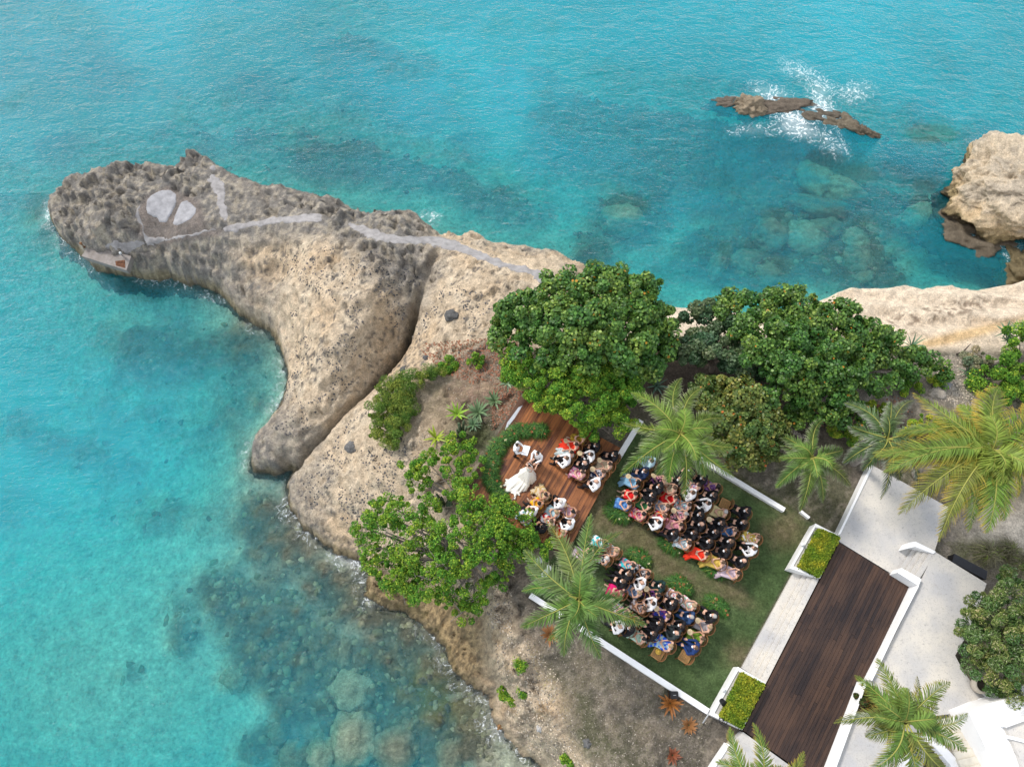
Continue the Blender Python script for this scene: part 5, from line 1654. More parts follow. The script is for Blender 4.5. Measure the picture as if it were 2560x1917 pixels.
def cactus(label, px, py, stems, seed):
    rr = random.Random(seed)
    b = PG(px, py)
    t = empty('column_cactus', b)
    mc = mat('cactus_skin', (0.085, 0.12, 0.065), .7, .3, 7, bump=.4)
    for i in range(stems):
        a = rr.uniform(0, 6.28); s = rr.uniform(.1, .4); h = rr.uniform(.7, 1.5)
        ca_, sa_ = math.cos(a), math.sin(a)
        pts = [Vector((.06 * ca_, .06 * sa_, -.1)), Vector((s * .7 * ca_, s * .7 * sa_, h * .35)), Vector((s * ca_, s * sa_, h * .8)), Vector((s * 1.1 * ca_, s * 1.1 * sa_, h)), Vector((s * 1.1 * ca_, s * 1.1 * sa_, h + .03))]
        link('stem', tubes_mesh('stem', [(pts, [.05, .065, .06, .045, .005])], 9), t, mc)
    return tag(t, label, 'cactus')


cactus('column cactus with upright grey stems below the agaves', 1150, 1088, 11, 1)
cactus('column cactus half covered by the spreading tree', 1112, 1262, 12, 2)

# ------------------------------------------------------------------ fern arrangements
m_fern = mat_attr('fern_leaf', rough=.5, spec=.35, var=0, bump=0, trans=.25)
m_fl = [mat('flower_orange', (.38, .12, .05), .6, .3), mat('flower_cream', (.65, .6, .35), .6, .3)]


def fern_mesh(R, n, seed, h=.35, col=(0.05, 0.15, 0.025), w=.012):
    rr = np.random.default_rng(seed)
    V, Fc, C = [], [], []
    for i in range(n):
        a = rr.uniform(0, 6.283); r = R * rr.uniform(.45, 1.05); hh = h * rr.uniform(.3, 1.2) * (1.15 - .5 * r / R)
        ca_, sa_ = math.cos(a), math.sin(a)
        br = rr.uniform(.5, 1.6); k = len(V)
        c = [q_ * br for q_ in col] if rr.random() > .12 else [.16 * br, .22 * br, .04]
        ox, oy = rr.normal(0, R * .16, 2)
        for j in range(5):
            t = j / 4
            x, y, z = ox + r * t * ca_, oy + r * t * sa_, hh * 4 * t * (1 - t) * .75 + .12 * (1 - t) + .02
            ww = w * (1.2 - t)
            V += [(x - sa_ * ww, y + ca_ * ww, z), (x + sa_ * ww, y - ca_ * ww, z)]; C += [c, c]
            if j:
                o_ = k + 2 * (j - 1)
                Fc.append((o_, o_ + 1, o_ + 3, o_ + 2))
    return np_mesh('fern_clump', V, Fc, np.array(C))


def flower_mesh(seed, kind):
    rr = random.Random(seed)
    bm = bmesh.new()
    for i in range(6):
        a = i * 1.047 + rr.uniform(-.2, .2)
        v = [bm.verts.new((0, 0, 0)), bm.verts.new((.045 * math.cos(a - .35), .045 * math.sin(a - .35), .03)), bm.verts.new((.10 * math.cos(a), .10 * math.sin(a), .01)), bm.verts.new((.045 * math.cos(a + .35), .045 * math.sin(a + .35), .03))]
        bm.faces.new(v)
    return bm_mesh('flower', bm)


FLM = [flower_mesh(i, 0) for i in range(3)]
FERNS = [fern_mesh(.42, 620, 50 + i) for i in range(4)]


def fern_thing(name, label, pts, zf, group=None, cat='fern arrangement', fl=4, seed=0):
    rr = random.Random(seed)
    b = P(pts[0][0], pts[0][1], zf)
    t = empty(name, b)
    for i, (x, y, s) in enumerate(pts):
        p = P(x, y, zf) - b
        o = link('fern_clump', FERNS[(i + seed) % 4], t, m_fern, p); o.rotation_euler = (0, 0, rr.uniform(0, 6)); o.scale = (s, s, s)
        for _ in range(fl):
            a, r = rr.uniform(0, 6.28), rr.uniform(.05, .32) * s
            f = link('flower', FLM[rr.randrange(3)], t, m_fl[0 if rr.random() < .6 else 1], p + Vector((r * math.cos(a), r * math.sin(a), .30 * s)))
            f.rotation_euler = (rr.uniform(-.4, .4), rr.uniform(-.4, .4), rr.uniform(0, 6)); f.scale = [rr.uniform(.5, 1.0)] * 3
    return tag(t, label, cat, group)


fern_thing('fern_wreath', 'curved green fern and flower border around the couple on stage', [(1352, 1078, 1.15), (1315, 1080, 1.05), (1287, 1082, 1.1), (1268, 1098, 1.05), (1247, 1114, 1.15), (1234, 1133, 1.1), (1232, 1154, 1.15), (1228, 1175, 1.05), (1227, 1197, 1.15), (1236, 1217, 1.05), (1247, 1236, 1.0), (1300, 1074, .9), (1336, 1074, .9), (1250, 1125, .9)], ZS, None, fl=2, seed=1)
AISLE = [(1545, 1282, 1.35, 'fern arrangement at the stage end of the upper guest block'), (1676, 1362, 1.15, 'fern arrangement halfway along the upper guest block'), (1785, 1420, 1.2, 'fern arrangement at the far end of the upper guest block'),
         (1597, 1395, 1.15, 'fern arrangement beside the turquoise dress in the lower block'), (1699, 1465, 1.2, 'fern arrangement beside the dark green suit'), (1790, 1514, 1.15, 'fern arrangement at the far end of the lower guest block')]
for i, (x, y, s, lab) in enumerate(AISLE):
    fern_thing('fern_arrangement', lab, [(x, y, s), (x + 14, y + 9, s * .8), (x - 12, y - 8, s * .85)], .0, 'fern arrangements along the aisle', fl=3, seed=5 + i)


# ================================================================== PEOPLE
def capsule(bm, a, b, ra, rb, seg=10):
    a, b = Vector(a), Vector(b)
    d = b - a
    L_ = max(d.length, 1e-4)
    rot = d.to_track_quat('Z', 'Y').to_matrix().to_4x4() if d.length > 1e-4 else Matrix()
    rings = []
    for k in range(4):
        th = math.pi / 2 * k / 3.5
        rings.append((-ra * math.cos(th) if k else -ra, ra * math.sin(th)))
    lat = [(-ra * math.cos(math.pi / 2 * k / 4), ra * math.sin(math.pi / 2 * k / 4)) for k in range(5)] + [(L_ + rb * math.sin(math.pi / 2 * k / 4), rb * math.cos(math.pi / 2 * k / 4)) for k in range(5)]
    M = Matrix.Translation(a) @ rot
    prev = None
    pole0 = bm.verts.new(M @ Vector((0, 0, -ra)))
    for z, r in lat[1:-1]:
        cur = [bm.verts.new(M @ Vector((r * math.cos(2 * math.pi * j / seg), r * math.sin(2 * math.pi * j / seg), z))) for j in range(seg)]
        if prev is None:
            for j in range(seg):
                bm.faces.new((pole0, cur[(j + 1) % seg], cur[j]))
        else:
            for j in range(seg):
                bm.faces.new((prev[j], prev[(j + 1) % seg], cur[(j + 1) % seg], cur[j]))
        prev = cur
    pole1 = bm.verts.new(M @ Vector((0, 0, L_ + rb)))
    for j in range(seg):
        bm.faces.new((prev[j], prev[(j + 1) % seg], pole1))


def ellipsoid(bm, c, r, rot=None):
    M = Matrix.Translation(c) @ (rot or Matrix()) @ Matrix.Diagonal((r[0], r[1], r[2], 1))
    bmesh.ops.create_uvsphere(bm, u_segments=14, v_segments=10, radius=1.0, matrix=M)


def fuse(name, prims, voxel, smooth=3):
    """one continuous skin around capsules and ellipsoids"""
    bm = bmesh.new()
    for p in prims:
        if p[0] == 'c':
            capsule(bm, *p[1:])
        else:
            ellipsoid(bm, *p[1:])
    me = bpy.data.meshes.new(name)
    bm.to_mesh(me); bm.free()
    o = bpy.data.objects.new('tmp', me)
    COL.objects.link(o)
    r = o.modifiers.new('r', 'REMESH'); r.mode = 'VOXEL'; r.voxel_size = voxel
    if smooth:
        s = o.modifiers.new('s', 'SMOOTH'); s.factor = .5; s.iterations = smooth
    dg = bpy.context.evaluated_depsgraph_get()
    out = bpy.data.meshes.new_from_object(o.evaluated_get(dg), depsgraph=dg)
    out.name = name
    bpy.data.objects.remove(o)
    out.polygons.foreach_set('use_smooth', np.ones(len(out.polygons), bool))
    return out


def hand(pr, wrist, fdir, palmn, side):
    """palm, four unequal curled fingers and a thumb; fdir finger direction, palmn palm normal (down)"""
    w, f, n = Vector(wrist), Vector(fdir).normalized(), Vector(palmn).normalized()
    s = f.cross(n).normalized()
    pr.append(('c', w, w + f * .05, .026, .034))
    pr.append(('c', w + f * .045 - s * .022, w + f * .075 - s * .026, .020, .018))
    pr.append(('c', w + f * .045 + s * .022, w + f * .075 + s * .026, .020, .018))
    for k, ln in enumerate((.058, .068, .064, .050)):
        b_ = w + f * .08 + s * (-.033 + .022 * k)
        m_ = b_ + (f * .85 + n * .25).normalized() * ln * .55
        e = m_ + (f * .55 + n * .8).normalized() * ln * .5
        pr.append(('c', b_, m_, .0105, .0095)); pr.append(('c', m_, e, .0095, .0085))
    tb = w + f * .025 - s * .03 * side
    pr.append(('c', tb, tb - s * .03 * side + f * .03 + n * .01, .014, .012))
    pr.append(('c', tb - s * .03 * side + f * .03 + n * .01, tb - s * .028 * side + f * .06 + n * .015, .012, .010))


def skeleton(pose, female):
    sw = .165 if female else .195
    S = {}
    if pose == 'stand' or pose == 'bride':
        S['hip'] = Vector((0, 0, .95)); S['chest'] = Vector((0, .01, 1.28)); S['neck'] = Vector((0, .02, 1.47)); S['head'] = Vector((0, .06, 1.62))
        S['knee'] = [Vector((s * .10, .03, .50)) for s in (-1, 1)]; S['ank'] = [Vector((s * .12, -.02, .09)) for s in (-1, 1)]
        S['toe'] = [Vector((s * .14, .16, .04)) for s in (-1, 1)]
        S['sh'] = [Vector((s * sw, .0, 1.40)) for s in (-1, 1)]
    else:
        S['hip'] = Vector((0, 0, .53)); S['chest'] = Vector((0, -.02, .84)); S['neck'] = Vector((0, .0, 1.03)); S['head'] = Vector((0, .05, 1.18))
        S['knee'] = [Vector((s * .11, .44, .53)) for s in (-1, 1)]; S['ank'] = [Vector((s * .11, .48 + .05 * (s > 0), .09)) for s in (-1, 1)]
        S['toe'] = [Vector((s * .12, .66 + .05 * (s > 0), .04)) for s in (-1, 1)]
        S['sh'] = [Vector((s * sw, -.02, .96)) for s in (-1, 1)]
    z0 = S['sh'][0].z
    if pose == 'lap':
        S['el'] = [Vector((s * (sw + .07), .06, .70)) for s in (-1, 1)]; S['wr'] = [Vector((s * .09, .27, .68)) for s in (-1, 1)]; S['fd'] = [Vector((-s * .7, .6, -.1)) for s in (-1, 1)]
    elif pose == 'fan':
        S['el'] = [Vector((s * (sw + .08), .10, .74)) for s in (-1, 1)]; S['wr'] = [Vector((-.05, .30, .68)), Vector((.10, .32, .82))]; S['fd'] = [Vector((.6, .6, 0)), Vector((-.3, .7, .2))]
    elif pose == 'apart':
        S['el'] = [Vector((s * (sw + .10), .08, .72)) for s in (-1, 1)]; S['wr'] = [Vector((s * .14, .34, .66)) for s in (-1, 1)]; S['fd'] = [Vector((-s * .3, .9, -.2)) for s in (-1, 1)]
    elif pose == 'stand':
        S['el'] = [Vector((s * (sw + .06), .10, 1.14)) for s in (-1, 1)]; S['wr'] = [Vector((s * .12, .36, 1.14)) for s in (-1, 1)]; S['fd'] = [Vector((-s * .2, 1, 0)) for s in (-1, 1)]
    elif pose == 'bride':
        S['el'] = [Vector((s * (sw + .07), .14, 1.16)) for s in (-1, 1)]; S['wr'] = [Vector((s * .14, .40, 1.12)) for s in (-1, 1)]; S['fd'] = [Vector((-s * .15, 1, 0)) for s in (-1, 1)]
    return S


def make_body(pose, female):
    S = skeleton(pose, female)
    k = .88 if female else 1.0
    pr = []
    h, c, n_, hd = S['hip'], S['chest'], S['neck'], S['head']
    pr += [('e', h + Vector((0, -.01, .02)), (.155, .115, .12)), ('c', h + Vector((0, 0, .05)), c, .115 * k, .125 * k), ('e', c + Vector((0, 0, .06)), (.165 * k, .105 * k, .13)),
           ('c', S['sh'][0], S['sh'][1], .055 * k, .055 * k), ('c', n_ - Vector((0, .01, .06)), n_ + Vector((0, .02, .07)), .054 * k, .050 * k)]
    pr += [('e', hd + Vector((0, .0, .02)), (.074, .092, .10)), ('e', hd + Vector((0, .035, -.055)), (.055, .055, .06)), ('c', hd + Vector((0, .088, .015)), hd + Vector((0, .105, -.018)), .010, .015),
           ('e', hd + Vector((-.077, -.005, -.005)), (.012, .020, .030)), ('e', hd + Vector((.077, -.005, -.005)), (.012, .020, .030)), ('e', hd + Vector((0, .078, .035)), (.05, .018, .014))]
    for i, s in enumerate((-1, 1)):
        hipj = h + Vector((s * .09, .0, 0))
        pr += [('c', hipj, S['knee'][i], .088 * k, .060 * k), ('c', S['knee'][i], S['ank'][i], .056 * k, .038 * k), ('c', S['knee'][i].lerp(S['ank'][i], .25) + Vector((0, -.02, 0)), S['knee'][i].lerp(S['ank'][i], .5), .056 * k, .045 * k)]
        pr += [('c', S['ank'][i] - Vector((0, .03, .04)), S['toe'][i], .038, .032)]
        pr += [('c', S['sh'][i], S['el'][i], .050 * k, .040 * k), ('c', S['el'][i], S['wr'][i], .040 * k, .026 * k)]
        hand(pr, S['wr'][i], S['fd'][i], (0, -.1, -1), s)
    return fuse('body', pr, .0085, 2), S


def cloth_mesh(kind, S, female):
    k = .88 if female else 1.0
    pr = []
    h, c = S['hip'], S['chest']
    e = .020
    if kind in ('jacket', 'shirt'):
        pr += [('c', h + Vector((0, 0, .03)), c, (.130 + e) * k, (.128 + e) * k), ('e', c + Vector((0, -.005, .06)), (.180 * k + .01, .118 * k + .012, .14)), ('c', S['sh'][0] + Vector((0, 0, -.005)), S['sh'][1] + Vector((0, 0, -.005)), .070 * k, .070 * k)]
        for i in (0, 1):
            w = S['el'][i].lerp(S['wr'][i], .90)
            pr += [('c', S['sh'][i], S['el'][i], .068 * k, .056 * k), ('c', S['el'][i], w, .055 * k, .042 * k)]
        if kind == 'jacket':
            pr += [('c', h + Vector((-.1, .05, -.02)), h + Vector((-.1, .17, .03)), .10, .07), ('c', h + Vector((.1, .05, -.02)), h + Vector((.1, .17, .03)), .10, .07)] if S['knee'][0].y > .3 else [('e', h + Vector((0, 0, -.02)), (.19, .15, .14))]
        return fuse(kind, pr, .017, 3)
    if kind == 'trousers':
        pr += [('e', h, (.165, .135, .12))]
        for i, s in enumerate((-1, 1)):
            pr += [('c', h + Vector((s * .09, 0, 0)), S['knee'][i], .105, .078), ('c', S['knee'][i], S['ank'][i] + Vector((0, 0, .05)), .074, .062)]
        return fuse('trousers', pr, .017, 3)
    if kind == 'dress':
        pr += [('c', h + Vector((0, 0, .03)), c, .128, .122), ('e', c + Vector((0, .02, .045)), (.150, .115, .095))]
        for s in (-1, 1):
            pr += [('c', c + Vector((s * .07, .06, .06)), c + Vector((s * .09, -.01, .15)), .05, .018)]
        for a in np.linspace(-1, 1, 7):
            kk = Vector((a * .15, .44 + .03 * math.cos(a * 5), .52))
            pr += [('c', h + Vector((a * .11, 0, 0)), kk, .105, .085), ('c', kk, Vector((a * .20, .50 + .05 * math.sin(a * 9), .14)), .075, .06)]
        return fuse('dress', pr, .018, 3)
    if kind == 'longdress':
        pr += [('c', h + Vector((0, 0, .03)), c, .128, .122), ('e', c + Vector((0, .02, .045)), (.150, .115, .095))]
        for s in (-1, 1):
            pr += [('c', c + Vector((s * .07, .06, .06)), c + Vector((s * .09, -.01, .15)), .05, .018)]
        for a in np.linspace(-1, 1, 9):
            kk = Vector((a * .19, .46 + .03 * math.cos(a * 5), .51))
            pr += [('c', h + Vector((a * .12, 0, 0)), kk, .110, .085), ('c', kk, Vector((a * .32, .66 + .07 * math.sin(a * 9 + 1), .09)), .075, .06)]
        return fuse('dress', pr, .019, 3)
    if kind == 'shortdress':
        pr += [('c', h + Vector((0, 0, .03)), c, .128, .122), ('e', c + Vector((0, .02, .045)), (.150, .115, .095))]
        for s in (-1, 1):
            pr += [('c', c + Vector((s * .07, .06, .06)), c + Vector((s * .09, -.01, .15)), .05, .018)]
        for a in np.linspace(-1, 1, 5):
            pr += [('c', h + Vector((a * .11, 0, 0)), Vector((a * .14, .34, .53)), .105, .085)]
        return fuse('dress', pr, .018, 3)
    if kind == 'shirt_front':
        c2 = c + Vector((0, .115 * k, .03))
        pr += [('e', c2 + Vector((0, .0, .06)), (.060, .036, .085)), ('c', c + Vector((0, .10, -.14)), c2 + Vector((0, .01, .06)), .024, .05), ('c', S['neck'] + Vector((-.045, .02, -.035)), S['neck'] + Vector((.045, .02, -.035)), .026, .026)]
        return fuse('shirt_front', pr, .011, 2)
    if kind == 'shoe':
        return None


def hair_mesh(kind, S):
    hd = S['head']
    pr = []
    if kind == 'short':
        pr += [('e', hd + Vector((0, -.022, .045)), (.083, .094, .088)), ('e', hd + Vector((0, -.045, .0)), (.078, .06, .07))]
    elif kind == 'long':
        pr += [('e', hd + Vector((0, -.025, .045)), (.088, .098, .092)), ('c', hd + Vector((0, -.06, .0)), hd + Vector((0, -.12, -.26)), .082, .085), ('c', hd + Vector((-.07, .0, .0)), hd + Vector((-.10, -.03, -.2)), .03, .03), ('c', hd + Vector((.07, .0, .0)), hd + Vector((.10, -.03, -.2)), .03, .03)]
    elif kind == 'bob':
        pr += [('e', hd + Vector((0, -.022, .045)), (.090, .098, .092)), ('c', hd + Vector((0, -.05, 0)), hd + Vector((0, -.06, -.08)), .085, .06)]
    elif kind == 'bun':
        pr += [('e', hd + Vector((0, -.022, .045)), (.083, .094, .088)), ('e', hd + Vector((0, -.115, .05)), (.045, .045, .045))]
    elif kind == 'bald':
        pr += [('c', hd + Vector((-.074, -.02, .01)), hd + Vector((0, -.10, .0)), .016, .022), ('c', hd + Vector((.074, -.02, .01)), hd + Vector((0, -.10, .0)), .016, .022)]
    me = fuse('hair', pr, .010, 1)
    return me


def small_mesh(prims, name):
    bm = bmesh.new()
    for p in prims:
        capsule(bm, *p, 6)
    return bm_mesh(name, bm, True)


TEMPL = {}


def get(kind, pose, female):
    key = (kind, pose, female)
    if key in TEMPL:
        return TEMPL[key]
    if kind == 'body':
        me, S = make_body(pose, female)
    else:
        S = skeleton(pose, female)
        if kind.startswith('hair_'):
            me = hair_mesh(kind[5:], S)
        elif kind == 'shoe':
            me = [small_mesh([(S['ank'][i] + Vector((0, -.04, -.04)), S['toe'][i], .048, .04)], 'shoe') for i in (0, 1)]
        elif kind == 'eyes':
            hd = S['head']
            me = small_mesh([(hd + Vector((s * .030, .083, .018)), hd + Vector((s * .030, .086, .018)), .0095, .0095) for s in (-1, 1)], 'eyes')
        elif kind == 'lips':
            hd = S['head']
            me = small_mesh([(hd + Vector((-.016, .086, -.045)), hd + Vector((.016, .086, -.045)), .006, .006)], 'lips')
        else:
            me = cloth_mesh(kind, S, female)
    TEMPL[key] = me
    return me


SKINS = {'fair': (0.55, 0.33, 0.24), 'tan': (0.42, 0.23, 0.15), 'dark': (0.17, 0.085, 0.055)}
HAIRS = {'black': (0.008, 0.007, 0.007), 'dark': (0.028, 0.017, 0.012), 'brown': (0.085, 0.05, 0.03), 'blond': (0.30, 0.21, 0.12), 'grey': (0.33, 0.32, 0.31), 'white': (.5, .48, .46)}


def skin(n):
    return mat('skin_' + n, SKINS[n], .5, .06, 20, spec=.35)


def hairm(n):
    return mat('hair_' + n, HAIRS[n], .5, .35, 40, spec=.35)


def cloth(cols, scale=7):
    """plain or printed cloth"""
    name = 'cloth_' + '_'.join('%02x%02x%02x' % tuple(int(255 * v) for v in c) for c in cols)
    if name in _mats:
        return _mats[name]
    if len(cols) == 1:
        return mat(name, cols[0], .75, .14, 9, bump=.25, bscale=22, spec=.2)
    m, nt, b = new_mat(name)
    L = nt.links
    tc = nt.nodes.new('ShaderNodeTexCoord')
    src = tc.outputs['Object']
    out = None
    rgb = nt.nodes.new('ShaderNodeRGB'); rgb.outputs[0].default_value = (*cols[0], 1); out = rgb.outputs[0]
    for i, c in enumerate(cols[1:]):
        n = nt.nodes.new('ShaderNodeTexNoise'); n.inputs['Scale'].default_value = scale * (1 + .5 * i); n.inputs['Detail'].default_value = 2; n.noise_dimensions = '4D'; n.inputs['W'].default_value = i * 7.3
        L.new(src, n.inputs['Vector'])
        r = nt.nodes.new('ShaderNodeMapRange'); r.inputs['From Min'].default_value = .50; r.inputs['From Max'].default_value = .54
        L.new(n.outputs['Fac'], r.inputs['Value'])
        k = nt.nodes.new('ShaderNodeMixRGB'); k.inputs[2].default_value = (*c, 1)
        L.new(r.outputs[0], k.inputs[0]); L.new(out, k.inputs[1]); out = k.outputs[0]
    L.new(out, b.inputs['Base Color']); b.inputs['Roughness'].default_value = .75; setspec(b, .2)
    _mats[name] = m
    return m


C = dict(black=(0.012, 0.012, 0.015), navy=(0.012, 0.025, 0.07), white=(0.78, 0.78, 0.80), red=(0.55, 0.012, 0.014), coral=(0.75, 0.045, 0.02), green=(0.03, 0.13, 0.045), mustard=(0.42, 0.27, 0.03), pgrey=(0.34, 0.42, 0.44),
         pink=(0.62, 0.28, 0.34), magenta=(0.62, 0.01, 0.14), lilac=(0.50, 0.40, 0.47), champ=(0.50, 0.42, 0.30), lblue=(0.22, 0.42, 0.60), blue=(0.05, 0.14, 0.38), yellow=(0.62, 0.42, 0.02), pale=(0.35, 0.50, 0.56), orange=(0.75, 0.20, 0.01), purple=(0.16, 0.05, 0.20),
         turq=(0.03, 0.45, 0.52), peach=(0.62, 0.33, 0.20), grey=(0.30, 0.28, 0.30), dgreen=(0.012, 0.035, 0.035), steel=(0.15, 0.20, 0.30), lime=(0.14, 0.24, 0.03), brown=(0.16, 0.09, 0.06), mint=(0.40, 0.55, 0.45), suitblue=(0.02, 0.05, 0.13), cream=(0.66, 0.58, 0.42))

chair_tpl = None
m_rattan = mat('rattan', (0.22, 0.095, 0.034), .55, .35, 24, bump=.4, rand=.15)
m_cane = mat('cane_seat', (0.40, 0.22, 0.085), .6, .35, 30, bump=.5)


def chair_meshes():
    bm = bmesh.new()
    for a, b_ in (((-.22, -.20, 0), (-.22, .23, 0)), ((.22, -.20, 0), (.22, .23, 0)), ((-.22, .23, 0), (.22, .23, 0)), ((-.22, -.2, 0), (.22, -.2, 0))):
        bar(bm, Vector(a) + Vector((0, 0, .44)), Vector(b_) + Vector((0, 0, .44)), .035, .035)
    for i in range(9):
        bar(bm, (-.20 + .05 * i, -.19, .445), (-.20 + .05 * i, .22, .445), .026, .012)
    for i in range(8):
        bar(bm, (-.21, -.16 + .05 * i, .452), (.21, -.16 + .05 * i, .452), .014, .010)
    seat = bm_mesh('seat', bm)
    bm = bmesh.new()
    N = 12
    pts = []
    for i in range(N + 1):
        a = math.pi * (1.0 + i / N)
        pts.append(Vector((.235 * math.cos(a), -.13 + .15 * math.sin(a), 0)))
    back = []
    for z, r in ((.82, .028), (.62, .018), (.47, .022)):
        bm = bmesh.new()
        for a, b_ in zip(pts, pts[1:]):
            k = 1 + (z - .45) * .2
            bar(bm, Vector((a.x * k, a.y * k, z)), Vector((b_.x * k, b_.y * k, z)), r, r)
        back.append(bm_mesh('rail', bm))
    bm = bmesh.new()
    for i in range(1, N):
        a = pts[i]
        bar(bm, Vector((a.x, a.y, .46)), Vector((a.x * 1.07, a.y * 1.07, .82)), .016, .016)
    spin = bm_mesh('backrest', bm)
    legs = []
    for x, y in ((-.21, .22), (.21, .22), (-.21, -.2), (.21, -.2)):
        bm = bmesh.new(); bar(bm, (x, y, .43), (x * 1.12, y * 1.12, 0.0), .035, .035); legs.append(bm_mesh('leg', bm))
    return seat, back, spin, legs


def make_chair():
    seat, back, spin, legs = chair_meshes()
    t = empty('rattan_chair', (0, 0, 0))
    link('seat', seat, t, m_cane); link('backrest', spin, t, m_rattan)
    for b_ in back:
        link('rail', b_, t, m_rattan)
    for l in legs:
        link('leg', l, t, m_rattan)
    return t


chair0 = make_chair()
chair_used = [False]


def place_chair(x, y, z, rz, label):
    c = chair0 if not chair_used[0] else copy_tree(chair0)
    chair_used[0] = True
    c.location = (x, y, z); c.rotation_euler = (0, 0, rz)
    return tag(c, label, 'chair', 'rattan chairs of the wedding guests')


bm = bmesh.new()
bmesh.ops.create_cone(bm, cap_ends=True, segments=24, radius1=.125, radius2=.125, depth=.008)
for i in range(9):
    a = math.pi * i / 9
    bar(bm, (-.12 * math.cos(a), -.12 * math.sin(a), .006), (.12 * math.cos(a), .12 * math.sin(a), .006), .006, .006)
fan_me = bm_mesh('fan_blade', bm)
bm = bmesh.new(); bar(bm, (0, -.10, 0), (0, -.24, 0), .018, .012); fan_h = bm_mesh('handle', bm)
m_fan = mat('woven_fan', (0.55, 0.44, 0.28), .7, .15, 30, bump=.4)


def person(px, py, zf, facing, kind, look, hair, skin_n, pose='lap', colours=('black',), name='person', scale=1.0, hairc='dark', dressk='dress', front=True, legc=None):
    female = kind == 'w'
    hz_ = 1.62 if pose in ('stand', 'bride') else 1.20
    hp = P(px, py, zf + hz_ * scale + .02)
    a = math.radians(facing)
    rz = a - math.pi / 2
    hy = (.06 if hz_ > 1.5 else .04) * scale
    x, y = hp.x - math.cos(a) * hy, hp.y - math.sin(a) * hy
    t = empty(name, (x, y, zf), rz)
    t.scale = (scale,) * 3
    link('body', get('body', pose, female), t, skin(skin_n))
    cols = [C[c] if isinstance(c, str) else c for c in colours]
    if female:
        link('dress', get(dressk, pose, female), t, cloth(cols))
    else:
        link('jacket', get('jacket', pose, female), t, cloth(cols[:1]))
        link('trousers', get('trousers', pose, female), t, cloth([C[legc] if legc else (C['black'] if colours[0] in ('white',) else cols[0])]))
        if front:
            link('shirt_front', get('shirt_front', pose, female), t, cloth([C['white']]))
    for s in get('shoe', pose, female):
        link('shoe', s, t, mat('shoe_dark', (.015, .012, .012), .4) if not female else mat('shoe_nude', (.45, .3, .22), .5))
    link('hair', get('hair_' + hair, pose, female), t, hairm(hairc))
    link('eyes', get('eyes', pose, female), t, mat('eye_dark', (.02, .015, .01), .2))
    link('lips', get('lips', pose, female), t, mat('lips', (.4, .12, .1), .5))
    return t


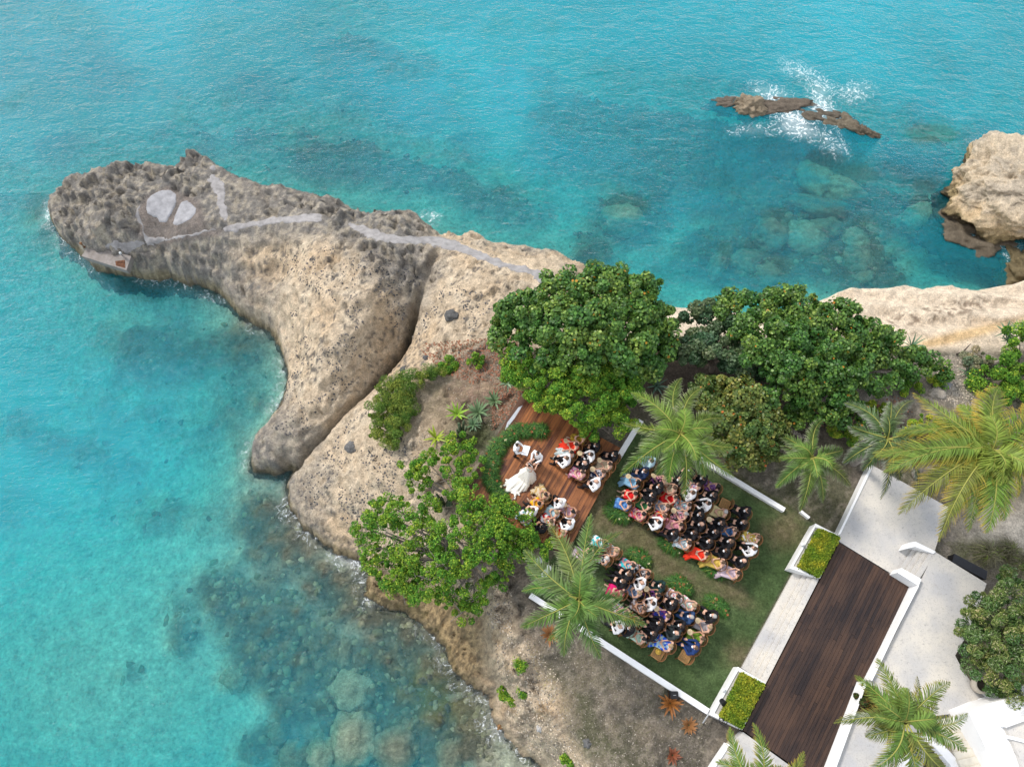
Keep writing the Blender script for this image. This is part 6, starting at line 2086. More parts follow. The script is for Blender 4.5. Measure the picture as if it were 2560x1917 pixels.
# px, py, block, kind, desc, pose, colours, hair, haircolour, skin, dress cut
# blocks: US upper stage, LS lower stage, UL upper lawn, LL lower lawn
PEOPLE = [
    (1457, 1089, 'US', 'w', 'woman in mustard yellow dress', 'lap', ('mustard', (.25, .15, .02)), 'bob', 'brown', 'fair', 'dress'),
    (1440, 1109, 'US', 'w', 'woman in bright red dress holding a fan', 'fan', ('coral',), 'bun', 'dark', 'fair', 'longdress'),
    (1428, 1129, 'US', 'w', 'woman in pale grey blue fringed dress', 'apart', ('pgrey', (.5, .55, .56)), 'bun', 'dark', 'fair', 'longdress'),
    (1417, 1144, 'US', 'm', 'man in white shirt nearest the couple', 'apart', ('white',), 'short', 'brown', 'fair', None),
    (1492, 1110, 'US', 'm', 'man in black suit', 'lap', ('black',), 'short', 'black', 'tan', None),
    (1478, 1135, 'US', 'm', 'man in white jacket with black tie', 'fan', ('white',), 'short', 'dark', 'fair', None),
    (1463, 1156, 'US', 'm', 'grey balding man in black suit', 'lap', ('black',), 'bald', 'grey', 'fair', None),
    (1456, 1178, 'US', 'w', 'woman in pink floral dress', 'lap', ('pink', (.6, .05, .25), (.7, .45, .5)), 'bun', 'dark', 'fair', 'dress'),
    (1537, 1134, 'US', 'm', 'man in black suit', 'lap', ('black',), 'short', 'black', 'fair', None),
    (1524, 1158, 'US', 'w', 'woman in champagne dress', 'fan', ('champ',), 'bun', 'dark', 'fair', 'longdress'),
    (1508, 1177, 'US', 'w', 'woman in navy floral dress', 'fan', ('navy', (.5, .5, .55)), 'bob', 'brown', 'fair', 'dress'),
    (1492, 1203, 'US', 'm', 'balding man in white jacket', 'lap', ('white',), 'bald', 'grey', 'fair', None),
    (1364, 1234, 'LS', 'w', 'woman in gold cream patterned dress', 'lap', ('champ', (.4, .27, .1)), 'bun', 'dark', 'tan', 'longdress'),
    (1348, 1257, 'LS', 'w', 'woman in orange yellow dress', 'lap', ('yellow', 'orange'), 'short', 'black', 'tan', 'shortdress'),
    (1332, 1273, 'LS', 'm', 'man in white shirt', 'lap', ('white',), 'short', 'brown', 'fair', None),
    (1318, 1294, 'LS', 'w', 'woman in light blue dress', 'lap', ('lblue', 'white'), 'short', 'brown', 'fair', 'dress'),
    (1402, 1253, 'LS', 'm', 'grey haired man in white shirt', 'lap', ('white',), 'short', 'white', 'fair', None),
    (1391, 1279, 'LS', 'w', 'blond woman in pale blue dress', 'lap', ('pale',), 'bob', 'blond', 'fair', 'dress'),
    (1378, 1301, 'LS', 'w', 'woman in red and white floral dress', 'lap', ('white', 'red'), 'bob', 'brown', 'fair', 'dress'),
    (1432, 1277, 'LS', 'w', 'woman in pink lilac print dress', 'fan', ('lilac', 'pink'), 'bun', 'black', 'tan', 'dress'),
    (1424, 1306, 'LS', 'm', 'balding man in white shirt', 'apart', ('white',), 'bald', 'dark', 'fair', None),
    (1407, 1328, 'LS', 'w', 'woman in scarlet dress under the frond', 'lap', ('red',), 'bob', 'blond', 'fair', 'shortdress'),
    (1356, 1315, 'LS', 'm', 'man in black suit', 'lap', ('black',), 'short', 'black', 'tan', None),
    (1595, 1202, 'UL', 'w', 'woman in light blue gown with long black hair', 'fan', ('lblue',), 'long', 'black', 'fair', 'longdress'),
    (1614, 1176, 'UL', 'm', 'man in navy suit holding a white card', 'lap', ('navy',), 'short', 'dark', 'fair', None),
    (1630, 1150, 'UL', 'm', 'person in pale blue white shirt', 'apart', ('pale',), 'short', 'dark', 'fair', None),
    (1661, 1196, 'UL', 'w', 'blond woman in purple floral dress', 'fan', ('purple', 'pink', 'black'), 'bob', 'blond', 'fair', 'dress'),
    (1651, 1214, 'UL', 'm', 'man in black suit', 'lap', ('black',), 'short', 'black', 'tan', None),
    (1588, 1232, 'UL', 'w', 'woman in deep red dress with outstretched legs', 'lap', ('red',), 'bob', 'dark', 'fair', 'shortdress'),
    (1633, 1236, 'UL', 'm', 'man in black suit', 'apart', ('black',), 'short', 'black', 'fair', None),
    (1572, 1256, 'UL', 'w', 'woman in bright blue dress', 'lap', ('blue', (.1, .25, .5)), 'bob', 'dark', 'fair', 'dress'),
    (1623, 1260, 'UL', 'w', 'woman in green dress', 'lap', ('green',), 'bob', 'black', 'fair', 'dress'),
    (1687, 1217, 'UL', 'w', 'woman in beige dress with grey brown hair', 'fan', ('champ', (.35, .3, .22)), 'bob', 'brown', 'fair', 'dress'),
    (1688, 1241, 'UL', 'w', 'woman in wide crimson gown', 'lap', ('red',), 'bun', 'dark', 'fair', 'longdress'),
    (1733, 1230, 'UL', 'm', 'man in white jacket with brown hair', 'lap', ('white',), 'short', 'brown', 'fair', None),
    (1747, 1211, 'UL', 'w', 'woman in white floral dress with headband', 'lap', ('white', 'blue', 'pink'), 'bun', 'dark', 'fair', 'dress'),
    (1761, 1193, 'UL', 'm', 'man in black suit', 'lap', ('black',), 'short', 'black', 'tan', None),
    (1795, 1213, 'UL', 'w', 'woman in dark lilac dress', 'lap', ('purple', (.3, .18, .4)), 'long', 'black', 'fair', 'dress'),
    (1787, 1235, 'UL', 'm', 'man in pinstriped black suit', 'lap', ('black',), 'short', 'dark', 'fair', None),
    (1772, 1257, 'UL', 'm', 'man in white jacket with arms apart', 'apart', ('white',), 'short', 'dark', 'fair', None),
    (1723, 1260, 'UL', 'w', 'woman in turquoise and white print dress', 'lap', ('white', 'turq', 'lilac'), 'short', 'dark', 'fair', 'dress'),
    (1702, 1196, 'UL', 'm', 'man in black suit', 'lap', ('black',), 'short', 'brown', 'fair', None),
    (1730, 1172, 'UL', 'm', 'man in black suit', 'lap', ('black',), 'short', 'dark', 'fair', None),
    (1669, 1263, 'UL', 'w', 'woman in grey lace dress', 'lap', ('steel', (.5, .42, .36)), 'bob', 'brown', 'fair', 'dress'),
    (1609, 1283, 'UL', 'w', 'woman in orange top and purple print skirt', 'lap', ('coral', 'purple', 'pink'), 'bob', 'black', 'fair', 'dress'),
    (1661, 1288, 'UL', 'w', 'woman in hot pink dress', 'lap', ('magenta', 'orange'), 'bob', 'brown', 'fair', 'shortdress'),
    (1648, 1304, 'UL', 'm', 'man in white jacket at the aisle', 'apart', ('white',), 'short', 'black', 'fair', None),
    (1714, 1283, 'UL', 'w', 'woman in black floral dress', 'fan', ('black', (.3, .28, .32), 'pink'), 'bun', 'grey', 'fair', 'dress'),
    (1702, 1310, 'UL', 'w', 'woman in plain pink dress', 'lap', ('pink',), 'bun', 'dark', 'fair', 'longdress'),
    (1688, 1332, 'UL', 'm', 'dark skinned man in black suit', 'lap', ('black',), 'short', 'black', 'dark', None),
    (1723, 1355, 'UL', 'w', 'woman in white and pale blue dress', 'lap', ('white', 'pale'), 'bob', 'dark', 'fair', 'dress'),
    (1871, 1275, 'UL', 'm', 'man in black suit', 'lap', ('black',), 'short', 'black', 'fair', None),
    (1814, 1278, 'UL', 'w', 'grey haired woman in pale yellow gown', 'lap', ((.55, .47, .25),), 'bob', 'grey', 'fair', 'longdress'),
    (1754, 1284, 'UL', 'm', 'man in black suit', 'lap', ('black',), 'short', 'black', 'fair', None),
    (1863, 1304, 'UL', 'm', 'brown haired man in black suit', 'lap', ('black',), 'short', 'brown', 'fair', None),
    (1807, 1306, 'UL', 'm', 'man in black suit', 'fan', ('black',), 'short', 'dark', 'fair', None),
    (1756, 1309, 'UL', 'm', 'bald man in black suit', 'lap', ('black',), 'bald', 'dark', 'fair', None),
    (1838, 1324, 'UL', 'w', 'woman in strapless denim blue dress', 'lap', ((.06, .14, .32),), 'bun', 'brown', 'fair', 'dress'),
    (1792, 1328, 'UL', 'm', 'man in black suit', 'lap', ('black',), 'short', 'dark', 'fair', None),
    (1738, 1330, 'UL', 'm', 'man in black suit', 'apart', ('black',), 'short', 'dark', 'dark', None),
    (1896, 1341, 'UL', 'w', 'woman in yellow floral dress raising an arm', 'lap', ('white', 'yellow', (.5, .4, .1)), 'bob', 'brown', 'fair', 'dress'),
    (1777, 1352, 'UL', 'm', 'man in black suit', 'apart', ('black',), 'short', 'dark', 'fair', None),
    (1829, 1352, 'UL', 'm', 'man in black suit', 'lap', ('black',), 'short', 'brown', 'fair', None),
    (1887, 1370, 'UL', 'm', 'man in white jacket with black bow tie', 'apart', ('white',), 'short', 'brown', 'fair', None),
    (1766, 1383, 'UL', 'w', 'woman in coral red dress', 'lap', ('coral',), 'bun', 'dark', 'fair', 'longdress'),
    (1819, 1375, 'UL', 'm', 'man in black suit', 'lap', ('black',), 'short', 'black', 'dark', None),
    (1807, 1404, 'UL', 'w', 'woman in yellow satin gown', 'lap', ((.55, .40, .09),), 'bun', 'brown', 'fair', 'longdress'),
    (1862, 1401, 'UL', 'm', 'balding man in black suit', 'lap', ('black',), 'bald', 'brown', 'fair', None),
    (1845, 1430, 'UL', 'w', 'woman in lilac gown', 'lap', ('lilac',), 'bun', 'dark', 'fair', 'longdress'),
    (1512, 1356, 'LL', 'w', 'woman in turquoise top', 'lap', ('turq', 'white'), 'bun', 'black', 'tan', 'dress'),
    (1541, 1375, 'LL', 'w', 'woman in peach patterned dress', 'lap', ('peach', (.4, .45, .45)), 'bob', 'blond', 'fair', 'dress'),
    (1517, 1394, 'LL', 'w', 'woman with pale blond hair', 'lap', ('white', 'black'), 'bob', 'white', 'fair', 'dress'),
    (1462, 1385, 'LL', 'w', 'woman in pale lilac dress under the palm', 'lap', ('lilac',), 'bob', 'brown', 'fair', 'dress'),
    (1487, 1377, 'LL', 'm', 'man in black suit', 'lap', ('black',), 'short', 'dark', 'fair', None),
    (1583, 1412, 'LL', 'w', 'woman in pink and turquoise dress', 'lap', ('turq', 'pink'), 'bob', 'dark', 'fair', 'dress'),
    (1573, 1434, 'LL', 'm', 'man in black suit', 'lap', ('black',), 'short', 'brown', 'fair', None),
    (1559, 1452, 'LL', 'm', 'man in black suit', 'lap', ('black',), 'short', 'brown', 'fair', None),
    (1606, 1456, 'LL', 'm', 'bald man in white jacket', 'lap', ('white',), 'bald', 'brown', 'fair', None),
    (1620, 1432, 'LL', 'w', 'woman in black and white print dress', 'lap', ('black', (.5, .48, .5)), 'short', 'black', 'tan', 'dress'),
    (1554, 1479, 'LL', 'w', 'woman in magenta dress', 'lap', ('magenta',), 'bob', 'brown', 'fair', 'dress'),
    (1598, 1480, 'LL', 'w', 'blond woman in steel blue dress', 'lap', ('steel', (.1, .14, .24)), 'bun', 'blond', 'fair', 'longdress'),
    (1655, 1464, 'LL', 'm', 'man in dark green suit', 'lap', ('dgreen',), 'short', 'black', 'fair', None),
    (1645, 1486, 'LL', 'w', 'woman in black dress with a fan in her lap', 'fan', ('black', 'purple'), 'bun', 'black', 'tan', 'dress'),
    (1633, 1507, 'LL', 'm', 'dark haired man in white jacket', 'lap', ('white',), 'short', 'dark', 'fair', None),
    (1611, 1519, 'LL', 'w', 'woman in brown print dress under the frond', 'lap', ('brown', 'grey'), 'bob', 'brown', 'tan', 'dress'),
    (1670, 1538, 'LL', 'w', 'woman in royal blue and purple dress', 'fan', ((.04, .06, .4), 'purple'), 'bob', 'brown', 'fair', 'dress'),
    (1567, 1532, 'LL', 'w', 'woman in white and blue floral dress', 'lap', ('white', 'steel', 'pink'), 'short', 'brown', 'fair', 'dress'),
    (1592, 1552, 'LL', 'w', 'woman in golden yellow dress', 'lap', ('yellow',), 'bob', 'brown', 'tan', 'dress'),
    (1551, 1566, 'LL', 'm', 'man in white jacket nearest the long white wall', 'lap', ('white',), 'bald', 'brown', 'fair', None),
    (1578, 1571, 'LL', 'm', 'man in black suit', 'apart', ('black',), 'short', 'black', 'fair', None),
    (1609, 1595, 'LL', 'w', 'woman in pale green dress', 'lap', ('mint',), 'bun', 'black', 'fair', 'dress'),
    (1651, 1558, 'LL', 'm', 'man in black suit', 'apart', ('black',), 'short', 'dark', 'tan', None),
    (1636, 1583, 'LL', 'm', 'man in black suit', 'apart', ('black',), 'short', 'dark', 'fair', None),
    (1677, 1613, 'LL', 'w', 'woman in blue to white tie dye gown', 'lap', ('pale', (.02, .1, .6)), 'bob', 'blond', 'fair', 'longdress'),
    (1696, 1489, 'LL', 'w', 'woman in pink brown print dress', 'lap', ('brown', 'pink', 'white'), 'bob', 'black', 'tan', 'shortdress'),
    (1685, 1508, 'LL', 'm', 'man in black suit', 'lap', ('black',), 'short', 'black', 'fair', None),
    (1736, 1512, 'LL', 'w', 'blond woman in white and pink floral dress', 'lap', ('white', 'pink', 'mint'), 'bob', 'blond', 'fair', 'dress'),
    (1729, 1541, 'LL', 'm', 'man in blue suit', 'lap', ('suitblue',), 'short', 'grey', 'fair', None),
    (1705, 1564, 'LL', 'm', 'man in black suit', 'lap', ('black',), 'short', 'dark', 'tan', None),
    (1786, 1539, 'LL', 'm', 'grey haired man in black suit', 'lap', ('black',), 'short', 'grey', 'fair', None),
    (1775, 1566, 'LL', 'w', 'blond woman in grey dress', 'fan', ('grey',), 'bob', 'blond', 'fair', 'dress'),
    (1756, 1594, 'LL', 'w', 'woman in olive green dress', 'fan', ('lime',), 'bun', 'brown', 'tan', 'dress'),
    (1693, 1582, 'LL', 'm', 'bald man in dark grey suit', 'apart', ((.03, .04, .042),), 'bald', 'grey', 'fair', None),
    (1740, 1618, 'LL', 'm', 'man in bright navy suit', 'apart', ((.012, .035, .13),), 'short', 'brown', 'fair', None)]
FACE = dict(US=158, LS=132, UL=152, LL=145)
FLOOR = dict(US=ZS, LS=ZS, UL=0.0, LL=0.0)
descs = [p[4] for p in PEOPLE]
short = [d.split(' with ')[0].split(' holding ')[0].split(' nearest ')[0].split(' raising ')[0].split(' under ')[0] for d in descs]
used_lab = set()
plab = []
for i, p in enumerate(PEOPLE):
    a = math.radians(FACE[p[2]])
    f = (math.cos(a), -math.sin(a))
    r = (-f[1], f[0])
    if descs.count(p[4]) == 1:
        lab = p[4] + ', seated'
    else:
        order = sorted((j for j in range(len(PEOPLE)) if j != i and descs.count(descs[j]) == 1 and short.count(short[j]) == 1 and PEOPLE[j][2] == p[2]), key=lambda j: (PEOPLE[j][0] - p[0]) ** 2 + (PEOPLE[j][1] - p[1]) ** 2)
        order = [j for j in order if len(short[j].split()) <= 5]
        lab = None
        for j in order:
            q_ = PEOPLE[j]
            dx, dy = p[0] - q_[0], p[1] - q_[1]
            if abs(dx) > abs(dy):
                rel = 'right of' if dx > 0 else 'left of'
            else:
                rel = 'above' if dy < 0 else 'below'
            cand = '%s seated just %s the %s' % (p[4], rel, short[j])
            if cand not in used_lab:
                lab = cand
                break
    used_lab.add(lab)
    plab.append(lab)
rp = random.Random(77)
fans = 0
for i, (px, py, blk, kind, desc, pose, cols, hair, hc, sk, dk) in enumerate(PEOPLE):
    fa = FACE[blk] + rp.uniform(-9, 9)
    zf = FLOOR[blk]
    sc_ = rp.uniform(1.05, 1.12) * (0.98 if kind == 'w' else 1.04)
    t = person(px, py, zf, fa, kind, None, hair, sk, pose, cols, 'person', sc_, hc, dk or 'dress', front=cols[0] != 'white')
    tag(t, plab[i], 'person', 'seated wedding guests')
    rz = t.rotation_euler[2]
    clab = ('rattan chair of ' + plab[i]).replace(', seated', '').replace(' seated', '')
    place_chair(t.location.x, t.location.y, zf, math.radians(FACE[blk]) - math.pi / 2, clab)
    if pose == 'fan':
        R_ = Matrix.Rotation(rz, 3, 'Z')
        ft = empty('hand_fan', t.location + R_ @ (Vector((.03, .50, .90)) * sc_))
        ft.rotation_euler = (-.25 + rp.uniform(-.3, .3), rp.uniform(-.3, .3), rz + math.pi + rp.uniform(-.5, .5) + .3)
        link('fan_blade', fan_me, ft, m_fan); link('handle', fan_h, ft, m_rattan)
        tag(ft, ('fan held by ' + plab[i]).replace(', seated', '').replace(' seated', '').replace(' holding a fan', '').replace(' with a fan in her lap', ' among the lower lawn guests'), 'fan', 'round woven hand fans')
# empty chairs
for px, py, lab, rz in [(1813, 1260, 'empty rattan chair at the top right of the upper block', 152), (1645, 1634, 'empty rattan chair carrying a yellow hat', 145), (1713, 1642, 'empty rattan chair in the last row with light woven seat', 145)]:
    p = P(px, py, .45)
    place_chair(p.x, p.y, 0, math.radians(rz) - math.pi / 2, lab)
p = P(1646, 1628, .5)
bm = bmesh.new(); bmesh.ops.create_cone(bm, cap_ends=True, segments=20, radius1=.13, radius2=.12, depth=.015); bmesh.ops.create_cone(bm, cap_ends=True, segments=16, radius1=.075, radius2=.05, depth=.08, matrix=Matrix.Translation((0, 0, .045)))
o = link('straw_hat', bm_mesh('straw_hat', bm, True), None, mat('straw', (.55, .36, .06), .7, .2, 30), p)
tag(o, 'yellow straw hat lying on an empty chair', 'hat')

# the couple and the officiant
t = person(1294, 1112, ZS, -18, 'm', None, 'short', 'fair', 'stand', ('white',), hairc='dark', front=False)
tag(t, 'standing officiant in white shirt and black trousers reading from a book', 'person')
R_ = Matrix.Rotation(t.rotation_euler[2], 3, 'Z')
bk = empty('open_book', t.location + R_ @ Vector((0, .46, 1.16)), t.rotation_euler[2])
bk.rotation_euler = (.25, 0, t.rotation_euler[2])
bm = bmesh.new(); box_bm(bm, (0, 0, 0), (.50, .34, .012)); link('cover', bm_mesh('cover', bm), bk, m_black)
for s in (-1, 1):
    bm = bmesh.new(); box_bm(bm, (s * .12, 0, .016), (.225, .31, .018)); link('page_block', bm_mesh('page_block', bm), bk, mat('paper', (.82, .82, .84), .7, .02))
tag(bk, 'open white book with black cover held by the officiant', 'book')
t = person(1344, 1133, ZS, 232, 'm', None, 'short', 'fair', 'stand', ('white',), hairc='dark', front=False, legc='navy')
tag(t, 'groom in white shirt and navy trousers facing the bride', 'person')


def bride():
    px, py = 1326, 1161
    S = skeleton('bride', True)
    fa = 48
    hp = P(px, py, ZS + 1.63)
    a = math.radians(fa)
    t = empty('person', (hp.x - math.cos(a) * .06, hp.y - math.sin(a) * .06, ZS), a - math.pi / 2)
    link('body', get('body', 'bride', True), t, skin('fair'))
    pr = [('c', S['hip'] + Vector((0, 0, .05)), S['chest'], .125, .122), ('e', S['chest'] + Vector((0, .02, .045)), (.155, .118, .095))]
    for i in range(18):
        g = 2 * math.pi * i / 18
        pr.append(('c', S['hip'] + Vector((.06 * math.cos(g), .05 * math.sin(g), -.03)), Vector((.40 * math.cos(g), .34 * math.sin(g) - .10, .05)), .10, .055 + .02 * (i % 2)))
    rr = random.Random(5)
    for i in range(15):   # the train fans out behind her
        u = i / 14 - .5
        e = Vector((u * .95 + rr.uniform(-.08, .08) - .10, -.85 - .35 * math.cos(u * 3 + .6) + rr.uniform(-.12, .12), .03))
        m_ = Vector((u * .75 + rr.uniform(-.05, .05), -.45, .22 + .04 * (i % 2)))
        pr.append(('c', S['hip'] + Vector((u * .1, -.06, -.05)), m_, .10, .075)); pr.append(('c', m_, e, .085, .05 + .02 * (i % 2)))
    for _ in range(8):
        q_ = Vector((rr.uniform(-.38, .2), rr.uniform(-1.05, -.8), .05))
        pr.append(('c', q_, q_ + Vector((rr.uniform(-.3, .3), rr.uniform(-.4, 0), .02)), .07, .045))
    link('wedding_gown', fuse('wedding_gown', pr, .022, 2), t, mat('ivory_lace', (0.80, 0.78, 0.72), .8, .08, 14, bump=.6, bscale=18))
    pr = [('c', Vector((-.35, -1.5, .03)), Vector((-.6, -1.95, .03)), .16, .10), ('c', Vector((.15, -1.6, .03)), Vector((.05, -2.1, .03)), .15, .08)]
    link('hair', get('hair_bun', 'bride', True), t, hairm('dark'))
    link('eyes', get('eyes', 'bride', True), t, mat('eye_dark', (.02, .015, .01)))
    link('lips', get('lips', 'bride', True), t, mat('lips', (.4, .12, .1)))
    bm = bmesh.new()
    for i in range(9):
        g = math.pi * i / 8
        bmesh.ops.create_icosphere(bm, subdivisions=1, radius=.016, matrix=Matrix.Translation(S['head'] + Vector((.075 * math.cos(g), -.03 - .0 * math.sin(g), .06 + .06 * math.sin(g)))))
    link('hair_flowers', bm_mesh('hair_flowers', bm), t, m_white)
    tag(t, 'bride in a long ivory gown with spread train holding the hands of the groom', 'person')


bride()

# ================================================================== OTHER THINGS
bm = bmesh.new(); box_bm(bm, (0, 0, .25), (.34, .3, .5))
bmesh.ops.bevel(bm, geom=list(bm.edges), offset=.02, segments=2, affect='EDGES')
t = empty('loudspeaker', PG(1680, 1738), .3) if False else empty('loudspeaker', PG(1680, 1736))
link('cabinet', bm_mesh('cabinet', bm), t, m_black)
bm = bmesh.new(); bar(bm, (-.06, 0, .52), (.06, 0, .52), .02, .02); link('handle', bm_mesh('handle', bm), t, m_pipe)
tag(t, 'black loudspeaker box behind the long white wall', 'loudspeaker')
bm = bmesh.new(); bmesh.ops.create_cone(bm, cap_ends=True, segments=18, radius1=.16, radius2=.13, depth=.3, matrix=Matrix.Translation((0, 0, .15)))
o = link('uplight', bm_mesh('uplight', bm), None, m_black, PG(1389, 1537)); tag(o, 'black round uplighter outside the wall below the left palm', 'lamp')
bm = bmesh.new(); box_bm(bm, (0, 0, .2), (.35, .25, .4), .5)
o = link('utility_box', bm_mesh('utility_box', bm), None, mat('box_grey', (.5, .52, .54), .5), PG(1344, 1405)); tag(o, 'small pale grey utility box under the tree by the wall stub', 'box')
# edging stones by the small palm
for i, (px, py) in enumerate([(1966, 1072), (1975, 1077), (1986, 1082), (1995, 1088), (2007, 1092), (2015, 1100), (2022, 1108), (2079, 1119)]):
    g = PG(px, py)
    o = link('edging_stone', rock_mesh('edging_stone', .16, .12, .11, 200 + i, 2, .2, (.34, .30, .26)), None, m_boulder, g + Vector((0, 0, .06)))
    o.rotation_euler = (0, 0, random.uniform(0, 3))
    tag(o, ['pale edging stone at the upper left end of the stone row', 'second edging stone from the upper left end', 'third edging stone from the upper left end', 'middle edging stone of the row behind the small palm', 'fifth edging stone, right of the middle one', 'last but one edging stone behind the small palm', 'edging stone touching the small palm fronds', 'lone edging stone right of the small palm heart'][i], 'stone', 'edging stones below the round bush')
# black slatted cover right of the plaza
t = empty('slatted_cover', P(2425, 1415, .5))
q4 = [P(2386, 1383, .55), P(2469, 1427, .55), P(2465, 1449, .55), P(2381, 1404, .55)]
for k in range(8):
    a, b_ = k / 8 + .01, (k + 1) / 8 - .01
    pts = [q4[0].lerp(q4[3], a), q4[1].lerp(q4[2], a), q4[1].lerp(q4[2], b_), q4[0].lerp(q4[3], b_)]
    link('slat', prism_mesh('slat', [p - t.location for p in pts], -.03), t, mat('black_slat', (.018, .02, .026), .5, .2))
cc = sum(q4, Vector()) / 4
link('frame', prism_mesh('frame', [cc.lerp(p, .96) - t.location + Vector((0, 0, -.05)) for p in q4], -.5), t, m_black)
tag(t, 'black slatted box cover beside the corner of the plaza', 'cover')
# pots
for px, py, r, c, lab in [(2438, 1712, .33, (.5, .45, .38), 'round pale planter pot under the grey green shrub'), (2507, 1770, .30, (.50, .27, .07), 'round ochre ceramic pot by the white house')]:
    g = P(px, py, 1.0)
    b0 = Vector((g.x, g.y, 1.0))
    t = empty('plant_pot', b0)
    prof = [(.55, 0), (.85, .12), (1.0, .3), (.95, .48), (.80, .55), (.72, .53), (.66, .40), (0.01, .40)]
    V, Fc = [], []
    n = 24
    for rr_, z in prof:
        for j in range(n):
            V.append((r * rr_ * math.cos(2 * math.pi * j / n), r * rr_ * math.sin(2 * math.pi * j / n), z))
    for i in range(len(prof) - 1):
        for j in range(n):
            Fc.append((i * n + j, i * n + (j + 1) % n, (i + 1) * n + (j + 1) % n, (i + 1) * n + j))
    link('pot', np_mesh('pot', V, Fc, smooth=True), t, mat('pot%d' % px, c, .6, .15, 6))
    link('soil', prism_mesh('soil', [Vector((r * .66 * math.cos(k), r * .66 * math.sin(k), .43)) for k in np.linspace(0, 5.9, 14)], .38), t, mat('pot_soil', (.03, .025, .02), .9))
    tag(t, lab, 'pot')
# white starfish shaped table base
t = empty('round_table', P(2462, 1742, 1.0))
bm = bmesh.new()
for i in range(5):
    a = 2 * math.pi * i / 5 + .9
    bar(bm, (0, 0, .12), (.34 * math.cos(a), .34 * math.sin(a), .05), .06, .04)
link('foot', bm_mesh('foot', bm), t, m_white)
bm = bmesh.new(); bmesh.ops.create_cone(bm, cap_ends=True, segments=28, radius1=.30, radius2=.30, depth=.03, matrix=Matrix.Translation((.42, -.05, .6)))
bar(bm, (0, 0, .1), (.2, -.02, .6), .05, .05)
link('top', bm_mesh('top', bm), t, m_white)
tag(t, 'white table with star shaped foot beside the pots', 'table')
# white house corner with its curved stair
hs = empty('white_house', P(2540, 1860, 0))
def hpart(name, poly, zt, zb, m): 
    return link(name, prism_mesh(name, [P(x, y, zt) - hs.location for x, y in poly], zb, .01), hs, m)
m_wh = mat('white_render', (0.80, 0.80, 0.81), .75, .03, 2, bump=.08)
hpart('wall', [(2422, 1779), (2474, 1757), (2560, 1735), (2750, 1700), (2750, 2200), (2560, 2150), (2500, 1960), (2470, 1880)], 2.4, 0, m_wh)
hpart('roof', [(2516, 1818), (2620, 1780), (2750, 1760), (2750, 2100), (2590, 2020), (2548, 1890)], 2.62, 2.3, m_coral)
hpart('parapet', [(2510, 1812), (2620, 1772), (2620, 1780), (2516, 1818)], 2.8, 2.3, m_wh)
hpart('parapet', [(2524, 1838), (2620, 1862), (2620, 1871), (2524, 1846)], 2.72, 2.5, m_wh)
hpart('hatch', [(2424, 1778), (2452, 1771), (2502, 1782), (2480, 1795)], 2.43, 2.38, m_wh)
tag(hs, 'bright white house corner with flat stone roof at the bottom right', 'house')
stp = empty('curved_stair', P(2420, 1860, 0))
for k in range(8):
    a, b_ = k / 8, (k + 1) / 8
    L0, L1 = Vector((2345, 1800)).lerp(Vector((2425, 1960)), a), Vector((2345, 1800)).lerp(Vector((2425, 1960)), b_)
    R0_, R1_ = Vector((2418, 1782)).lerp(Vector((2525, 1935)), a), Vector((2418, 1782)).lerp(Vector((2525, 1935)), b_)
    pts = [L0, R0_, R1_, L1]
    link('step', prism_mesh('step', [P(v.x, v.y, 1.08 + .09 * k) - stp.location for v in pts], .9, .01), stp, mat('step_stone', (0.62, 0.58, 0.50), .8, .12, 3))
tag(stp, 'pale curved stair running down beside the white house', 'stair')
o = prism('curved_wall', [(2262, 1840), (2300, 1835), (2345, 1845), (2400, 1905), (2430, 1970), (2405, 1970), (2375, 1910), (2335, 1865), (2300, 1855), (2275, 1860), (2270, 1960), (2250, 1960)], 1.35, .9, m_wh)
tag(o, 'curved white wall around the bed under the lower right palm', 'wall')
# planting bed behind the white wall
g0 = (2160, 1722)
tree('bed_shrub', 'low reddish green plant in the bed behind the bright white wall', 'shrub', (2165, 1722), [(2168, 1745, 1.15, .42), (2185, 1752, 1.15, .42), (2172, 1728, 1.1, .3), (2195, 1765, 1.1, .3)], 4500, .09, .16, [(.05, .07, .02), (.10, .11, .02), (.16, .06, .02)], [.4, .4, .2], seed=41, trunk_r=.03)
o = prism('bed_soil', [(2172, 1705), (2212, 1748), (2200, 1785), (2142, 1778), (2150, 1745)], 1.008, .95, mat('bed_soil', (.05, .035, .025), .9))
tag(o, kind='structure')
# ornamental grasses at the right
for i, (px, py, s) in enumerate([(2460, 1385, 1.5), (2515, 1375, 1.3), (2540, 1410, 1.4), (2455, 1520, 1.2)]):
    g = PG(px, py)
    o = link('grass_tuft', fern_mesh(.5, 420, 90 + i, .5, (0.17, 0.16, 0.09), .007), None, m_fern, g); o.scale = (s,) * 3
    tag(o, ['dry ornamental grass tuft just right of the black cover', 'dry grass tuft above the plaza gravel, middle one', 'dry grass tuft at the right edge by the gravel', 'dry grass plumes leaning over the plaza corner'][i], 'grass tuft')
o = link('fallen_log', tubes_mesh('fallen_log', [([PG(2450, 935) + Vector((0, 0, .15)), PG(2480, 912) + Vector((0, 0, .2)), PG(2512, 895) + Vector((0, 0, .25))], [.07, .06, .05])]), None, m_barkg)
tag(o, 'fallen grey branch lying in the right thicket', 'branch')
o = link('driftwood', tubes_mesh('driftwood', [([PG(2388, 888) + Vector((0, 0, .1)), PG(2402, 884) + Vector((0, 0, .15)), PG(2412, 870) + Vector((0, 0, .5))], [.05, .04, .015])]), None, mat('dark_wood', (.04, .03, .025), .9))
tag(o, 'small dark dead stump on the cream cliff rim', 'stump')
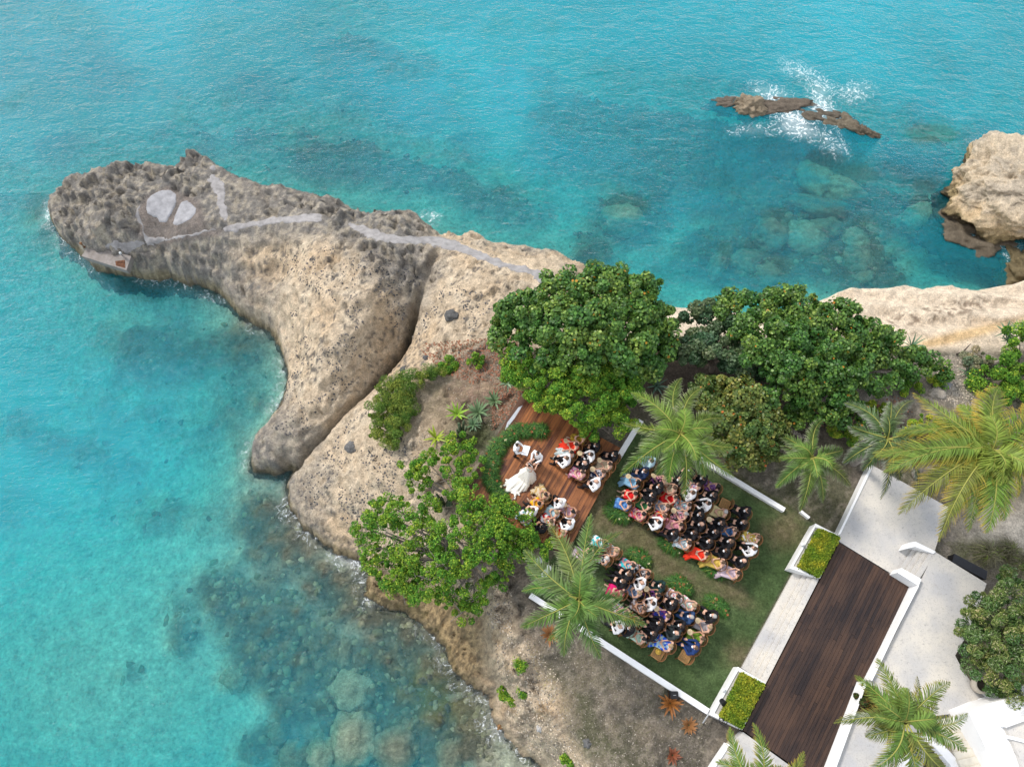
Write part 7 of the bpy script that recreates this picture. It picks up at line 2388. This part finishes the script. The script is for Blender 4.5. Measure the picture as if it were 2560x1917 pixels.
# boulders on land
for i, (px, py, r, c, lab) in enumerate([(2345, 985, .42, (.38, .34, .29), 'pale round boulder beside the rubble patch'), (2365, 962, .28, (.24, .24, .25), 'grey stone above the pale round boulder'), (1067, 895, .22, (.10, .10, .105), 'dark stone on the pale slope below the cleft'), (1010, 925, .26, (.10, .10, .10), 'dark stone beside the cleft rim'),
                                         (1130, 790, .42, (.11, .11, .11), 'largest dark lump on the pale rock above the slope'), (880, 1118, .4, (.15, .15, .15), 'grey lump on the pale rock left of the small tree'), (1350, 1820, .18, (.45, .44, .43), 'pale grey stone on the bottom cliff top'), (1469, 1857, .22, (.14, .14, .14), 'dark grey stone on the dry ground at the bottom')]):
    g = PG(px, py)
    o = link('boulder', rock_mesh('boulder', r, r * .8, r * .6, 300 + i, 3, .4, c), None, m_boulder, g)
    tag(o, lab, 'rock')

# scattered small stuff
def scatter_poly(n, polys, seed):
    rng = np.random.default_rng(seed)
    out = []
    for poly, frac in polys:
        k = int(n * frac)
        x0, x1 = min(p[0] for p in poly), max(p[0] for p in poly)
        y0, y1 = min(p[1] for p in poly), max(p[1] for p in poly)
        px = rng.uniform(x0, x1, k * 3); py = rng.uniform(y0, y1, k * 3)
        m_ = in_poly(px, py, poly)
        px, py = px[m_][:k], py[m_][:k]
        z = np.zeros(len(px))
        for _ in range(10):
            x, y = PN(px, py, z)
            z = .5 * z + .5 * land_h(x, y)
        out.append(np.stack([x, y, land_h(x, y)], 1))
    return np.concatenate(out)


def pebbles(name, pts, size, cols, seed, flat=.6, patchy=False):
    if patchy:
        pts = pts[fbm(pts[:, 0], pts[:, 1], .8, 3, 55) > .5]
    rng = np.random.default_rng(seed)
    base = np.array([(1, 0, -.3), (.45, .85, -.3), (-.5, .8, -.3), (-1, 0.1, -.3), (-.5, -.8, -.3), (.5, -.85, -.3), (.6, .1, .7), (.2, .5, .75), (-.5, .35, .7), (-.45, -.3, .8), (.1, -.5, .7)]) * np.array((1, 1, flat))
    fc = np.array([(0, 1, 6), (1, 7, 6), (1, 2, 7), (2, 8, 7), (2, 3, 8), (3, 9, 8), (3, 4, 9), (4, 10, 9), (4, 5, 10), (5, 0, 10), (0, 6, 10), (6, 7, 9), (7, 8, 9), (6, 9, 10)])
    N = len(pts)
    s = size * rng.uniform(.4, 1.0, N) ** 1.5 * 1.3
    a = rng.uniform(0, 6.28, N)
    ca_, sa_ = np.cos(a), np.sin(a)
    B = base[None] * (1 + rng.normal(0, .16, (N, 11, 1)))
    X = B[..., 0] * ca_[:, None] - B[..., 1] * sa_[:, None]; Y = B[..., 0] * sa_[:, None] + B[..., 1] * ca_[:, None]
    V = np.stack([X, Y, B[..., 2]], -1) * s[:, None, None] + pts[:, None, :] - np.array((0, 0, .2)) * s[:, None, None]
    cc = np.array(cols)[rng.integers(0, len(cols), N)] * rng.uniform(.7, 1.2, (N, 1))
    me = np_mesh(name, V.reshape(-1, 3), (fc[None] + (np.arange(N) * 11)[:, None, None]).reshape(-1, 3), np.repeat(cc, 11, 0))
    return tag(link(name, me, None, mat_attr('pebble', .9, .15, .2, 12, 40, .3)), kind='stuff')


pebbles('lichen_stones', scatter_poly(5200, [([(700, 640), (900, 600), (1060, 700), (960, 880), (760, 1080), (640, 1150), (740, 900)], .42), ([(1000, 880), (1120, 700), (1260, 760), (1230, 860), (1080, 900), (900, 1100), (780, 1280), (740, 1230)], .42), ([(850, 1150), (1000, 1080), (1050, 1200), (930, 1330), (820, 1290)], .16)], 3), .06, [(.10, .10, .105), (.13, .12, .12), (.08, .08, .08), (.2, .18, .16)], 3, .7, True)
pebbles('cliff_rubble', scatter_poly(5200, [([(1240, 1600), (1330, 1600), (1400, 1700), (1380, 1800), (1460, 1917), (1380, 1917), (1290, 1850), (1250, 1740)], .22), ([(2290, 900), (2440, 880), (2480, 940), (2420, 1020), (2340, 1000)], .3), ([(1030, 1040), (1100, 1100), (1090, 1280), (1010, 1300), (1000, 1150)], .12), ([(1200, 1380), (1280, 1480), (1280, 1600), (1220, 1560)], .13)], 4), .045, [(.42, .36, .29), (.30, .27, .23), (.50, .43, .34), (.16, .14, .12)], 4)
pebbles('ground_gravel', scatter_poly(4200, [([(1300, 1500), (1780, 1800), (1760, 1917), (1450, 1917), (1330, 1700)], .7), ([(1050, 880), (1300, 860), (1330, 960), (1240, 1080), (1130, 1000)], .3)], 5), .026, [(.30, .27, .23), (.22, .19, .16), (.42, .38, .33), (.15, .13, .11)], 5)
lp = scatter_poly(2600, [([(1040, 860), (1300, 840), (1320, 930), (1180, 960), (1100, 930)], .55), ([(1230, 960), (1330, 950), (1300, 1010), (1230, 1080)], .3), ([(1990, 1040), (2250, 990), (2280, 1030), (2080, 1080)], .15)], 6)
lcol = np.array([(.34, .14, .08), (.26, .16, .10), (.40, .20, .13), (.30, .24, .18)])[RNG.integers(0, 4, len(lp))]
tag(link('leaf_litter', leaf_cloud('leaf_litter', lp + np.array((0, 0, .02)), np.tile(np.array((0, 0, 1.)), (len(lp), 1)), .09, lcol, .7, 'round', .3), None, m_leaf), kind='stuff')
rng = np.random.default_rng(12)
k = 40000
qx, qy = rng.uniform(-28, 34, k), rng.uniform(-8, 46, k)
gi = np.clip(((qx - sx[0]) / SRES).astype(int), 0, len(sx) - 1); gj = np.clip(((qy - sy[0]) / SRES).astype(int), 0, len(sy) - 1)
ppx, ppy = PIX(qx, qy, np.full(k, SEA - 2))
ok = (rng.random(k) < rm[gj, gi] ** 1.5 * (.25 + .75 * sstep(1350, 1500, ppy))) & ~sins[gj, gi] & (ppx > -50) & (ppx < 2600)
pts = np.stack([qx, qy, BZ[gj, gi] - .02], 1)[ok]
pebbles('reef_stones', pts, .24, [(.26, .24, .16), (.20, .18, .12), (.32, .30, .20), (.15, .14, .10), (.25, .24, .14)], 12, .55)
# turf
gp = scatter_poly(60000, [([(1548, 1138), (1600, 1052), (1760, 1140), (1970, 1262), (2036, 1308), (1985, 1420), (1850, 1668), (1772, 1780), (1320, 1484), (1360, 1415), (1430, 1340)], 1.0)], 8)
gcol = np.stack([fbm(gp[:, 0], gp[:, 1], .5, 3, 61)] * 3, 1)
gl_ = land_colour  # colours follow the worn patches of the ground below
gi = np.clip(((gp[:, 0] - xs[0]) / RES).astype(int), 0, len(xs) - 1); gj = np.clip(((gp[:, 1] - ys[0]) / RES).astype(int), 0, len(ys) - 1)
gcol = LC[gj, gi] * RNG.uniform(.75, 1.35, (len(gp), 1))
tag(link('lawn_grass', leaf_cloud('lawn_grass', gp + np.array((0, 0, .02)), RNG.normal(0, 1, (len(gp), 3)) * np.array((1, 1, .5)), .055, gcol, .22, 'rhomb', .3), None, m_leaf), kind='stuff')
dp = scatter_poly(16000, [([(1290, 1500), (1780, 1800), (1760, 1917), (1500, 1917), (1340, 1700)], .5), ([(1140, 1050), (1250, 1060), (1180, 1180), (1130, 1160)], .15), ([(1970, 1180), (2100, 1250), (2060, 1320), (1960, 1270)], .15), ([(2350, 1350), (2560, 1370), (2560, 1470), (2470, 1450)], .2)], 9)
gi = np.clip(((dp[:, 0] - xs[0]) / RES).astype(int), 0, len(xs) - 1); gj = np.clip(((dp[:, 1] - ys[0]) / RES).astype(int), 0, len(ys) - 1)
dcol = LC[gj, gi] * RNG.uniform(.6, 1.2, (len(dp), 1)) * np.array((.95, 1.1, .7))
tag(link('dry_grass', leaf_cloud('dry_grass', dp + np.array((0, 0, .03)), RNG.normal(0, 1, (len(dp), 3)) * np.array((1, 1, .5)), .07, dcol, .2, 'rhomb', .3), None, m_leaf), kind='stuff')
